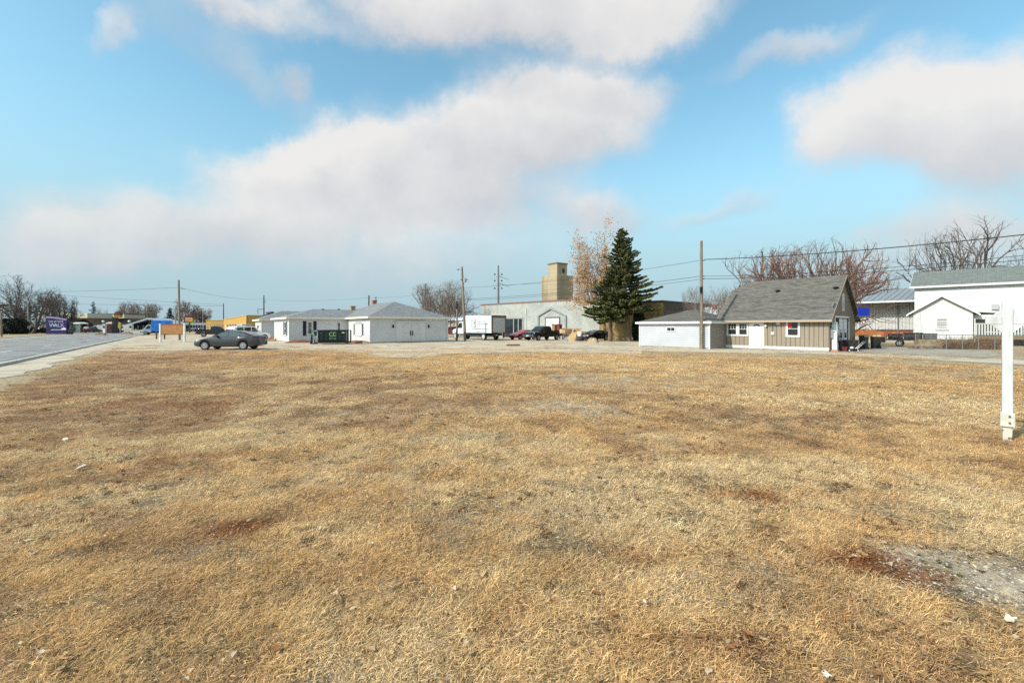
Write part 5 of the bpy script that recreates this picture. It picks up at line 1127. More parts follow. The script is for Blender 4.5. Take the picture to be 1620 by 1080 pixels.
# tree keeping its orange leaves
LEAFO = mat('tan_orange_leaf', srgb(176, 122, 72), .8, c2=srgb(198, 156, 108), scale=.6, lo=.3, hi=.7)
def leafy_tree():
    t, tips = bare_tree('leafy_tree', 'slender tree keeping its orange-tan dead leaves, left of the spruces', 956, 57.5, 376, 897, 968, 31, 5, mat('grey_pink_bark', srgb(138, 120, 104), .9), mat('pale_twig', srgb(160, 142, 124), .9), 2, None, 12, (-.12, 0), trunkr=.26, rmin=.012, ang=(24, 58), up=.05, low=.30, kids=[4, 4, 3, 3])
    r = np.random.default_rng(5); V = []; Fc = []
    for p, d in tips:
        if p[2] < 3.8: continue
        n = r.integers(2, 9) if p[2] > 4.5 else 2
        if r.uniform() < .30: n = 0
        for k in range(n):
            c = p + r.normal(0, .26, 3); s = r.uniform(.06, .13); a = r.normal(0, 1, 3); a /= np.linalg.norm(a); b = np.cross(a, r.normal(0, 1, 3)); b /= np.linalg.norm(b)
            o = len(V); V += [tuple(c - a * s), tuple(c + b * s * .6), tuple(c + a * s), tuple(c - b * s * .6)]; Fc.append((o, o + 1, o + 2, o + 3))
    me = bpy.data.meshes.new('leaves'); me.from_pydata(V, [], Fc); me.materials.append(LEAFO); tag(link('leaves', me, t), kind='stuff')
leafy_tree()

# spruces
NEEDLE = mat('spruce_needles', (.062, .082, .032), .8, c2=(.24, .235, .085), scale=.9, detail=5, lo=.32, hi=.68)
NEEDLE2 = mat('dark_needles', (.012, .020, .011), .85, c2=(.028, .038, .018), scale=1.2)
def spruce(label, px, Y, top, half_px, crown_from, seed, lean=(0, 0), skew=None, needle=None, trunkr=.3, dens=1.0, name='spruce_tree', gap=.10):
    r = np.random.default_rng(seed); H = zat(top, Y); Rm = half_px / F * Y; t = thing(name, label, 'tree', at(px, Y)); z0 = crown_from
    pts = [(lean[0] * s, lean[1] * s, H * s - .15 * (1 - s)) for s in np.linspace(0, 1, 10)]
    MB().tube(pts, [trunkr * (1 - .95 * s) for s in np.linspace(0, 1, 10)], 8).build('trunk', mat('spruce_bark', srgb(126, 104, 84), .95, c2=srgb(92, 76, 62), scale=4, stretch=(3, 3, .5), bump=.5, bscale=12), t, smooth=60)
    V, Fc, BV = [], [], Branches(); z = z0
    while z < H - .15:
        s = (z - z0) / (H - z0); base = Rm * (1 - s) ** .82 * (.55 + .45 * min(1, s * 6 + .45)) + .10
        nb = max(4, int((9 - 4 * s) * dens)); a0 = r.uniform(0, 6.28)
        for k in range(nb):
            if r.uniform() < gap: continue
            a = a0 + 6.283 * k / nb + r.normal(0, .25); L_ = base * r.choice([r.uniform(.45, .8), r.uniform(.8, 1.12)], p=[.45, .55])
            L_ *= .58 + .80 * float(vnoise(np.array([math.cos(a) * 1.6 + 20]), np.array([math.sin(a) * 1.6 + z * .55]), seed)[0])
            if skew: L_ *= 1 + skew[0] * math.cos(a) * (1 - s) + skew[1] * math.sin(a) * (1 - s)
            ca, sa = math.cos(a), math.sin(a); c0 = np.array([lean[0] * z / H, lean[1] * z / H, z]); droop = R(r.uniform(-6, 30)) * (1 - s) - R(22) * s; P = []; n = 6
            for i in range(n + 1):
                q = i / n; rr = L_ * q; zz = -math.tan(droop) * rr * (1 - .35 * q) + .22 * L_ * max(0, q - .55) ** 1.3 * 1.6
                P.append(c0 + np.array([ca * rr, sa * rr, zz]))
            P = np.array(P); BV.tube('crown', P, np.linspace(.045 * (1 - .6 * s), .012, n + 1), 3)
            ns = int(max(16, L_ * 74) * dens)
            q = r.uniform(.08, 1.0, ns) ** .75; ii = np.minimum((q * n).astype(int), n - 1); f_ = (q * n - ii)[:, None]; c = P[ii] * (1 - f_) + P[ii + 1] * f_
            da = a + r.choice([-1, 1], ns) * np.radians(r.uniform(10, 80, ns)); ln = (r.uniform(.20, .50, ns) * (1.1 - .4 * q) * (1 - .35 * s))[:, None]
            d = np.stack([np.cos(da), np.sin(da), r.uniform(-1.1, .25, ns)], 1); d /= np.linalg.norm(d, axis=1)[:, None]
            u = np.cross(d, r.normal(0, 1, (ns, 3))); u /= np.linalg.norm(u, axis=1)[:, None] + 1e-9; w = np.cross(d, u); hw = r.uniform(.06, .13, ns)[:, None]
            m_ = c + d * ln * .45; e = c + d * ln + np.array([0, 0, .04])
            o = sum(len(x) for x in V); V.append(np.stack([c, m_ + u * hw, e, m_ - u * hw, m_ + w * hw, m_ - w * hw], 1).reshape(-1, 3))
            k6 = o + 6 * np.arange(ns)[:, None]; Fc.append(np.concatenate([k6 + [0, 1, 2, 3], k6 + [0, 4, 2, 5]]))
        z += (.25 - .08 * s) / max(dens, .5) * r.uniform(.8, 1.2)
    v, f = BV.parts['crown']; me = bpy.data.meshes.new('branches'); me.from_pydata(v.tolist(), [], f); me.materials.append(MATS['spruce_bark']); link('branches', me, t)
    me = bpy.data.meshes.new('crown'); me.from_pydata(np.concatenate(V).tolist(), [], np.concatenate(Fc).tolist()); me.materials.append(needle or NEEDLE); link('crown', me, t); return t
spruce('tall dark green spruce with its top highest, right of the two', 995, 55.0, 360.5, 53, 4.0, 41, (-.9, .2), (.06, 0), trunkr=.34)
spruce('shorter dark green spruce leaning into the tall one, left of the two', 965, 54.6, 425, 42, 2.8, 42, (.25, .1), (-.2, 0), trunkr=.30)
# columnar evergreen at the annexe wall
def leaf_mass(name, label, cat, px, Y, half_px, top, seed, m, n=4000, z0=.1, size=(.06, .13), shape='column', stem=True, group=None, gap=.0):
    r = np.random.default_rng(seed); H = zat(top, Y); w = half_px / F * Y; t = thing(name, label, cat, at(px, Y), 0, group)
    q = r.uniform(0, 1, n); a = r.uniform(0, 6.283, n)
    prof = (1 - .75 * q ** 2.2) * (.75 + .25 * np.minimum(1, q * 5)) if shape == 'column' else np.sqrt(np.maximum(0, 1 - (2 * q - .75) ** 2 / 1.6))
    lump = .70 + .55 * vnoise(np.cos(a) * 1.7 + 9 + q * 3, np.sin(a) * 1.7 + q * 4, seed)
    rad = w * prof * lump * r.uniform(.35, 1, n) ** .45; s = r.uniform(size[0], size[1], n)[:, None]
    c = np.stack([rad * np.cos(a), rad * np.sin(a), z0 + (H - z0) * q], 1)
    d = np.stack([np.cos(a) + r.normal(0, .6, n), np.sin(a) + r.normal(0, .6, n), r.normal(.4, .6, n)], 1); d /= np.linalg.norm(d, axis=1)[:, None]
    b = np.cross(d, r.normal(0, 1, (n, 3))); b /= np.linalg.norm(b, axis=1)[:, None] + 1e-9
    V = np.stack([c - d * s, c + b * s * .5, c + d * s, c - b * s * .5], 1).reshape(-1, 3).tolist(); Fc = np.arange(4 * n).reshape(-1, 4).tolist()
    me = bpy.data.meshes.new('foliage'); me.from_pydata(V, [], Fc); me.materials.append(m); link('foliage', me, t)
    if stem:
        mb = MB()
        for k in range(5): a = 6.283 * k / 5; mb.tube([(0, 0, -.05), (w * .2 * math.cos(a), w * .2 * math.sin(a), H * .3), (w * .45 * math.cos(a), w * .45 * math.sin(a), H * .7)], [.05, .035, .015], 5)
        mb.build('stem', BARK, t)
    return t
leaf_mass('evergreen_shrub', 'narrow dark evergreen shrub against the ochre wall, right of the spruce trunks', 'shrub', 1010, 55.6, 11, 474, 51, NEEDLE2, 5200, .1, (.07, .16))
# far conifers
spruce('small far grey-green conifer right of the flat beige roof', 148, 205, 477, 11, 1.5, 43, needle=mat('hazy_needles', (.07, .085, .075), .9), trunkr=.3, dens=.55, name='conifer')
spruce('dark far conifer left of the wooden-board utility pole', 269, 180, 486, 11, .8, 44, needle=NEEDLE2, trunkr=.3, dens=.7, name='conifer', gap=.02)
# hedges and shrubs on the far left
DKHEDGE = mat('dark_hedge', (.024, .028, .020), .9, c2=(.05, .052, .034), scale=1.5)
REDTWIG = mat('brown_brush', srgb(112, 92, 82), .9, c2=srgb(84, 68, 62), scale=1.2)
leaf_mass('evergreen_shrub', 'dark clipped evergreen beside the far left lamp post, left of two', 'shrub', 12, 108, 16, 504, 52, DKHEDGE, 3000, .1, (.16, .32), 'round', group='dark shrubs beyond the road')
leaf_mass('evergreen_shrub', 'dark clipped evergreen under the forked tree, right of two', 'shrub', 30, 109, 11, 503, 53, DKHEDGE, 2400, .1, (.16, .32), 'round', group='dark shrubs beyond the road')
leaf_mass('brush', 'reddish-brown leafless brush behind the far left evergreens', 'shrub', 12, 122, 26, 481, 54, REDTWIG, 1800, .1, (.16, .34), 'round')
leaf_mass('brush', 'grey-brown brush filling the gap between the forked trees and the purple sign', 'shrub', 60, 128, 20, 492, 55, REDTWIG, 1000, .1, (.16, .34), 'round')
leaf_mass('evergreen_shrub', 'low dark bush at the white bungalow, left of two', 'shrub', 53, 125, 6.5, 519, 56, DKHEDGE, 900, .05, (.12, .25), 'round', group='bushes at the white bungalow')
leaf_mass('evergreen_shrub', 'low dark bush touching the purple sign, right of two', 'shrub', 70, 125, 6, 518.5, 57, DKHEDGE, 900, .05, (.12, .25), 'round', group='bushes at the white bungalow')
leaf_mass('silver_shrub', 'pale silvery shrub at the right side of the purple sign', 'shrub', 109, 106, 7.5, 509.5, 58, mat('silver_leaf', srgb(150, 152, 150), .8, c2=srgb(96, 98, 94), scale=2), 1500, .05, (.10, .22), 'round')
leaf_mass('evergreen_shrub', 'dull brown hedge under the beige roof, right of the small white canopy', 'shrub', 132, 150, 9, 506, 59, mat('brown_hedge', srgb(72, 64, 46), .9, c2=srgb(52, 48, 38), scale=1), 1500, .05, (.2, .4), 'round')
leaf_mass('yellow_shrub', 'tall yellow-green shrub in front of the carport by the blue truck', 'shrub', 239, 150, 4.5, 506, 60, mat('yellow_green_leaf', (.16, .14, .04), .8, c2=(.09, .085, .03), scale=1.2), 1100, .05, (.16, .3))
# dry vines on the farmhouse fence
VINE = mat('dry_vine', srgb(146, 108, 78), .9, c2=srgb(112, 84, 62), scale=2)
def vines(label, px0, px1, Y0, Y1, h, n, seed):
    r = np.random.default_rng(seed); a, b = at(px0, Y0), at(px1, Y1); B = Branches()
    for k in range(n):
        t = r.uniform(0, 1); p = np.array(a.lerp(b, t)); p[1] += r.normal(0, .12); q = [p]; d = np.array([r.normal(0, .4), r.normal(0, .15), 1.0])
        for i in range(5): d = d + np.array([r.normal(0, .45), r.normal(0, .15), r.normal(-.12, .25)]); q.append(q[-1] + d / np.linalg.norm(d) * h / 5 * r.uniform(.6, 1.2))
        for x in q: x[2] = max(x[2], .01)
        B.tube('crown', q, np.linspace(.012, .006, 6), 3)
    v, f = B.parts['crown']; me = bpy.data.meshes.new('dry_vines'); me.from_pydata(v.tolist(), [], f); me.materials.append(VINE); return tag(link('dry_vines', me), label, 'vines', kind='stuff')
vines('tangled dry brown vines along the wire fence below the farmhouse window', 1492, 1582, 36.0, 35.6, 1.2, 650, 3)
vines('sparse dry weeds at the foot of the fence left of the farmhouse window', 1440, 1500, 36.2, 36.0, .4, 160, 4)

# ================================================================== VEHICLES
def paint(name, c, rough=.35, metal=.3, coat=.6): return mat(name, c, rough, metal, coat=coat, spec=.5)
RIM = mat('alloy_rim', (.36, .36, .38), .4, .4)
HEADL = mat('headlamp', (.75, .76, .78), .15, .3, spec=.8); TAILL = mat('tail_lamp', (.45, .02, .02), .25, spec=.7)
def wheel(parent, x, y, z, r, w, side, rimm=None, spokes=8):
    """tyre with a dished rim; side +1 = left of the car"""
    t = MB().lathe([(r * .62, -w / 2), (r * .9, -w / 2), (r, -w * .32), (r, w * .32), (r * .9, w / 2), (r * .66, w / 2 - .02), (r * .64, 0), (r * .66, -w / 2 + .02), (r * .62, -w / 2)], 20, 'y', (x, y, z), False).build('wheel', RUBBER, parent, smooth=50)
    yo = y + side * w * .44; rm = MB(); rm.lathe([(r * .66, y - w * .3 - yo), (r * .66, side * .015), (r * .55, side * .01), (r * .55, -side * .03)], 20, 'y', (x, yo, z), False)
    for k in range(spokes):
        a = 6.283 * k / spokes; ca, sa = math.cos(a), math.sin(a); q = .042 * r / .33
        P = [(-q, .1 * r), (q, .1 * r), (q * .75, .6 * r), (-q * .75, .6 * r)]
        vs = [(x + px_ * ca - pz * sa, yo + dy, z + px_ * sa + pz * ca) for dy in (-.015, .012 * side + .004 * side) for (px_, pz) in P]
        rm.add(vs, [(0, 1, 2, 3), (7, 6, 5, 4), (0, 4, 5, 1), (1, 5, 6, 2), (2, 6, 7, 3), (3, 7, 4, 0)])
    rm.lathe([(r * .15, -.02), (r * .15, side * .02), (r * .08, side * .03)], 12, 'y', (x, yo, z)); rm.build('rim', rimm or RIM, t)
    MB().lathe([(r * .62, -.01), (r * .62, .0)], 16, 'y', (x, yo - side * .05, z)).build('brake_disc', DARKSTEEL, t)
    return t
def interp(tab, x): return float(np.interp(x, [t[0] for t in tab], [t[1] for t in tab]))
def car(name, label, cat, loc, heading, S, body, group=None, trim=None):
    """S: L, W, top [(x, z)], roof [(x, z)], plan [(x, halfwidth)], wheels (xf, xr, r), sill, glass outlines. x counts back from the nose"""
    t = thing(name, label, cat, loc, heading, group); L_, W2 = S['L'], S['W'] / 2; xf, xr, r = S['wheels']; sill = S.get('sill', .24)
    X = lambda x: L_ / 2 - x
    xs = sorted(set(list(np.linspace(0, L_, 70)) + [q[0] for q in S['top']]))
    def zb(x):
        z = sill + .10 * max(0, 1 - x / .4) + .14 * max(0, 1 - (L_ - x) / .5)
        for c in (xf, xr):
            d = abs(x - c); ra = r * 1.17
            if d < ra: z = max(z, r + math.sqrt(ra * ra - d * d) * .98)
        return z
    mb = MB(); rings = []
    for x in xs:
        zt = interp(S['top'], x); b = min(zb(x), zt - .06); w = interp(S['plan'], x) * W2; zm = b + (zt - b) * .42
        rings.append([(X(x), 0, b + .02), (X(x), w * .86, b + .01), (X(x), w * .985, b + .03 if b > sill + .12 else b + .07), (X(x), w, zm), (X(x), w * .985, b + (zt - b) * .74), (X(x), w * .93, zt - .035), (X(x), w * .80, zt + .002), (X(x), w * .4, zt + .03), (X(x), 0, zt + .035)])
    n = len(rings[0]); vs = []; fs = []
    for s in (1, -1):
        o = len(vs)
        for rg in rings: vs += [(p[0], s * p[1], p[2]) for p in rg]
        for i in range(len(rings) - 1):
            for k in range(n - 1): a = o + i * n + k; fs.append((a, a + 1, a + n + 1, a + n) if s > 0 else (a, a + n, a + n + 1, a + 1))
        fs.append(tuple(o + k for k in range(n)) if s < 0 else tuple(o + k for k in range(n))[::-1]); e = o + (len(rings) - 1) * n; fs.append(tuple(e + k for k in range(n))[::-1] if s < 0 else tuple(e + k for k in range(n)))
    mb.add(vs, fs); bo = mb.build('body', body, t, smooth=38)
    # cabin
    rf = S['roof']; x0, x1 = rf[0][0], rf[-1][0]; cb = MB(); rings = []; th = S.get('tumble', .76)
    hw = lambda x: interp(S['plan'], x) * W2
    zr_max = max(z for _, z in rf)
    def side_y(x, z):
        zbelt = interp(S['top'], x) - .03; f = np.clip((z - zbelt) / max(zr_max - zbelt, .1), 0, 1); return hw(x) * (.925 - (.925 - th) * f)
    for x in sorted(set(list(np.linspace(x0, x1, 34)) + [q[0] for q in rf])):
        zt = interp(rf, x); zl = interp(S['top'], x) - .05; zt = max(zt, zl + .01); ed = side_y(x, zt - .05)
        rings.append([(X(x), side_y(x, zl), zl), (X(x), side_y(x, (zl + zt) / 2), (zl + zt) / 2), (X(x), ed, max(zt - .055, zl)), (X(x), ed * .90, max(zt - .012, zl)), (X(x), ed * .5, zt + .012), (X(x), 0, zt + .018)])
    n = 6; vs = []; fs = []
    for s in (1, -1):
        o = len(vs)
        for rg in rings: vs += [(p[0], s * p[1], p[2]) for p in rg]
        for i in range(len(rings) - 1):
            for k in range(n - 1): a = o + i * n + k; fs.append((a, a + 1, a + n + 1, a + n) if s > 0 else (a, a + n, a + n + 1, a + 1))
        e = o + (len(rings) - 1) * n; fs.append(tuple(e + k for k in range(n))); fs.append(tuple(o + k for k in range(n))[::-1])
    cb.add(vs, fs); ca_ = cb.build('cabin', body, t, smooth=38)
    gm = S.get('glass', GLASS)
    for pol in S['side_glass']:
        for s in (1, -1):
            g = MB(); xa = [p[0] for p in pol]; pts = []
            for (x, z) in pol: pts.append((X(x), s * (side_y(x, z) + .012), z))
            g.poly(pts if s > 0 else pts[::-1]); g.build('side_window', gm, t, recalc=False)
    for (xa, za, xb, zb_), nm in ((S['screen'], 'windscreen'), (S['rear'], 'rear_window')):
        g = MB(); ya, yb = side_y(xa, za) * .90, side_y(xb, zb_) * .86; d = Vector((-(xb - xa), 0, zb_ - za)).normalized(); nrm = Vector((d.z, 0, -d.x)); nrm = nrm if (nrm.x > 0) == (nm == 'windscreen') else -nrm
        if nrm.z < 0 and abs(nrm.z) > .2: nrm = -nrm
        o_ = nrm * .035; g.poly([(X(xa) + o_.x, -ya, za + o_.z), (X(xa) + o_.x, ya, za + o_.z), (X(xb) + o_.x, yb, zb_ + o_.z), (X(xb) + o_.x, -yb, zb_ + o_.z)]); g.build(nm, gm, t)
    # running gear and lamps
    for xw in (xf, xr):
        for s in (1, -1): wheel(t, X(xw), s * (W2 - S.get('inset', .12)), r, r, .22, s, S.get('rim'), S.get('spokes', 10))
    MB().box(X(xr) - .3, X(xf) + .3, -W2 * .86, W2 * .86, sill + .02, sill + .35).build('underbody', BLACK, t)
    zt0 = interp(S['top'], .12)
    for s in (1, -1):
        lx = S.get('lamp', (.06, .5, .60, .74)); hl = MB(); w = lambda x: hw(x)
        hl.poly([(X(lx[0]) + .012, s * w(lx[0]) * .55, lx[2]), (X(lx[0]) + .012, s * w(lx[0]) * .55, lx[3] - .05), (X((lx[0] + lx[1]) / 2), s * (w((lx[0] + lx[1]) / 2) + .012) * .985, lx[3] - .01), (X(lx[1]), s * (w(lx[1]) + .006), lx[3] + .02), (X((lx[0] + lx[1]) / 2), s * (w((lx[0] + lx[1]) / 2) + .012), lx[2] + .02)])
        hl.build('headlight', HEADL, t)
        tz = S.get('tail', (.80, .95, .42)); tl = MB(); xe = L_ - .02
        tl.poly([(X(L_) - .012, s * w(L_) * .5, tz[0]), (X(L_) - .012, s * w(L_) * .5, tz[1]), (X(L_ - tz[2] * .5), s * (w(L_ - tz[2] * .5) + .012), tz[1]), (X(L_ - tz[2]), s * (w(L_ - tz[2]) + .01), (tz[0] + tz[1]) / 2 + .02), (X(L_ - tz[2] * .5), s * (w(L_ - tz[2] * .5) + .012), tz[0])]); tl.build('tail_light', TAILL, t)
        mx = S['roof'][0][0] + S.get('mirror', .55); mz = interp(S['top'], mx) + .07
        m = MB(); m.box(X(mx) - .09, X(mx) + .07, s * (hw(mx) * .93), s * (hw(mx) * .93 + .2) if s > 0 else s * (hw(mx) * .93 + .2), mz - .05, mz + .09) if s > 0 else m.box(X(mx) - .09, X(mx) + .07, -(hw(mx) * .93 + .2), -hw(mx) * .93, mz - .05, mz + .09)
        m.build('mirror', trim or body, t, bevel=.02)
    MB().box(X(0) - .015, X(0) + .02, -W2 * .42, W2 * .42, sill + .14, sill + .27).build('grille', BLACK, t)
    return t
SEDAN = dict(L=4.85, W=1.82, sill=.22, wheels=(.97, 3.75, .335), top=[(0, .56), (.06, .66), (.35, .77), (.9, .88), (1.5, .97), (2.2, .965), (3.2, 1.0), (3.9, 1.06), (4.35, 1.09), (4.70, 1.07), (4.80, .98), (4.85, .62)],
    roof=[(1.30, .95), (1.75, 1.18), (2.15, 1.36), (2.5, 1.44), (2.9, 1.46), (3.3, 1.43), (3.7, 1.33), (4.2, 1.14), (4.35, 1.09)], plan=[(0, .60), (.12, .80), (.4, .93), (.9, 1), (3.9, 1), (4.4, .95), (4.75, .84), (4.85, .74)],
    side_glass=[[(1.62, 1.0), (2.62, 1.0), (2.62, 1.38), (2.3, 1.345), (2.0, 1.23)], [(2.70, 1.0), (3.48, 1.03), (3.48, 1.31), (3.1, 1.385), (2.70, 1.39)], [(3.54, 1.04), (3.95, 1.10), (3.54, 1.29)]],
    screen=(1.42, 1.02, 2.2, 1.37), rear=(4.2, 1.13, 3.6, 1.36), lamp=(.05, .62, .60, .76), tail=(.84, 1.0, .5), glass=mat('car_glass', (.07, .095, .095), .05, spec=.6))
CAMRY_RED = dict(SEDAN)
car('sedan', 'dark grey four-door sedan parked side-on at the edge of the grass', 'car', (at(365.5, 35.25).x, 35.25, .008), 184, SEDAN, paint('grey_metallic', srgb(62, 60, 63), .28, .35))
COUPE = dict(SEDAN, L=4.5, top=[(0, .5), (.06, .62), (.4, .76), (1.2, .92), (1.6, .95), (3.4, 1.0), (4.2, 1.02), (4.42, .98), (4.5, .55)], roof=[(1.35, .92), (2.0, 1.24), (2.4, 1.34), (2.9, 1.34), (3.5, 1.22), (4.2, 1.02)],
    side_glass=[[(1.75, .98), (2.9, 1.0), (2.9, 1.27), (2.4, 1.27), (2.1, 1.18)], [(2.98, 1.01), (3.5, 1.06), (2.98, 1.24)]], screen=(1.48, .98, 2.25, 1.29), rear=(4.1, 1.06, 3.3, 1.27), wheels=(.9, 3.5, .33), plan=[(0, .60), (.12, .80), (.4, .93), (.9, 1), (3.6, 1), (4.2, .95), (4.4, .84), (4.5, .74)])
car('sedan', 'bright red car parked beside the black pickup in front of the warehouse', 'car', at(828, 63.5, .008), 222, COUPE, paint('bright_red', (.42, .012, .018), .3, .1))
car('sedan', 'black low car half hidden behind the junk heap at the warehouse corner', 'car', at(940, 57.5, .008), 215, COUPE, paint('black_paint', (.012, .012, .014), .25, .2))
SUV = dict(L=4.8, W=1.95, sill=.28, wheels=(.95, 3.75, .38), top=[(0, .62), (.06, .82), (.4, .98), (1.2, 1.08), (1.6, 1.12), (4.6, 1.14), (4.75, 1.1), (4.8, .7)], roof=[(1.2, 1.05), (1.75, 1.55), (2.1, 1.78), (2.6, 1.83), (4.2, 1.82), (4.5, 1.72), (4.74, 1.12)], tumble=.80,
    plan=[(0, .66), (.15, .84), (.5, .96), (1, 1), (4.3, 1), (4.7, .93), (4.8, .88)], side_glass=[[(1.75, 1.15), (2.5, 1.15), (2.5, 1.68), (2.1, 1.66)], [(2.6, 1.15), (3.4, 1.15), (3.4, 1.7), (2.6, 1.7)], [(3.5, 1.15), (4.4, 1.15), (4.25, 1.68), (3.5, 1.7)]], screen=(1.32, 1.15, 2.05, 1.70), rear=(4.70, 1.2, 4.46, 1.68), lamp=(.05, .5, .72, .92), tail=(.95, 1.4, .2))
suv = car('suv', 'white sport utility vehicle with roof rack parked behind the grey sedan', 'car', at(393, 55, .008), 62, SUV, paint('white_car', srgb(222, 224, 228), .35, 0))
rk = MB()
for s in (-.62, .62): rk.tube([(.55, s, 1.83), (.55, s, 1.93), (-1.75, s, 1.93), (-1.75, s, 1.83)], .022)
for x in (-.1, -1.2): rk.tube([(x, -.62, 1.93), (x, .62, 1.93)], .02)
rk.build('roof_rack', DARKSTEEL, suv); MB().box(-1.1, .1, -.5, .5, 1.95, 2.05).build('roof_box', WHITE, suv)
for q, (px, Y, hd, lab, c) in enumerate(((303, 165, 175, 'small dark far car under the small pylon sign, left of two', (.02, .02, .025)), (311, 172, 170, 'small dark far car nearer the golden building, right of two', (.03, .035, .05)), (146, 138, 95, 'dark far vehicle end-on between the hedge and the white van', (.012, .013, .015)), (712, 92, 200, 'faded red vehicle glimpsed between the white house and the box truck', (.32, .05, .05)))):
    car('parked_car', lab, 'car', at(px, Y, .008), hd, SUV if q in (2, 3) else SEDAN, paint('far_car_%d' % q, c, .3, .2), 'cars parked far off')

def pickup(name, label, loc, heading, body, bumper=CHROME, grille=True):
    P = dict(L=5.7, W=1.98, sill=.42, wheels=(1.0, 4.55, .39), inset=.13, top=[(0, .72), (.05, 1.02), (.3, 1.10), (1.35, 1.18), (1.5, 1.20), (3.55, 1.22), (3.62, 1.22), (3.66, 1.22), (5.66, 1.22), (5.7, 1.0)], roof=[(1.35, 1.14), (1.95, 1.62), (2.2, 1.80), (2.6, 1.86), (3.2, 1.85), (3.5, 1.78), (3.62, 1.24)], tumble=.80,
        plan=[(0, .86), (.1, .93), (.5, .98), (1, 1), (5.5, 1), (5.7, .98)], side_glass=[[(1.92, 1.25), (2.7, 1.25), (2.7, 1.74), (2.25, 1.73)], [(2.78, 1.25), (3.48, 1.26), (3.42, 1.72), (2.78, 1.75)]], screen=(1.5, 1.26, 2.15, 1.75), rear=(3.60, 1.32, 3.52, 1.7), lamp=(.03, .32, .82, 1.04), tail=(.82, 1.16, .12))
    t = car(name, label, 'pickup truck', loc, heading, P, body)
    bd = MB(); bd.box(-2.78, -.86, -.80, .80, 1.245, 1.262); bd.build('bed_floor', RUBBER, t)
    rl = MB()
    for s in (-1, 1): rl.box(-2.8, -.82, s * .88 - .07, s * .88 + .07, 1.22, 1.29)
    rl.box(-2.85, -2.76, -.95, .95, 1.0, 1.29); rl.build('bed_rail', body, t)
    b = MB(); b.box(2.80, 2.93, -.96, .96, .52, .76); b.build('front_bumper', bumper, t, bevel=.03); MB().box(-2.98, -2.86, -.96, .96, .5, .70).build('rear_bumper', bumper, t, bevel=.03)
    if grille:
        g = MB(); g.box(2.82, 2.87, -.62, .62, .80, 1.04); gr = g.build('front_grille', BLACK, t)
        for z in (.80, .91, 1.02): MB().box(2.86, 2.90, -.64, .64, z, z + .035).build('grille_bar', CHROME, gr)
        MB().box(2.93, 2.945, -.22, .22, .56, .68).build('number_plate', WHITE, t)
    return t
pk = pickup('pickup_truck', 'black pickup with chrome grille facing left in front of the warehouse', at(859, 59.8, .008), 224, paint('black_truck', (.012, .013, .014), .25, .1))
pickup('pickup_truck', 'dark pickup seen from behind on the street left of the grey sedan', at(341, 80, .01), 32, paint('black_red_truck', (.02, .010, .012), .3, .1), mat('dull_bumper', (.35, .35, .36), .4, .6), False)

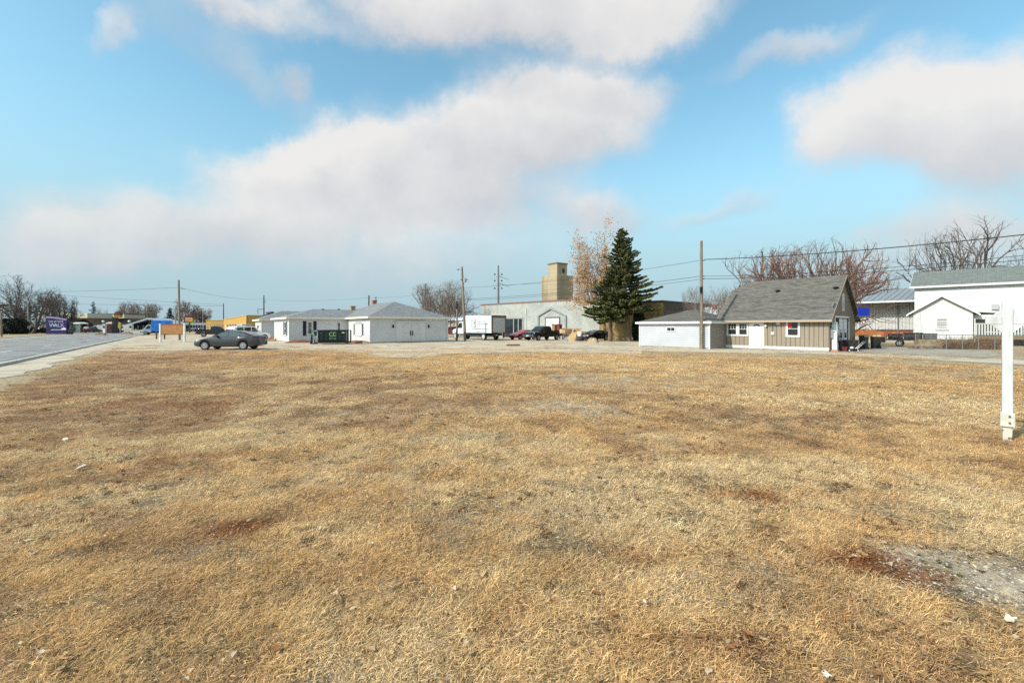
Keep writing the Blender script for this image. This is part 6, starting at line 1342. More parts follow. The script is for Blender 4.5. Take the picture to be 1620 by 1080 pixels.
# ------------------------------------------------------------------ box truck
def box_truck():
    rear = at(778.3, 58.3); hd = 131.0; f = Vector((math.cos(R(hd)), math.sin(R(hd)), 0)); w = Vector((f.y, -f.x, 0))     # rear left corner; w points to its right
    o = rear + f * .0 + w * 1.2
    t = thing('box_truck', 'white box truck with dark rear frame parked behind two utility poles', 'truck', (o.x, o.y, .008), hd)
    z0, z1, Lb = .95, 3.22, 6.3; wh = mat('truck_white', srgb(206, 207, 210), .5)
    b = MB().box(.06, Lb, -1.2, 1.2, z0, z1).build('cargo_box', wh, t)
    MB().box(2.6, Lb + .4, -1.1, 1.1, z1, z1 + .07).build('box_roof', wh, t)
    fr = MB(); br = mat('rust_brown_frame', srgb(112, 92, 84), .7)
    fr.box(0, .055, -1.22, -1.02, z0, z1 + .02); fr.box(0, .055, 1.02, 1.22, z0, z1 + .02); fr.box(0, .055, -1.02, 1.02, z1 - .28, z1 + .02); fr.box(0, .055, -1.02, 1.02, z0, z0 + .08); fr.build('rear_frame', br, b)
    n = 7
    for k in range(n): MB().box(.02, .05, -1.0, 1.0, z0 + .09 + (z1 - z0 - .4) * k / n, z0 + .09 + (z1 - z0 - .4) * (k + 1) / n - .012).build('door_slat', mat('roller_door', srgb(188, 186, 182), .6), b)
    # lettering on the side: three tall strokes in two rows, four lines of small print too small to read
    ink = mat('faded_print', srgb(84, 86, 94), .7); M = facem(Lb, 1.2, 180)     # a runs rearward
    def X(px): 
        C = rear + f * Lb; return along((C.x, C.y), hd + 180, px)
    g = MB(M)
    for row, (za, zb_) in enumerate(((2.28, 2.80), (1.66, 2.18))):
        for px in (746.3, 749.6, 751.8): a = X(px); g.box(a, a + .10, .0, .006, za, zb_)
        a, b2 = X(749.6), X(751.8); g.box(a, b2 + .1, .0, .006, za - .0 if row else za - .06, (za + .07) if row else za + .03)
    g.build('lettering', ink, b)
    for z, p, q in ((2.42, 755, 768), (2.05, 754.5, 772), (1.42, 747, 773), (1.05, 752, 768)):
        s = MB(M); a, e = X(p), X(q); r = random.Random(int(z * 100))
        while a < e: wd = r.uniform(.04, .1); s.box(a, a + wd, .0, .006, z, z + r.choice((.07, .09, .1))); a += wd + r.choice((.025, .03, .09))
        s.build('small_print', ink, b)
    # chassis, cab, wheels, lift gate
    MB().box(-.1, Lb + 2.2, -.45, .45, .62, .92).build('chassis', BLACK, t); sk = MB(); sk.box(2.2, 5.4, 1.02, 1.12, .5, .92); sk.box(2.2, 5.4, -1.12, -1.02, .5, .92); sk.build('side_box', BLACK, t)
    cab = MB().prism([(Lb + .12, .75), (Lb + 2.9, .75), (Lb + 3.0, 1.0), (Lb + 2.9, 1.35), (Lb + 1.75, 1.62), (Lb + 1.35, 2.45), (Lb + .2, 2.5)], 'y', -1.08, 1.08).build('cab', wh, t, bevel=.06)
    for s in (1, -1): MB().prism([(Lb + .55, 1.6), (Lb + 1.6, 1.6), (Lb + 1.28, 2.3), (Lb + .55, 2.3)], 'y', s * 1.082 - .004, s * 1.082 + .006).build('side_window', GLASS, cab); MB().box(Lb + 1.5, Lb + 1.62, s * 1.2 - .1, s * 1.2 + .1, 1.7, 2.25).build('mirror', BLACK, cab)
    MB().add([(Lb + 1.78, -.95, 1.68), (Lb + 1.78, .95, 1.68), (Lb + 1.42, .9, 2.4), (Lb + 1.42, -.9, 2.4)], [(0, 1, 2, 3)]).build('windscreen', GLASS, cab)
    RW = mat('white_steel_rim', srgb(205, 205, 202), .5)
    for x in (1.9, Lb + 2.15):
        for s in (1, -1): wheel(t, x, s * 1.0, .46, .46, .3, s, RW, 6)
    lg = MB(); lg.box(-.35, -.05, -1.1, 1.1, .62, .72); lg.box(-.1, .0, -.8, -.6, .3, .95); lg.box(-.1, .0, .6, .8, .3, .95); lg.build('lift_gate', DARKSTEEL, t)
    for s in (-.95, -.7, .7, .95): MB().lathe([(.06, -.02), (.06, .02)], 10, 'x', (-.38, s, .67)).build('rear_light', TAILL if abs(s) > .8 else HEADL, t)
    return t
box_truck()
# ------------------------------------------------------------------ blue box truck far down the road, vans by the pumps
def far_truck(name, label, loc, heading, Lb, H, bm, cabm, W=2.2, group=None):
    t = thing(name, label, 'truck', loc, heading, group)
    MB().box(-Lb, 0, -W / 2, W / 2, .75, H).build('cargo_box', bm, t, bevel=.04)
    MB().prism([(.05, .55), (1.75, .55), (1.85, 1.05), (1.35, 1.25), (.75, 2.15), (.05, 2.2)], 'y', -W * .46, W * .46).build('cab', cabm, t, bevel=.05)
    MB().add([(1.39, -W * .4, 1.28), (1.39, W * .4, 1.28), (.82, W * .38, 2.1), (.82, -W * .38, 2.1)], [(0, 1, 2, 3)]).build('windscreen', mat('pale_screen', srgb(150, 160, 166), .2, spec=.7), t)
    for s in (1, -1):
        MB().prism([(.2, 1.3), (1.1, 1.3), (.72, 2.0), (.2, 2.0)], 'y', s * W * .462 - .004, s * W * .462 + .006).build('side_window', GLASS, t)
        for x in (1.0, -Lb * .72): wheel(t, x, s * (W / 2 - .14), .4, .4, .26, s, None, 6)
    MB().box(-Lb, 1.6, -.4, .4, .4, .74).build('chassis', BLACK, t); MB().box(1.85, 1.95, -W * .45, W * .45, .5, .75).build('bumper', BLACK, t)
    return t
far_truck('box_truck', 'bright blue box truck driving far down the road behind the wooden board', at(241.5, 100, .01), 206, 3.4, 3.15, mat('bright_blue', srgb(52, 138, 226), .45, c2=srgb(36, 104, 196), scale=1.5), mat('bluish_white_cab', srgb(170, 186, 200), .4))
far_truck('van', 'white van by the pylon sign, left of the dark posts', at(156, 148, .01), 200, 2.2, 2.35, WHITE, WHITE, 1.9, 'white vans by the pylon sign')
far_truck('van', 'white van by the pylon sign, right of the dark posts', at(197.5, 148, .01), 200, 2.0, 2.35, WHITE, WHITE, 1.9, 'white vans by the pylon sign')

# ================================================================== DUMPSTER
def text(s, size, M, mat_, parent, name='lettering', ext=.004, align='CENTER'):
    cu = bpy.data.curves.new(name, 'FONT'); cu.body = s; cu.size = size; cu.extrude = ext; cu.align_x = align; cu.align_y = 'CENTER'; tmp = bpy.data.objects.new('tmp_text', cu); me = bpy.data.meshes.new_from_object(tmp); bpy.data.objects.remove(tmp); me.materials.clear(); me.materials.append(mat_)
    o = link(name, me, parent); o.matrix_local = M; return o
def on_face(x, y, z, ang=0): return Matrix.Translation((x, y, z)) @ Matrix.Rotation(R(ang), 4, 'Z') @ Matrix.Rotation(R(90), 4, 'X')
def dumpster():
    c = at(521.5, 45.4); t = thing('dumpster', 'dark green-black roll-off dumpster with a bright green logo by the white house', 'dumpster', (c.x, c.y, .008), 12)
    dk = mat('dark_green_steel', srgb(30, 44, 46), .5, .2, c2=srgb(22, 32, 36), scale=2); gl = mat('lime_print', srgb(140, 184, 112), .5)
    k = F / 45.4; x0, x1 = -(521.5 - 504) / k, (545.5 - 521.5) / k; H = zat(522.3, 45.0); D = 2.2
    b = MB(); b.box(x0, x1, 0, .06, .42, H); b.box(x0, x1, D - .06, D, .42, H); b.box(x0, x0 + .06, .06, D - .06, .42, H); b.box(x1 - .06, x1, .06, D - .06, .42, H); b.box(x0, x1, 0.06, D - .06, .36, .42); b.build('bin', dk, t)
    rim = MB(); rim.box(x0 - .04, x1 + .04, -.05, .02, H - .09, H + .02); rim.box(x0 - .04, x1 + .04, D - .02, D + .05, H - .09, H + .02); rim.build('top_rail', BLACK, t)
    MB().box(x0, x1, .1, D - .1, .12, .36).build('skid', BLACK, t)
    for i in range(7): x = x0 + (x1 - x0) * (i + .02) / 6.1; MB().box(x, x + .07, -.055, .0, .38, H - .09).build('rib', dk, t) if i not in (3,) else None
    rc = MB(); rc.box(x1 + .14, x1 + .26, -.02, .1, .1, H); rc.box(x1 + .14, x1 + .26, D - .1, D + .02, .1, H); rc.box(x1 + .02, x1 + .26, -.02, .1, H - .12, H); rc.box(x1, x1 + .26, -.02, D, .1, .22); rc.build('end_frame', BLACK, t)
    g = mat('sage_green_steel', srgb(120, 150, 140), .5, .2); tg = MB(); tg.add([(x0 - .62, .0, H), (x0 - .42, .0, H), (x0 - .22, .0, .5), (x0 - .34, .0, .5), (x0 - .62, .1, H), (x0 - .42, .1, H), (x0 - .22, .1, .5), (x0 - .34, .1, .5)], [(0,1,2,3),(7,6,5,4),(0,4,5,1),(1,5,6,2),(2,6,7,3),(3,7,4,0)]); tg.box(x0 - .62, x0 - .1, .0, .1, H - .14, H); tg.build('hoist_frame', g, t)
    lg = MB(); lg.add([(x0 - .72, .0, .05), (x0 - .5, .0, .05), (x0 - .5, .0, 1.0), (x0 - .62, .0, 1.0), (x0 - .72, .12, .05), (x0 - .5, .12, .05), (x0 - .5, .12, 1.0), (x0 - .62, .12, 1.0)], [(0,1,2,3),(7,6,5,4),(0,4,5,1),(1,5,6,2),(2,6,7,3),(3,7,4,0)]); lg.box(x0 - .72, x0, .0, .12, .05, .2); lg.build('hoist_leg', BLACK, t)
    for z in (.22, .42): wh = MB().lathe([(.12, -.06), (.12, .06)], 14, 'y', (x0 - .38, -.06, z)).build('roller', RUBBER, t); MB().lathe([(.06, -.005), (.06, .0)], 12, 'y', (x0 - .38, -.125, z)).build('hub', WHITE, wh)
    cx = (x0 + x1) / 2 + .12
    text('CD', .56, on_face(cx, -.012, H - .42), gl, t); text('RT HS', .27, on_face(cx, -.012, H - .84), mat('green_print', srgb(92, 170, 84), .5), t)
    MB().box(x1 - .42, x1 - .12, -.012, -.002, H - .3, H - .2).build('label_plate', WHITE, t); MB().box(x0 + .12, x0 + .5, -.012, -.002, H - .34, H - .28).build('label_plate', mat('dull_plate', srgb(70, 76, 80), .6), t)
dumpster()

# ================================================================== POLES AND WIRES
def pole(label, px, Y, top, r, m, lean=0, name='utility_pole', arms=(), group=None, base_py=None):
    p = at(px, Y); H = zat(top, Y); t = thing(name, label, 'pole', p, 0, group)
    MB().tube([(0, 0, -.3), (lean * .5, 0, H * .5), (lean, 0, H)], [r, r * .85, r * .68], 10).build('shaft', m, t, smooth=60)
    for (z, w, th) in arms:
        x = lean * z / H; a = MB(); a.box(x - w, x + w, -r - .12, -r * .7, z - th, z + th); ar = a.build('cross_arm', POLEDARK, t)
        for s in (-.92, -.45, .45, .92): MB().lathe([(.035, 0), (.06, .05), (.035, .1), (.055, .14), (.02, .18)], 8, c=(x + s * w, -r - .06, z + th)).build('insulator', mat('insulator', srgb(120, 118, 114), .3), ar)
    return t, H
def wire(label, pts, r=.012, sag=.25, group='overhead wires', name='overhead_wire'):
    P = []
    for a, b in zip(pts[:-1], pts[1:]):
        a, b = Vector(a), Vector(b); n = 14
        for i in range(n): q = i / n; p = a.lerp(b, q); p.z -= sag * (b - a).length / 30 * 4 * q * (1 - q); P.append(p)
    P.append(Vector(pts[-1])); o = MB().tube(P, r, 4).build(name, WIRE); return tag(o, label, 'wire', group)
# tall pole in front of the garage
t, H = pole('tall weathered pole standing right in front of the pale grey garage', 1109.5, 35.9, 381, .15, POLEWOOD)
mb = MB(); mb.tube([(-.13, -.06, .3), (-.13, -.05, 4.9)], .018); mb.build('ground_wire', WIRE, t)
MB().box(-.2, .02, -.30, -.14, zat(463, 35.9), zat(454, 35.9)).build('junction_box', BLACK, t, bevel=.02)
ins = MB(); 
for z in (zat(412, 35.9), zat(437, 35.9), zat(441, 35.9)): ins.box(.12, .26, -.03, .03, z - .03, z + .03)
ins.build('bracket', DARKSTEEL, t)
p1 = at(1109.5, 35.9)
# pole pair by the truck
tb, Hb = pole('tall pole with street lamp and transformer in front of the box truck', 736, 56.0, 422, .17, POLEWOOD, -.4)
z = zat(426, 56); mb = MB(); mb.tube([(-.35, 0, z - .15), (-.75, 0, z + .02), (-.85, 0, z)], .03); la = mb.build('lamp_arm', STEEL, tb); MB().lathe([(.05, .06), (.14, .0), (.1, -.1)], 10, c=(-.88, 0, z - .02)).build('lamp_head', STEEL, la)
MB().lathe([(.18, zat(447, 56)), (.2, zat(446, 56)), (.2, zat(441, 56)), (.12, zat(440, 56))], 12, c=(-.02, -.3, 0)).build('transformer', mat('transformer_grey', srgb(150, 154, 158), .5), tb)
MB().box(-.6, .35, -.2, -.12, zat(443, 56), zat(442, 56)).build('cross_arm', POLEDARK, tb)
ts, Hs = pole('short dark pole standing left of the lamp pole by the truck cab', 722.5, 57.0, 468, .13, POLEWOOD, .08)
mb = MB(); mb.tube([(.08, -.1, Hs - .6), (.5, -.1, Hs - .25), (1.0, .2, Hs - .1)], .03); mb.build('cable_bundle', WIRE, ts); MB().lathe([(.1, Hs - 1.6), (.14, Hs - 1.5), (.1, Hs - .7)], 8, c=(.02, -.1, 0)).build('cable_wrap', BLACK, ts)
pole('dark pole with two cross arms above the right hip of the white house', 673, 80, 449, .15, POLEDARK, 0, arms=((zat(459, 80), .65, .06), (zat(463.5, 80), .65, .06)))
pole('thin dark pole just left of the red chimney', 582.5, 85, 467, .17, POLEDARK, .15)
pole('dark utility pole above the far white wing, with an equipment frame', 417.5, 110, 467, .17, POLEDARK, 0)
eq = bpy.data.objects[[o.name for o in bpy.data.objects if o.get('label', '').startswith('dark utility pole above the far')][0]]
mb = MB(); ze = zat(489, 110); mb.box(-1.5, 0, -.05, .05, ze - .06, ze + .06); mb.box(-1.5, -1.4, -.05, .05, ze - 1.1, ze); mb.box(-.2, .6, -.1, -.02, zat(477, 110) - .05, zat(477, 110) + .05); mb.build('equipment_frame', DARKSTEEL, eq)
t, H = pole('slim utility pole behind the wooden board sign at left', 284, 60.0, 443, .15, POLEWOOD, -.1)
MB().box(.12, .7, -.02, .02, zat(457, 60) - .02, zat(457, 60) + .02).build('bracket', DARKSTEEL, t)
pole('thin pole rising behind the left end of the golden brick building', 353.7, 165, 480, .2, POLEDARK)
pole('pale concrete lamp post in front of the far conifer', 277.5, 150, 484, .17, CONCRETE, 0, 'lamp_post')
pole('slim pale post between the small pylon sign and the golden building', 321, 140, 490, .10, CONCRETE, 0, 'lamp_post')
t, H = pole('concrete lamp post on the verge left of the purple sign', 45.5, 112, 482, .19, CONCRETE, -.25, 'lamp_post')
mb = MB(); mb.tube([(-.25, 0, H - .05), (-.4, -.3, H + .35), (-.6, -1.4, H + .5)], .05); mb.build('lamp_arm', STEEL, t)
pole('short grey post at the left edge of the picture by the road', 2.5, 80, 494, .16, POLEWOOD, -.1, 'post')
# transmission tower pole
def monopole():
    t = thing('transmission_pole', 'tall thin steel transmission pole with angled arms above the warehouse', 'pole', at(788.3, 170)); H = zat(420, 170)
    MB().tube([(0, 0, 0), (0, 0, H)], [.55, .28], 10).build('shaft', mat('grey_rust_steel', srgb(122, 116, 116), .6, .2), t)
    for py in (437.5, 448.5):
        z = zat(py, 170)
        for s in (-1, 1): mb = MB(); mb.tube([(0, 0, z + .25), (s * 4.0, 0, z - 1.2)], [.16, .08], 6); mb.build('arm', STEEL, t)
    for py in (434, 444, 456):
        z = zat(py, 170)
        for s in (-1, 1): MB().lathe([(.1, -.35), (.3, -.1), (.3, .1), (.1, .3)], 8, 'x', (s * 1.3, 0, z)).build('insulator', DARKSTEEL, t)
monopole()
for px, py, lab in ((604, 489, 'left'), (404, 498, 'right')): pass
off_r = lambda px, py, Y: at(px, Y, zat(py, Y))
wire('thick cable from the tall pole up to the upper right corner of the picture', [p1 + Vector((.25, 0, zat(410.5, 35.9))), off_r(1640, 369, 24), off_r(2200, 300, 15)], .028, .35)
wire('upper of two thin cables running right from the tall pole over the tan roof', [p1 + Vector((.25, 0, zat(437, 35.9))), off_r(1640, 402, 24), off_r(2200, 350, 15)], .014, .42)
wire('lower of two thin cables running right from the tall pole over the tan roof', [p1 + Vector((.25, 0, zat(441, 35.9))), off_r(1640, 409, 24), off_r(2200, 360, 15)], .018, .42)
wire('drop cable from the tan cottage mast to the farmhouse eave', [at(1334, 33.4, 4.6), at(1462, 47.6, zat(430, 47.6))], .012, .12)
pb = at(731, 56.0); ps = at(723.5, 57)
wire('thin wire from the lamp pole past the spruce tops to the tall pole', [pb + Vector((0, 0, zat(455, 56))), p1 + Vector((-.1, 0, zat(412, 35.9)))], .013, .4)
wire('cable bundle from the short pole to the tall pole, upper of two', [pb + Vector((0, 0, zat(473, 56))), p1 + Vector((-.1, 0, zat(437, 35.9)))], .016, .3)
wire('cable bundle from the short pole to the tall pole, lower of two', [pb + Vector((0, 0, zat(475, 56))), p1 + Vector((-.1, 0, zat(442, 35.9)))], .013, .3)
wire('long thin wire from the lamp pole leftward over the white house', [pb + Vector((0, 0, zat(455, 56))), at(582.5, 85, zat(471, 85)), at(417.5, 110, zat(474, 110))], .014, .3)
wire('wire from the slim pole at left down to the pole over the far wing', [at(284, 60, zat(454.5, 60)), at(417.5, 110, zat(473, 110))], .016, .35)
wire('wire from the slim pole at left running out of the picture to the left', [at(284, 60, zat(454.5, 60)), at(-60, 62, zat(462, 62))], .016, .22)
wire('far wire crossing the sky above the beige roof, upper of two', [at(-40, 140, zat(457, 140)), at(353.7, 165, zat(482, 165))], .03, .12)
wire('far wire crossing the sky above the beige roof, lower of two', [at(-40, 140, zat(478, 140)), at(353.7, 165, zat(484, 165))], .03, .05)
wire('faint transmission line from the steel pole past the grain tower', [at(788.3, 170, zat(451, 170)), at(900, 150, zat(446, 150)), at(1010, 140, zat(440, 140))], .03, .05)

# ================================================================== LEFT SIDE: signs and far buildings
def purple_sign():
    p = G(91, 529); Y = p.y; k = Y / F; t = thing('purple_sign', 'large purple monument sign with white lettering on the grass verge', 'sign', p, 10)
    pu = mat('purple_face', srgb(37, 23, 86), .5, c2=srgb(31, 19, 72), scale=.8); w = 14 * k; H = 28.5 * k; h2 = 24.5 * k
    top = [(-w, H), (-w * .35, H - .1), (w * .25, h2 + .25), (w, h2)]
    MB().prism([(-w, 0), (w, 0)] + top[::-1], 'y', -.35, .35).build('panel', pu, t)
    MB().prism(top + [(x, z - .32) for x, z in top[::-1]], 'y', -.39, -.352).build('crest_band', mat('lilac_band', srgb(150, 138, 176), .5), t)
    wh = mat('sign_white', srgb(214, 212, 224), .5); li = mat('sign_pale_blue', srgb(170, 196, 214), .5); lv = mat('sign_lavender', srgb(178, 160, 214), .5)
    text('City of Home', .52, on_face(-.05, -.36, H - 1.15), wh, t, ext=.01)
    for i, (ch, m) in enumerate((('W', li), ('A', li), ('L', lv), ('K', lv))): text(ch, 1.25, on_face(-.75 + i * .66, -.36, H - 2.05), m, t, ext=.01)
    MB().box(-w + 1.0, w - .9, -.36, -.352, H - 3.12, H - 3.0).build('tagline', wh, t)
    MB().prism([(w - 1.15, H - 3.1), (w - .1, H - 3.1), (w - .1, H - 2.7), (w - .5, H - 2.55), (w - .95, H - 2.68)], 'y', -.37, -.353).build('emblem', wh, t)
    MB().box(-w - .1, w + .1, -.45, .45, -.1, .12).build('plinth', CONCRETE, t)
purple_sign()
def box_building(name, label, px0, px1, Y, top, wallm, ang=0, depth=10, roof=None, cat='building', py_top2=None):
    a = at(px0, Y); t = thing(name, label, cat, a, ang); W = along(a, ang, px1); H = zat(top, Y); w = MB().box(0, W, 0, depth, -.1, H).build('wall', wallm, t); return t, W, H, (lambda p: along(a, ang, p))
TANW = mat('tan_wall', srgb(126, 110, 92), .9, c2=srgb(106, 92, 78), scale=.4); BEIGE = mat('beige_fascia', srgb(196, 188, 166), .7)
t, W, H, px = box_building('flat_roof_building', 'flat-roofed tan building with a deep beige fascia behind the purple sign', 72, 143, 168, 503, TANW)
MB().box(-1.2, W + .3, -1.5, 9, H, zat(495.5, 168)).build('fascia', BEIGE, t)
for p, q in ((104, 107), (110, 112.5), (115.5, 118)): MB(facem(0, 0, 0)).box(px(p), px(q), .0, .06, H - 1.3, H - .2).build('window', GLASS, t)
t, W, H, px = box_building('flat_roof_building', 'second flat-roofed tan building with beige fascia behind the pylon sign', 161, 205, 182, 503.5, TANW)
MB().box(1.5, W - 1, -1.5, 9, H, zat(497, 182)).build('fascia', BEIGE, t); MB().box(.6, W - .5, -1, 9, zat(497, 182) + .004, zat(496, 182)).build('roof_edge', DARKSTEEL, t)
t, W, H, px = box_building('bungalow', 'low white bungalow with grey roof left of the purple sign', 38, 92, 138, 513.5, SIDING, depth=7, cat='house')
MB().prism([(-.6, H), (7.6, H), (3.5, H + .9)], 'x', -.5, W + .5).build('roof', GREYSH, t); plane_uv(t.children[-1])
for p, q in ((48.5, 53), (66, 70.5), (74, 77)): window(t, facem(0, 0, 0), px(p), px(q), 1.0, 2.0, .1, TRIM, GLASS, 1, 2, False)
def canopy(label, px0, px1, Y, top, m):
    a = at(px0, Y); W = (px1 - px0) / F * Y; H = zat(top, Y); t = thing('canopy', label, 'canopy', a)
    MB().prism([(0, H - .55), (W, H - .55), (W, H - .35), (W * .5, H), (0, H - .35)], 'y', 0, 3).build('roof', m, t)
    for x in (.1, W - .2):
        for y in (.1, 2.8): MB().box(x, x + .12, y, y + .12, 0, H - .55).build('leg', STEEL, t)
    return t
canopy('small white peaked canopy right of the purple sign', 113, 126, 140, 509.5, WHITE)
canopy('small pinkish peaked canopy over the pumps left of the pylon posts', 167, 178.5, 135, 509, mat('pink_roof', srgb(206, 184, 172), .7))
def pillar(label, px0, px1, Y, top, m=WHITE):
    a = at((px0 + px1) / 2, Y); w = (px1 - px0) / 2 / F * Y; H = zat(top, Y); t = thing('pay_kiosk', label, 'kiosk', a, 0, 'white kiosks by the pylon sign')
    MB().box(-w, w, -.35, .35, 0, H).build('housing', m, t, bevel=.05); MB().box(-w * .7, w * .7, -.37, -.352, H * .55, H * .85).build('screen', GLASS, t); MB().box(-w * 1.15, w * 1.15, -.42, .42, H, H + .12).build('cap', m, t)
pillar('white kiosk left of the pylon posts', 164, 168, 130, 513); pillar('white kiosk right of the pylon posts', 206, 209.5, 130, 513)
def globe(label, px, Y, py):
    t = thing('globe_lamp', label, 'lamp', at(px, Y), 0, 'white globe lamps'); z = zat(py, Y); MB().tube([(0, 0, 0), (0, 0, z)], .05).build('post', STEEL, t); r = .36
    MB().lathe([(.02, -r)] + [(r * math.cos(a), r * math.sin(a)) for a in np.linspace(-1.3, 1.3, 7)] + [(.02, r)], 12, c=(0, 0, z)).build('globe', mat('globe_white', srgb(225, 225, 222), .4), t, smooth=60)
globe('white globe lamp left of the pylon posts', 163.3, 140, 508.5); globe('white globe lamp right of the pylon posts', 204.4, 140, 508.3)
def pylon():
    Y = 125; k = Y / F; t = thing('pylon_sign', 'black-posted pylon sign with yellow panel and dark peaked cap', 'sign', at(184, Y)); X = lambda p: (p - 184) * k
    for p in (178.5, 181.3, 183.7, 186.3): MB().box(X(p) - .12, X(p) + .12, -.12, .12, 0, zat(501, Y)).build('post', BLACK, t)
    MB().box(X(182), X(192), -.4, .4, zat(502.5, Y), zat(498, Y)).build('sign_face', mat('sign_yellow', srgb(196, 158, 40), .5, c2=srgb(150, 110, 40), scale=1.2), t)
    MB().box(X(182.6), X(191.4), -.42, -.402, zat(501.2, Y), zat(500.2, Y)).build('lettering', mat('sign_brown', srgb(90, 40, 30), .6), t)
    MB().prism([(X(181), zat(498, Y)), (X(193), zat(498, Y)), (X(190), zat(494.8, Y)), (X(186), zat(493, Y))], 'y', -.5, .5).build('cap', mat('dark_red_cap', srgb(84, 34, 32), .6), t)
    MB().box(X(187.2), X(191.2), -.1, .1, zat(519, Y), zat(511.5, Y)).build('lower_panel', mat('sign_olive', srgb(160, 138, 44), .5), t)
    for p in (187.6, 190.8): MB().box(X(p) - .08, X(p) + .08, .11, .2, 0, zat(511, Y)).build('post', BLACK, t)
pylon()
fe = thing('pump_enclosure', 'dark reddish-brown slatted enclosure at the foot of the pylon posts', 'enclosure', at(168.5, 126))
for i in range(14): MB().box(i * .125, i * .125 + .10, 0, .05, 0, zat(513.5, 126)).build('slat', mat('maroon_slat', srgb(84, 52, 46), .8), fe)
MB().box(0, 1.72, .05, 1.6, 0, zat(514.5, 126)).build('housing', BLACK, fe)
def shrub_island(label, px0, px1, Y, m, seed): 
    a, b = at(px0, Y), at(px1, Y); o = mound(px0, px1, Y, Y + .01, .5, label, seed, m); o.name = 'planting_bed'; o['group'] = 'planting beds at the road'; o['category'] = 'planting bed'
shrub_island('low brown mulch bed by the road left of the pylon posts', 152, 168, 98, mat('mulch', srgb(140, 112, 92), .95, c2=srgb(96, 72, 60), scale=1), 21)
shrub_island('low brown mulch bed by the road right of the pylon posts', 194, 210, 112, MATS['mulch'], 22)
lw = thing('low_wall', 'low pale wall along the forecourt below the dark carport', 'wall', at(196, 122)); MB().box(0, along(at(196, 122), 0, 243), 0, .3, 0, .85).build('block', mat('pale_low_wall', srgb(176, 166, 148), .9), lw); MB().box(-.05, along(at(196, 122), 0, 243) + .05, -.05, .35, .85, .95).build('coping', CONCRETE, lw)
# carport with grey gable roof
t, W, H, px = box_building('carport', 'dark-fronted carport with pale grey gable roof behind the low wall', 208, 268, 160, 513, mat('carport_dark', srgb(34, 32, 32), .9), depth=9)
rg = along(at(208, 160), 0, 238); zr = zat(503, 160)
MB().prism([(-.8, H - .1), (rg, zr), (W + .6, H + .2), (W + .6, H - .3), (rg, zr - .5), (-.8, H - .45)], 'y', -1.2, 9).build('roof', mat('pale_grey_roof', srgb(168, 174, 182), .6, c2=srgb(146, 152, 160), scale=.6), t)
MB().lathe([(.35, -1.25), (.35, -1.2)], 14, 'y', (rg - .5, 0, zr - .9)).build('gable_vent', BLACK, t)
for p in (208.3, 214, 222, 230): MB(facem(0, 0, 0)).box(px(p), px(p) + .35, 1.0, 1.2, 0, H - .4).build('post', WHITE if p == 208.3 else mat('carport_post', srgb(74, 70, 66), .9), t)
MB(facem(0, 0, 0)).box(px(216.2), px(218.6), .3, .9, 0, 1.1).build('crate', mat('grey_crate', srgb(150, 148, 142), .8), t)
# second pylon
def pylon2():
    Y = 140; k = Y / F; t = thing('pylon_sign', 'small far pylon sign with dark red peaked cap and yellow face', 'sign', at(300, Y)); X = lambda p: (p - 300) * k
    MB().box(-.15, .15, -.15, .15, 0, zat(509, Y)).build('post', DARKSTEEL, t)
    MB().box(X(294), X(306), -.35, .35, zat(508.5, Y), zat(502.5, Y)).build('sign_face', mat('sign_orange', srgb(190, 140, 56), .5, c2=srgb(150, 92, 44), scale=1.2), t)
    MB().box(X(295), X(305), -.37, -.352, zat(503.8, Y), zat(502.8, Y)).build('lettering', WHITE, t)
    MB().prism([(X(292.5), zat(502.5, Y)), (X(307.5), zat(502.5, Y)), (X(303), zat(499, Y)), (X(300), zat(497.8, Y)), (X(297), zat(499, Y))], 'y', -.45, .45).build('cap', MATS['dark_red_cap'], t)
    MB().box(X(295.5), X(304.5), -.3, .3, zat(510, Y), zat(508.6, Y)).build('red_band', mat('sign_red', srgb(176, 30, 36), .5), t)
    MB().box(X(302), X(306.5), -.2, .2, zat(512, Y), zat(507.5, Y) - .3).build('green_panel', mat('sign_green', srgb(50, 190, 84), .5), t)
pylon2()
t, W, H, px = box_building('storefront', 'far pale grey storefront between the small pylon sign and the golden building', 290, 327, 200, 510, mat('pale_store', srgb(150, 152, 156), .8), depth=12)
for i in range(8): MB(facem(0, 0, 0)).box(.6 + i * 1.2, 1.5 + i * 1.2, .0, .08, .4, 2.6).build('window', GLASS, t)
MB().box(-.1, W + .1, -.15, 12.1, H, H + .25).build('coping', DARKSTEEL, t)
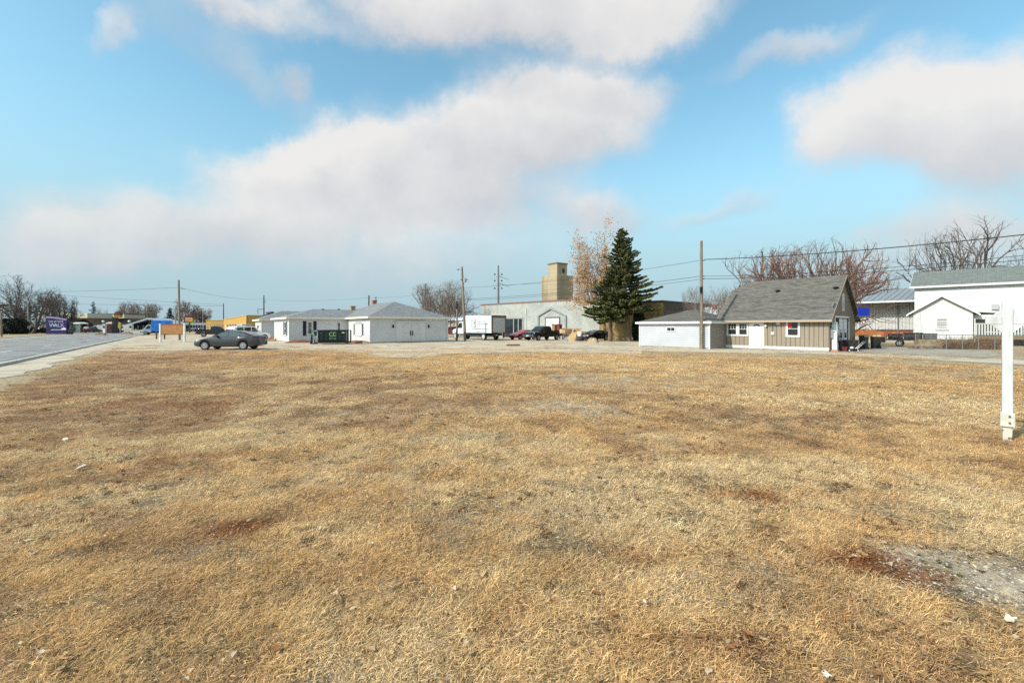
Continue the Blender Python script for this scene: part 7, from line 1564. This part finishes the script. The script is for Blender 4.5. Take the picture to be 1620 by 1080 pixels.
# golden brick building
def golden():
    B = at(391, 95); A = 126.1; far = along(B, A, 354); o = B + Vector((math.cos(R(A)), math.sin(R(A)), 0)) * far
    t = thing('golden_brick_building', 'long golden-yellow brick building receding behind the grey sedan', 'building', o, A - 180); H = 4.1; W = far; px = lambda p: along(o, A - 180, p)
    MB().box(0, W, 0, 16, -.1, H).build('wall', GBRICK, t); MB().box(-.1, W + .1, -.1, 16.1, H, H + .14).build('coping', mat('gold_coping', srgb(196, 160, 92), .8), t)
    M = facem(0, 0, 0); dk = mat('dark_pane', srgb(70, 60, 48), .5)
    for p, q, m in ((356.2, 358.2, WHITE), (359.6, 361.5, mat('red_brown_door', srgb(96, 44, 30), .6)), (364, 366, dk), (368.5, 370.5, dk), (372.5, 374.5, dk), (377, 379, dk)):
        MB(M).box(px(p), px(q), .0, .05, .2, 2.4).build('opening', m, t)
    for p in (357.8, 362.6, 367, 371.5, 375.6): a = px(p); MB(M).box(a - .5, a + .5, .0, .15, .0, 2.7).build('pilaster', mat('cream_pilaster', srgb(220, 190, 130), .8), t)
    MB().box(W - .25, W + .02, -.12, .0, 0, H).build('downpipe', mat('brown_pipe', srgb(96, 72, 48), .7), t)
    rf = MB(); rf.prism([(2, H), (14, H), (8, H + 1.1)], 'x', 4, W - 12); rf.build('roof', mat('dark_roof', srgb(92, 82, 80), .9), t)
    for p, s in ((386, 1.0), (393.5, .7)):
        v = MB(); xx = W - 3 if p > 390 else W - 6; v.lathe([(.35 * s, H), (.35 * s, H + .5), (.8 * s, H + .55), (.7 * s, H + 1.0)], 10, c=(xx, 5, 0)); v.build('roof_fan', DARKSTEEL, t)
    # lower garage block at the far end
    C = at(354, 148); t2 = thing('brick_garage', 'low golden brick garage block with a slatted door behind the dark pickup', 'building', at(326, 152), 0); a = at(326, 152); W2 = (354 - 326) / F * 152; H2 = 3.9; p2 = lambda p: (p - 326) / F * 152
    MB().box(0, W2, 0, 10, -.1, H2).build('wall', GBRICK, t2); MB().box(-.1, W2 + .1, -.12, 10.1, H2, H2 + .18).build('coping', MATS['gold_coping'], t2)
    M = facem(0, 0, 0); n = 6
    for i in range(n): MB(M).box(p2(337.5), p2(353), .0, .06, .1 + i * .42, .1 + (i + 1) * .42 - .06).build('door_slat', mat('tan_slat', srgb(156, 132, 94), .7), t2)
    for p, q in ((326.6, 328.8), (332.4, 335.2)): window(t2, M, p2(p), p2(q), .3, 2.3, .12, WHITE, GLASS, 1, 1, False)
golden()
# wooden board on white posts, rusty posts
def board_sign():
    p = G(272, 541); t = thing('board_sign', 'blank orange-brown wooden board between two white posts', 'sign', p, 0); Y = p.y; k = Y / F; X = lambda q: (q - 272) * k
    wp = mat('white_post', srgb(220, 220, 218), .6, c2=srgb(196, 194, 188), scale=3)
    for q in (253.6, 291.8): MB().box(X(q) - .085, X(q) + .085, -.085, .085, -.1, zat(512.5, Y)).build('post', wp, t); MB().box(X(q) - .11, X(q) + .11, -.11, .11, zat(512.5, Y), zat(512.5, Y) + .05).build('post_cap', wp, t)
    z0, z1 = zat(528, Y), zat(513.6, Y); n = 4
    wd = mat('osb_board', srgb(176, 124, 72), .85, c2=srgb(150, 100, 56), scale=1.4, detail=8, stretch=(1.6, 1, 6))
    for i in range(n): MB().box(X(254.9), X(290.5), -.04 - .004 * (i % 2), .03, z0 + (z1 - z0) * i / n + .006, z0 + (z1 - z0) * (i + 1) / n - .006).build('plank', wd, t)
    MB().box(X(254.9), X(290.5), -.07, .05, z1, z1 + .06).build('top_rail', mat('brown_rail', srgb(112, 78, 52), .8), t); MB().box(X(254.9), X(290.5), -.06, .05, z0 - .06, z0).build('bottom_rail', MATS['brown_rail'], t)
board_sign()
RUST = mat('rusty_steel', srgb(116, 84, 66), .8, c2=srgb(84, 60, 48), scale=5)
for px, top, lab in ((247.5, 524.5, 'rusty bollard left of the wooden board'), (260.2, 527.5, 'grey bollard seen beneath the wooden board')):
    p = G(px, 536.3); H = zat(top, p.y); t = thing('bollard', lab, 'bollard', p, 0, 'bollards behind the wooden board'); MB().lathe([(.10, -.1), (.10, H - .06), (.06, H)], 12).build('tube', RUST, t, smooth=50); MB().lathe([(.105, H - .3), (.105, H - .2)], 12).build('band', DARKSTEEL, t)

# ================================================================== RIGHT SIDE: yard things
def stop():
    p = G(812, 547); t = thing('wheel_stop', 'weathered timber parking stop lying on the sandy lot', 'parking stop', p, 4)
    MB().prism([(-.09, 0), (.09, 0), (.07, .15), (-.07, .15)], 'x', -.62, .62).build('beam', mat('old_timber', srgb(118, 98, 74), .9, c2=srgb(76, 62, 48), scale=4, stretch=(.6, 4, 4)), t)
    for x in (-.45, .45): MB().lathe([(.02, .15), (.02, .17)], 8, c=(x, 0, 0)).build('spike', RUST, t)
stop()
def wheelie_bin(label, px, py, wpx, top, lidm):
    p = G(px, py); Y = p.y; w = wpx / F * Y / 2 * .80; H = zat(top, Y); t = thing('wheelie_bin', label, 'bin', p, -42, 'bins beside the tan cottage')
    b = MB(); b.add([(-w * .8, -w * .8, .06), (w * .8, -w * .8, .06), (w * .8, w * .8, .06), (-w * .8, w * .8, .06), (-w, -w, H - .1), (w, -w, H - .1), (w, w, H - .1), (-w, w, H - .1)], [(0,3,2,1),(4,5,6,7),(0,1,5,4),(1,2,6,5),(2,3,7,6),(3,0,4,7)]); b.build('body', mat('dark_green_plastic', (.012, .018, .014), .45), t, bevel=.03)
    l = MB(); l.add([(-w * 1.08, -w * 1.12, H - .1), (w * 1.08, -w * 1.12, H - .1), (w * 1.08, w * 1.05, H - .1), (-w * 1.08, w * 1.05, H - .1), (-w * 1.0, -w * 1.0, H - .02), (w * 1.0, -w * 1.0, H - .02), (w * .95, w * 1.0, H + .04), (-w * .95, w * 1.0, H + .04)], [(0,3,2,1),(4,5,6,7),(0,1,5,4),(1,2,6,5),(2,3,7,6),(3,0,4,7)]); l.build('lid', lidm, t, bevel=.015)
    MB().tube([(-w * .8, w * 1.12, H - .16), (w * .8, w * 1.12, H - .16)], .02).build('handle', BLACK, t)
    for s in (-1, 1): MB().lathe([(.12, -.03), (.12, .03)], 12, 'x', (s * w * .85, w * .8, .12)).build('wheel', RUBBER, t)
wheelie_bin('black wheelie bin with black lid, left of the pair beside the cottage', 1366.5, 552.5, 15, 530.5, mat('black_lid', (.015, .016, .018), .4))
wheelie_bin('dark wheelie bin with tan lid, right of the pair beside the cottage', 1385.5, 551.5, 17, 530.3, mat('tan_lid', srgb(196, 164, 112), .6))
def deck_box():
    p = G(1346, 555); t = thing('deck_box', 'black lidded storage box at the corner of the tan cottage', 'storage box', p, -40); Y = p.y; w = 9.5 / F * Y; H = zat(537.5, Y)
    MB().box(-w, w, -.3, .35, 0, H - .1).build('body', BLACK, t, bevel=.02); MB().box(-w - .03, w + .03, -.33, .38, H - .1, H).build('lid', mat('black_lid2', (.02, .02, .022), .5), t, bevel=.02)
    for x in (-w * .5, w * .5): MB().box(x - .05, x + .05, -.36, -.33, H - .22, H - .08).build('latch', DARKSTEEL, t)
deck_box()
def mower():
    p = G(1349, 556.2); t = thing('push_mower', 'small black and white mower in front of the black storage box', 'mower', p, 160)
    MB().box(-.24, .26, -.2, .2, .12, .22).build('deck', BLACK, t, bevel=.03); MB().lathe([(.12, .22), (.13, .3), (.06, .36)], 12, c=(.05, 0, 0)).build('engine', WHITE, t, smooth=50)
    for x in (-.24, .26):
        for y in (-.22, .22): w = MB().lathe([(.1, -.025), (.1, .025)], 12, 'y', (x, y, .1)).build('wheel', RUBBER, t); MB().lathe([(.045, -.03), (.045, .03)], 10, 'y', (x, y, .1)).build('hub', WHITE, w)
    MB().tube([(-.2, -.17, .2), (-.72, -.17, .75), (-.72, .17, .75), (-.2, .17, .2)], .014).build('handle', STEEL, t)
mower()
def gas_pump():
    C = G(1311, 556.4); p = at(1321.0, 32.1); t = thing('fuel_pump', 'tall white old fuel pump cabinet against the cottage gable', 'fuel pump', (p.x, p.y, .01), 40)
    W2 = mat('pump_white', srgb(206, 210, 214), .45); H = zat(509.5, 32.3)
    MB().box(-.16, .16, -.16, .16, .12, 1.25).build('lower_cabinet', W2, t, bevel=.02); MB().box(-.17, .17, -.17, .17, 1.25, H - .15).build('upper_cabinet', W2, t, bevel=.02); MB().box(-.14, .14, -.14, .14, H - .15, H).build('cap', W2, t, bevel=.03)
    MB().box(-.07, .07, -.17, -.161, .62, 1.12).build('display', GLASS, t); MB().prism([(-.07, 1.95), (.07, 1.95), (.07, 1.82), (0, 1.74), (-.07, 1.82)], 'y', -.18, -.171).build('badge', mat('badge_grey', srgb(120, 124, 130), .5), t)
    MB().tube([(.17, 0, 1.4), (.30, 0, 1.2), (.28, 0, .6), (.2, 0, .5)], .02).build('hose', RUBBER, t); MB().box(-.22, .22, -.22, .22, .0, .12).build('base', mat('base_terracotta', srgb(176, 128, 96), .8), t)
gas_pump()
def hand_truck():
    p = at(1331.5, 32.5); t = thing('hand_truck', 'dark red hand truck leaning at the cottage gable', 'hand truck', p, 40); rd = mat('dark_red_steel', srgb(96, 26, 26), .6)
    fr = MB()
    for s in (-.16, .16): fr.tube([(s, -.12, .1), (s, .12, 1.25)], .018)
    for z in (.35, .7, 1.05): fr.tube([(-.16, -.1 + z * .2, z), (.16, -.1 + z * .2, z)], .015)
    fr.build('frame', rd, t); MB().box(-.2, .2, -.42, -.1, .04, .06).build('toe_plate', rd, t); MB().box(-.2, .2, -.36, -.02, .06, .34).build('load_box', rd, t)
    for s in (-.2, .2): MB().lathe([(.12, -.03), (.12, .03)], 12, 'x', (s, -.02, .12)).build('wheel', RUBBER, t)
hand_truck()
def hoop():
    Y = 34.2; t = thing('basketball_hoop', 'blue basketball backboard on an arm from the cottage corner', 'basketball hoop', at(1366, Y, zat(501, Y)), 0); k = Y / F
    H = 15 * k; W = 9 * k
    MB().box(-W, W, -.03, .03, .08, H).build('backboard', mat('hoop_blue', srgb(26, 52, 170), .45, c2=srgb(20, 40, 140), scale=2), t, bevel=.02); MB().box(-W - .03, W + .03, -.05, .05, .0, .08).build('lower_edge', mat('hoop_grey', srgb(88, 92, 110), .5), t)
    MB().tube([(W * .6, .04, .02), (-(1366 - 1351) * k, .9, -.36)], .03).build('support_arm', STEEL, t); MB().tube([(-W * .3, .04, .1), (-(1366 - 1351) * k, .9, -.2)], .025).build('support_arm', STEEL, t)
    ring = [(.23 * math.cos(a), .05 + .24 + .23 * math.sin(a), .12) for a in np.linspace(0, 6.283, 17)]; MB().tube(ring, .012, 5).build('rim', mat('hoop_orange', srgb(206, 90, 40), .5), t)
hoop()
def trailer():
    a = at(1400, 41.0); t = thing('utility_trailer', 'dark flat trailer loaded with clutter behind the bins', 'trailer', a, -42); L_ = along(a, -42, 1447)
    MB().box(.1, L_, 0, 1.5, .55, .68).build('bed', DARKSTEEL, t)
    sd_ = MB(); sd_.tube([(.1, 0, .95), (L_, 0, .95)], .03); 
    for x in np.linspace(.1, L_, 5): sd_.tube([(x, 0, .6), (x, 0, .95)], .025)
    sd_.build('side_rail', DARKSTEEL, t)
    for x in (L_ * .5,):
        for y in (-.1, 1.6): wheel(t, x, y, .3, .3, .18, -1 if y < 0 else 1, STEEL, 6)
    MB().tube([(.1, .75, .55), (-.9, .75, .45)], .04).build('tongue', DARKSTEEL, t); MB().tube([(-.75, .75, .0), (-.75, .75, .6)], .03).build('jack', STEEL, t)
    return a, L_
ta, tl = trailer()
def clutter(name, label, x, y, z, w, d, h, m, rot=0, kind='box'):
    ux = Vector((math.cos(R(-42)), math.sin(R(-42)), 0)); uy = Vector((-ux.y, ux.x, 0)); p = ta + ux * x + uy * y; t = thing(name, label, kind, (p.x, p.y, z), -42 + rot, 'clutter on the trailer')
    MB().box(-w / 2, w / 2, -d / 2, d / 2, 0, h * .8).build('body', m, t, bevel=.02); MB().box(-w / 2 - .02, w / 2 + .02, -d / 2 - .02, d / 2 + .02, h * .8, h).build('lid', m, t, bevel=.02); return t
DKP = mat('dark_tarp', (.025, .025, .028), .7, c2=(.05, .048, .045), scale=4, bump=.5)
clutter('toolbox', 'black tool chest on the front of the trailer', .7, .6, .69, 1.0, .7, .45, DKP, 5)
clutter('tarp_bundle', 'dark tarp bundle in the middle of the trailer', 1.9, .7, .69, 1.1, .9, .55, DKP, -12, 'bundle')
clutter('crate', 'grey crate at the rear of the trailer', 3.0, .7, .69, .8, .8, .5, mat('dark_crate', srgb(78, 76, 78), .7), 8)
clutter('grill', 'black barbecue box standing left of the trailer tongue', -.3, .2, .35, .55, .5, .5, DKP, 20, 'grill')
# chain-link fence in front of the farmhouse
def fence():
    a, b = at(1447, 35.7), at(1625, 33.8); t = thing('chain_link_fence', 'thin chain-link fence with steel rail in front of the farmhouse', 'fence', a, math.degrees(math.atan2(b.y - a.y, b.x - a.x))); L_ = (b - a).length; H = 1.14; n = 7
    for i in range(n): x = L_ * (i + .06) / n; MB().tube([(x, 0, -.1), (x, 0, H + .04)], .028, 8).build('post', STEEL, t)
    MB().tube([(0, 0, H), (L_, 0, H)], .022, 6).build('top_rail', STEEL, t)
    m = MB(); s = .11; x = -H
    while x < L_:
        for dirn in (1, -1):
            x0, x1, z0, z1 = x, x + H, (0.03 if dirn > 0 else H), (H if dirn > 0 else .03)
            if x0 < 0: f = -x0 / (x1 - x0); z0 = z0 + (z1 - z0) * f; x0 = 0
            if x1 > L_: f = (L_ - x0) / (x1 - x0); z1 = z0 + (z1 - z0) * f; x1 = L_
            if x1 - x0 > .02: m.tube([(x0, .0, z0), (x1, .0, z1)], .0025, 3, False)
        x += s
    tag(m.build('mesh', mat('wire_mesh', srgb(170, 168, 160), .5, .5), t, recalc=False), kind='stuff')
fence()
# white real-estate post at the right
def yard_post():
    p = G(1593.5, 694); t = thing('sign_post', 'white wooden yard sign post with cross arm at the right edge', 'sign post', p, -44); H = zat(478, p.y); Y = p.y; k = Y / F
    wp = mat('yard_white', srgb(198, 199, 201), .55, c2=srgb(172, 170, 164), scale=5, detail=8, stretch=(3, 3, .6), lo=.5, hi=.8, dirt=(srgb(140, 128, 112), 3, .35)); w = .059
    z0 = zat(655, Y); MB().box(-w, w, -w, w, z0, H).build('post', wp, t, bevel=.006)
    sl = MB(); sl.box(-w - .022, w + .022, -w - .022, w + .022, zat(674, Y), z0 + .03); s = sl.build('sleeve', mat('aged_white', srgb(206, 202, 190), .6, c2=srgb(182, 176, 160), scale=6), t, bevel=.008)
    for z in (z0 - .02, z0 - .12): MB().lathe([(.014, -.012), (.014, .0), (.006, .006)], 8, 'y', (.02, -w - .028, z)).build('screw', RUST, s)
    st = MB(); st.add([(-.05, -.045, -.1), (.045, -.045, -.1), (.045, .045, -.1), (-.05, .045, -.1), (-w * .9, -w * .9, zat(674, Y)), (w * .9, -w * .9, zat(674, Y)), (w * .9, w * .9, zat(674, Y)), (-w * .9, w * .9, zat(674, Y))], [(0,3,2,1),(4,5,6,7),(0,1,5,4),(1,2,6,5),(2,3,7,6),(3,0,4,7)])
    st.build('stake', mat('chipped_white', srgb(196, 190, 178), .8, c2=srgb(84, 72, 60), scale=14, lo=.55, hi=.62), t)
    za, zb_ = zat(513, Y), zat(500, Y)
    MB().box(w, 1.05, -w * .8, w * .8, za, zb_).build('arm', wp, t, bevel=.005); MB().box(-.24, -w, -w * .8, w * .8, za + .0, zb_ - .0).build('arm_stub', wp, t, bevel=.005)
    for s, nm in ((1, 'bracket'), (-1, 'bracket')):
        for (q0, q1) in ((zb_, zb_ + .11), (za, za - .13)): MB().prism([(s * w, q0), (s * (w + .12), q0), (s * w, q1)], 'y', -w * .7, w * .7).build(nm, wp, t)
yard_post()

# ================================================================== JUNK IN FRONT OF THE WAREHOUSE
CARD = mat('cardboard', srgb(186, 148, 104), .85, c2=srgb(164, 126, 86), scale=3); PLY = mat('plywood', srgb(206, 172, 124), .8, c2=srgb(186, 150, 104), scale=2, stretch=(1, 5, 1)); GSL = mat('grey_board', srgb(158, 152, 144), .85, c2=srgb(134, 128, 120), scale=3)
def slab(name, label, px0, px1, py0, py1, Y, m, lean=.5, cat='board'):
    k = Y / F; a = at((px0 + px1) / 2, Y); w = (px1 - px0) * k / 2; H = zat(py0, Y); t = thing(name, label, cat, a, 0, 'junk in front of the warehouse')
    MB().add([(-w - .25, 0, .0), (w - .25, 0, 0), (w + .25, lean, H), (-w + .25, lean, H), (-w - .25, .05, 0), (w - .25, .05, 0), (w + .25, lean + .05, H), (-w + .25, lean + .05, H)], [(0,1,2,3),(7,6,5,4),(0,4,5,1),(1,5,6,2),(2,6,7,3),(3,7,4,0)]).build('sheet', m, t)
    MB().tube([(-w * .2, lean + .05, H * .95), (-w * .2, lean + .5, 0)], .03).build('prop', mat('prop_wood', srgb(120, 96, 70), .9), t); return t
slab('leaning_board', 'grey leaning board at the left of the junk heap', 887.5, 899, 529, 538, 57.0, GSL)
slab('leaning_board', 'pale plywood sheet leaning in the middle of the junk heap', 902, 911.5, 525, 538.5, 56.5, PLY)
slab('leaning_board', 'tan panel leaning behind the pale plywood sheet', 906, 917, 519.5, 536, 57.6, CARD)
def crate(name, label, px0, px1, py0, py1, Y, m, cat='box', ang=20, group='junk in front of the warehouse', z0=None):
    k = Y / F; w = (px1 - px0) * k / 2 * .85; a = at((px0 + px1) / 2, Y); zb = zat(py1, Y) if z0 is None else z0; H = zat(py0, Y) - zb; t = thing(name, label, cat, (a.x, a.y, zb), ang, group)
    MB().box(-w, w, -w * .8, w * .8, 0, H).build('body', m, t, bevel=.01)
    for s in (-1, 1): MB().add([(s * w, -w * .8, H), (s * w, w * .8, H), (s * (w + .14), w * .8, H + .07), (s * (w + .14), -w * .8, H + .07), (s * w, -w * .8, H + .01), (s * w, w * .8, H + .01), (s * (w + .14), w * .8, H + .08), (s * (w + .14), -w * .8, H + .08)], [(0,1,2,3),(7,6,5,4),(0,4,5,1),(1,5,6,2),(2,6,7,3),(3,7,4,0)]).build('flap', m, t)
    return t
crate('cardboard_box', 'long cardboard box lying across the junk heap', 890, 905, 520, 527, 57.8, CARD, z0=.95)
bt = thing('work_table', 'dark table under the junk heap boxes', 'table', at(898, 57.8), 20, 'junk in front of the warehouse'); MB().box(-1.0, 1.2, -.5, .5, .86, .94).build('table_top', mat('dark_wood', srgb(70, 56, 46), .8), bt)
for x in (-.9, 1.1):
    for y in (-.4, .4): MB().box(x - .04, x + .04, y - .04, y + .04, 0, .86).build('leg', MATS['dark_wood'], bt)
crate('cardboard_box', 'open brown and red box standing behind the pickup bed', 873.5, 881.5, 513.5, 521, 58.8, mat('brown_box', srgb(150, 112, 80), .85), ang=44, z0=1.27); crate('cardboard_box', 'dark red box standing behind the pickup bed', 882, 889, 513.5, 521, 58.4, mat('dark_red_box', srgb(112, 46, 42), .8), ang=44, z0=1.27)
crate('carton', 'pale pinkish carton beside the pickup tailgate', 885.5, 890, 520.5, 527.5, 58.0, mat('pale_carton', srgb(224, 200, 176), .8), ang=10, z0=.95)
pt = thing('pallet_stack', 'stack of reddish wooden pallets in the junk heap', 'pallets', at(926, 56.5), 30, 'junk in front of the warehouse'); PW = mat('pallet_wood', srgb(140, 98, 74), .9, c2=srgb(110, 76, 58), scale=4)
for i in range(6):
    z = i * .2
    for j in range(4): MB().box(-.45 + j * .25, -.28 + j * .25, -.4, .4, z + .12, z + .15).build('slat', PW, pt)
    for y in (-.4, 0, .34): MB().box(-.45, .47, y, y + .06, z, z + .12).build('bearer', PW, pt)
dr = thing('white_drum', 'white drum wrapped in black plastic in the junk heap', 'drum', at(917.5, 56.5), 0, 'junk in front of the warehouse'); MB().lathe([(.3, .55), (.32, .6), (.32, 1.15), (.28, 1.2)], 14).build('drum', WHITE, dr, smooth=50); MB().lathe([(.42, 0), (.48, .2), (.42, .56), (.3, .6)], 10).build('wrap', DKP, dr)
mound(929, 946.5, 51.5, 51.0, .55, 'small beige heap of rubble and rags in front of the black car', 33, mat('beige_rags', srgb(196, 170, 134), .9, c2=srgb(150, 124, 96), scale=4))
bpy.data.objects[[o.name for o in bpy.data.objects if o.get('label', '').startswith('small beige heap')][0]]['group'] = 'junk in front of the warehouse'
# small pale buildings glimpsed behind
t, W, H, px = box_building('back_building', 'small beige building glimpsed left of the box truck', 706, 728, 96, 507, mat('beige_back', srgb(190, 180, 160), .8, c2=srgb(176, 168, 150), scale=.5), depth=6)
MB().prism([(-.3, H), (6.3, H), (3, H + .8)], 'x', -.4, W + .4).build('roof', mat('white_roof', srgb(206, 208, 212), .6), t); MB(facem(0, 0, 0)).box(px(710), px(717), .0, .06, .2, 2.1).build('roller_door', mat('pale_blue_door', srgb(176, 188, 196), .6), t)
t, W, H, px = box_building('back_shed', 'white-roofed shed glimpsed between the garage and the cottage', 1088, 1146, 62, 499, mat('brown_back', srgb(140, 116, 96), .8), -46, depth=7)
MB().prism([(-.4, H), (7.4, H), (3.5, H + 1.2)], 'x', -.4, W + .4).build('roof', MATS['white_roof'], t); MB().box(W * .5, W * .5 + .5, 2, 2.5, H + .5, H + 1.5).build('chimney', BRICKRED, t)
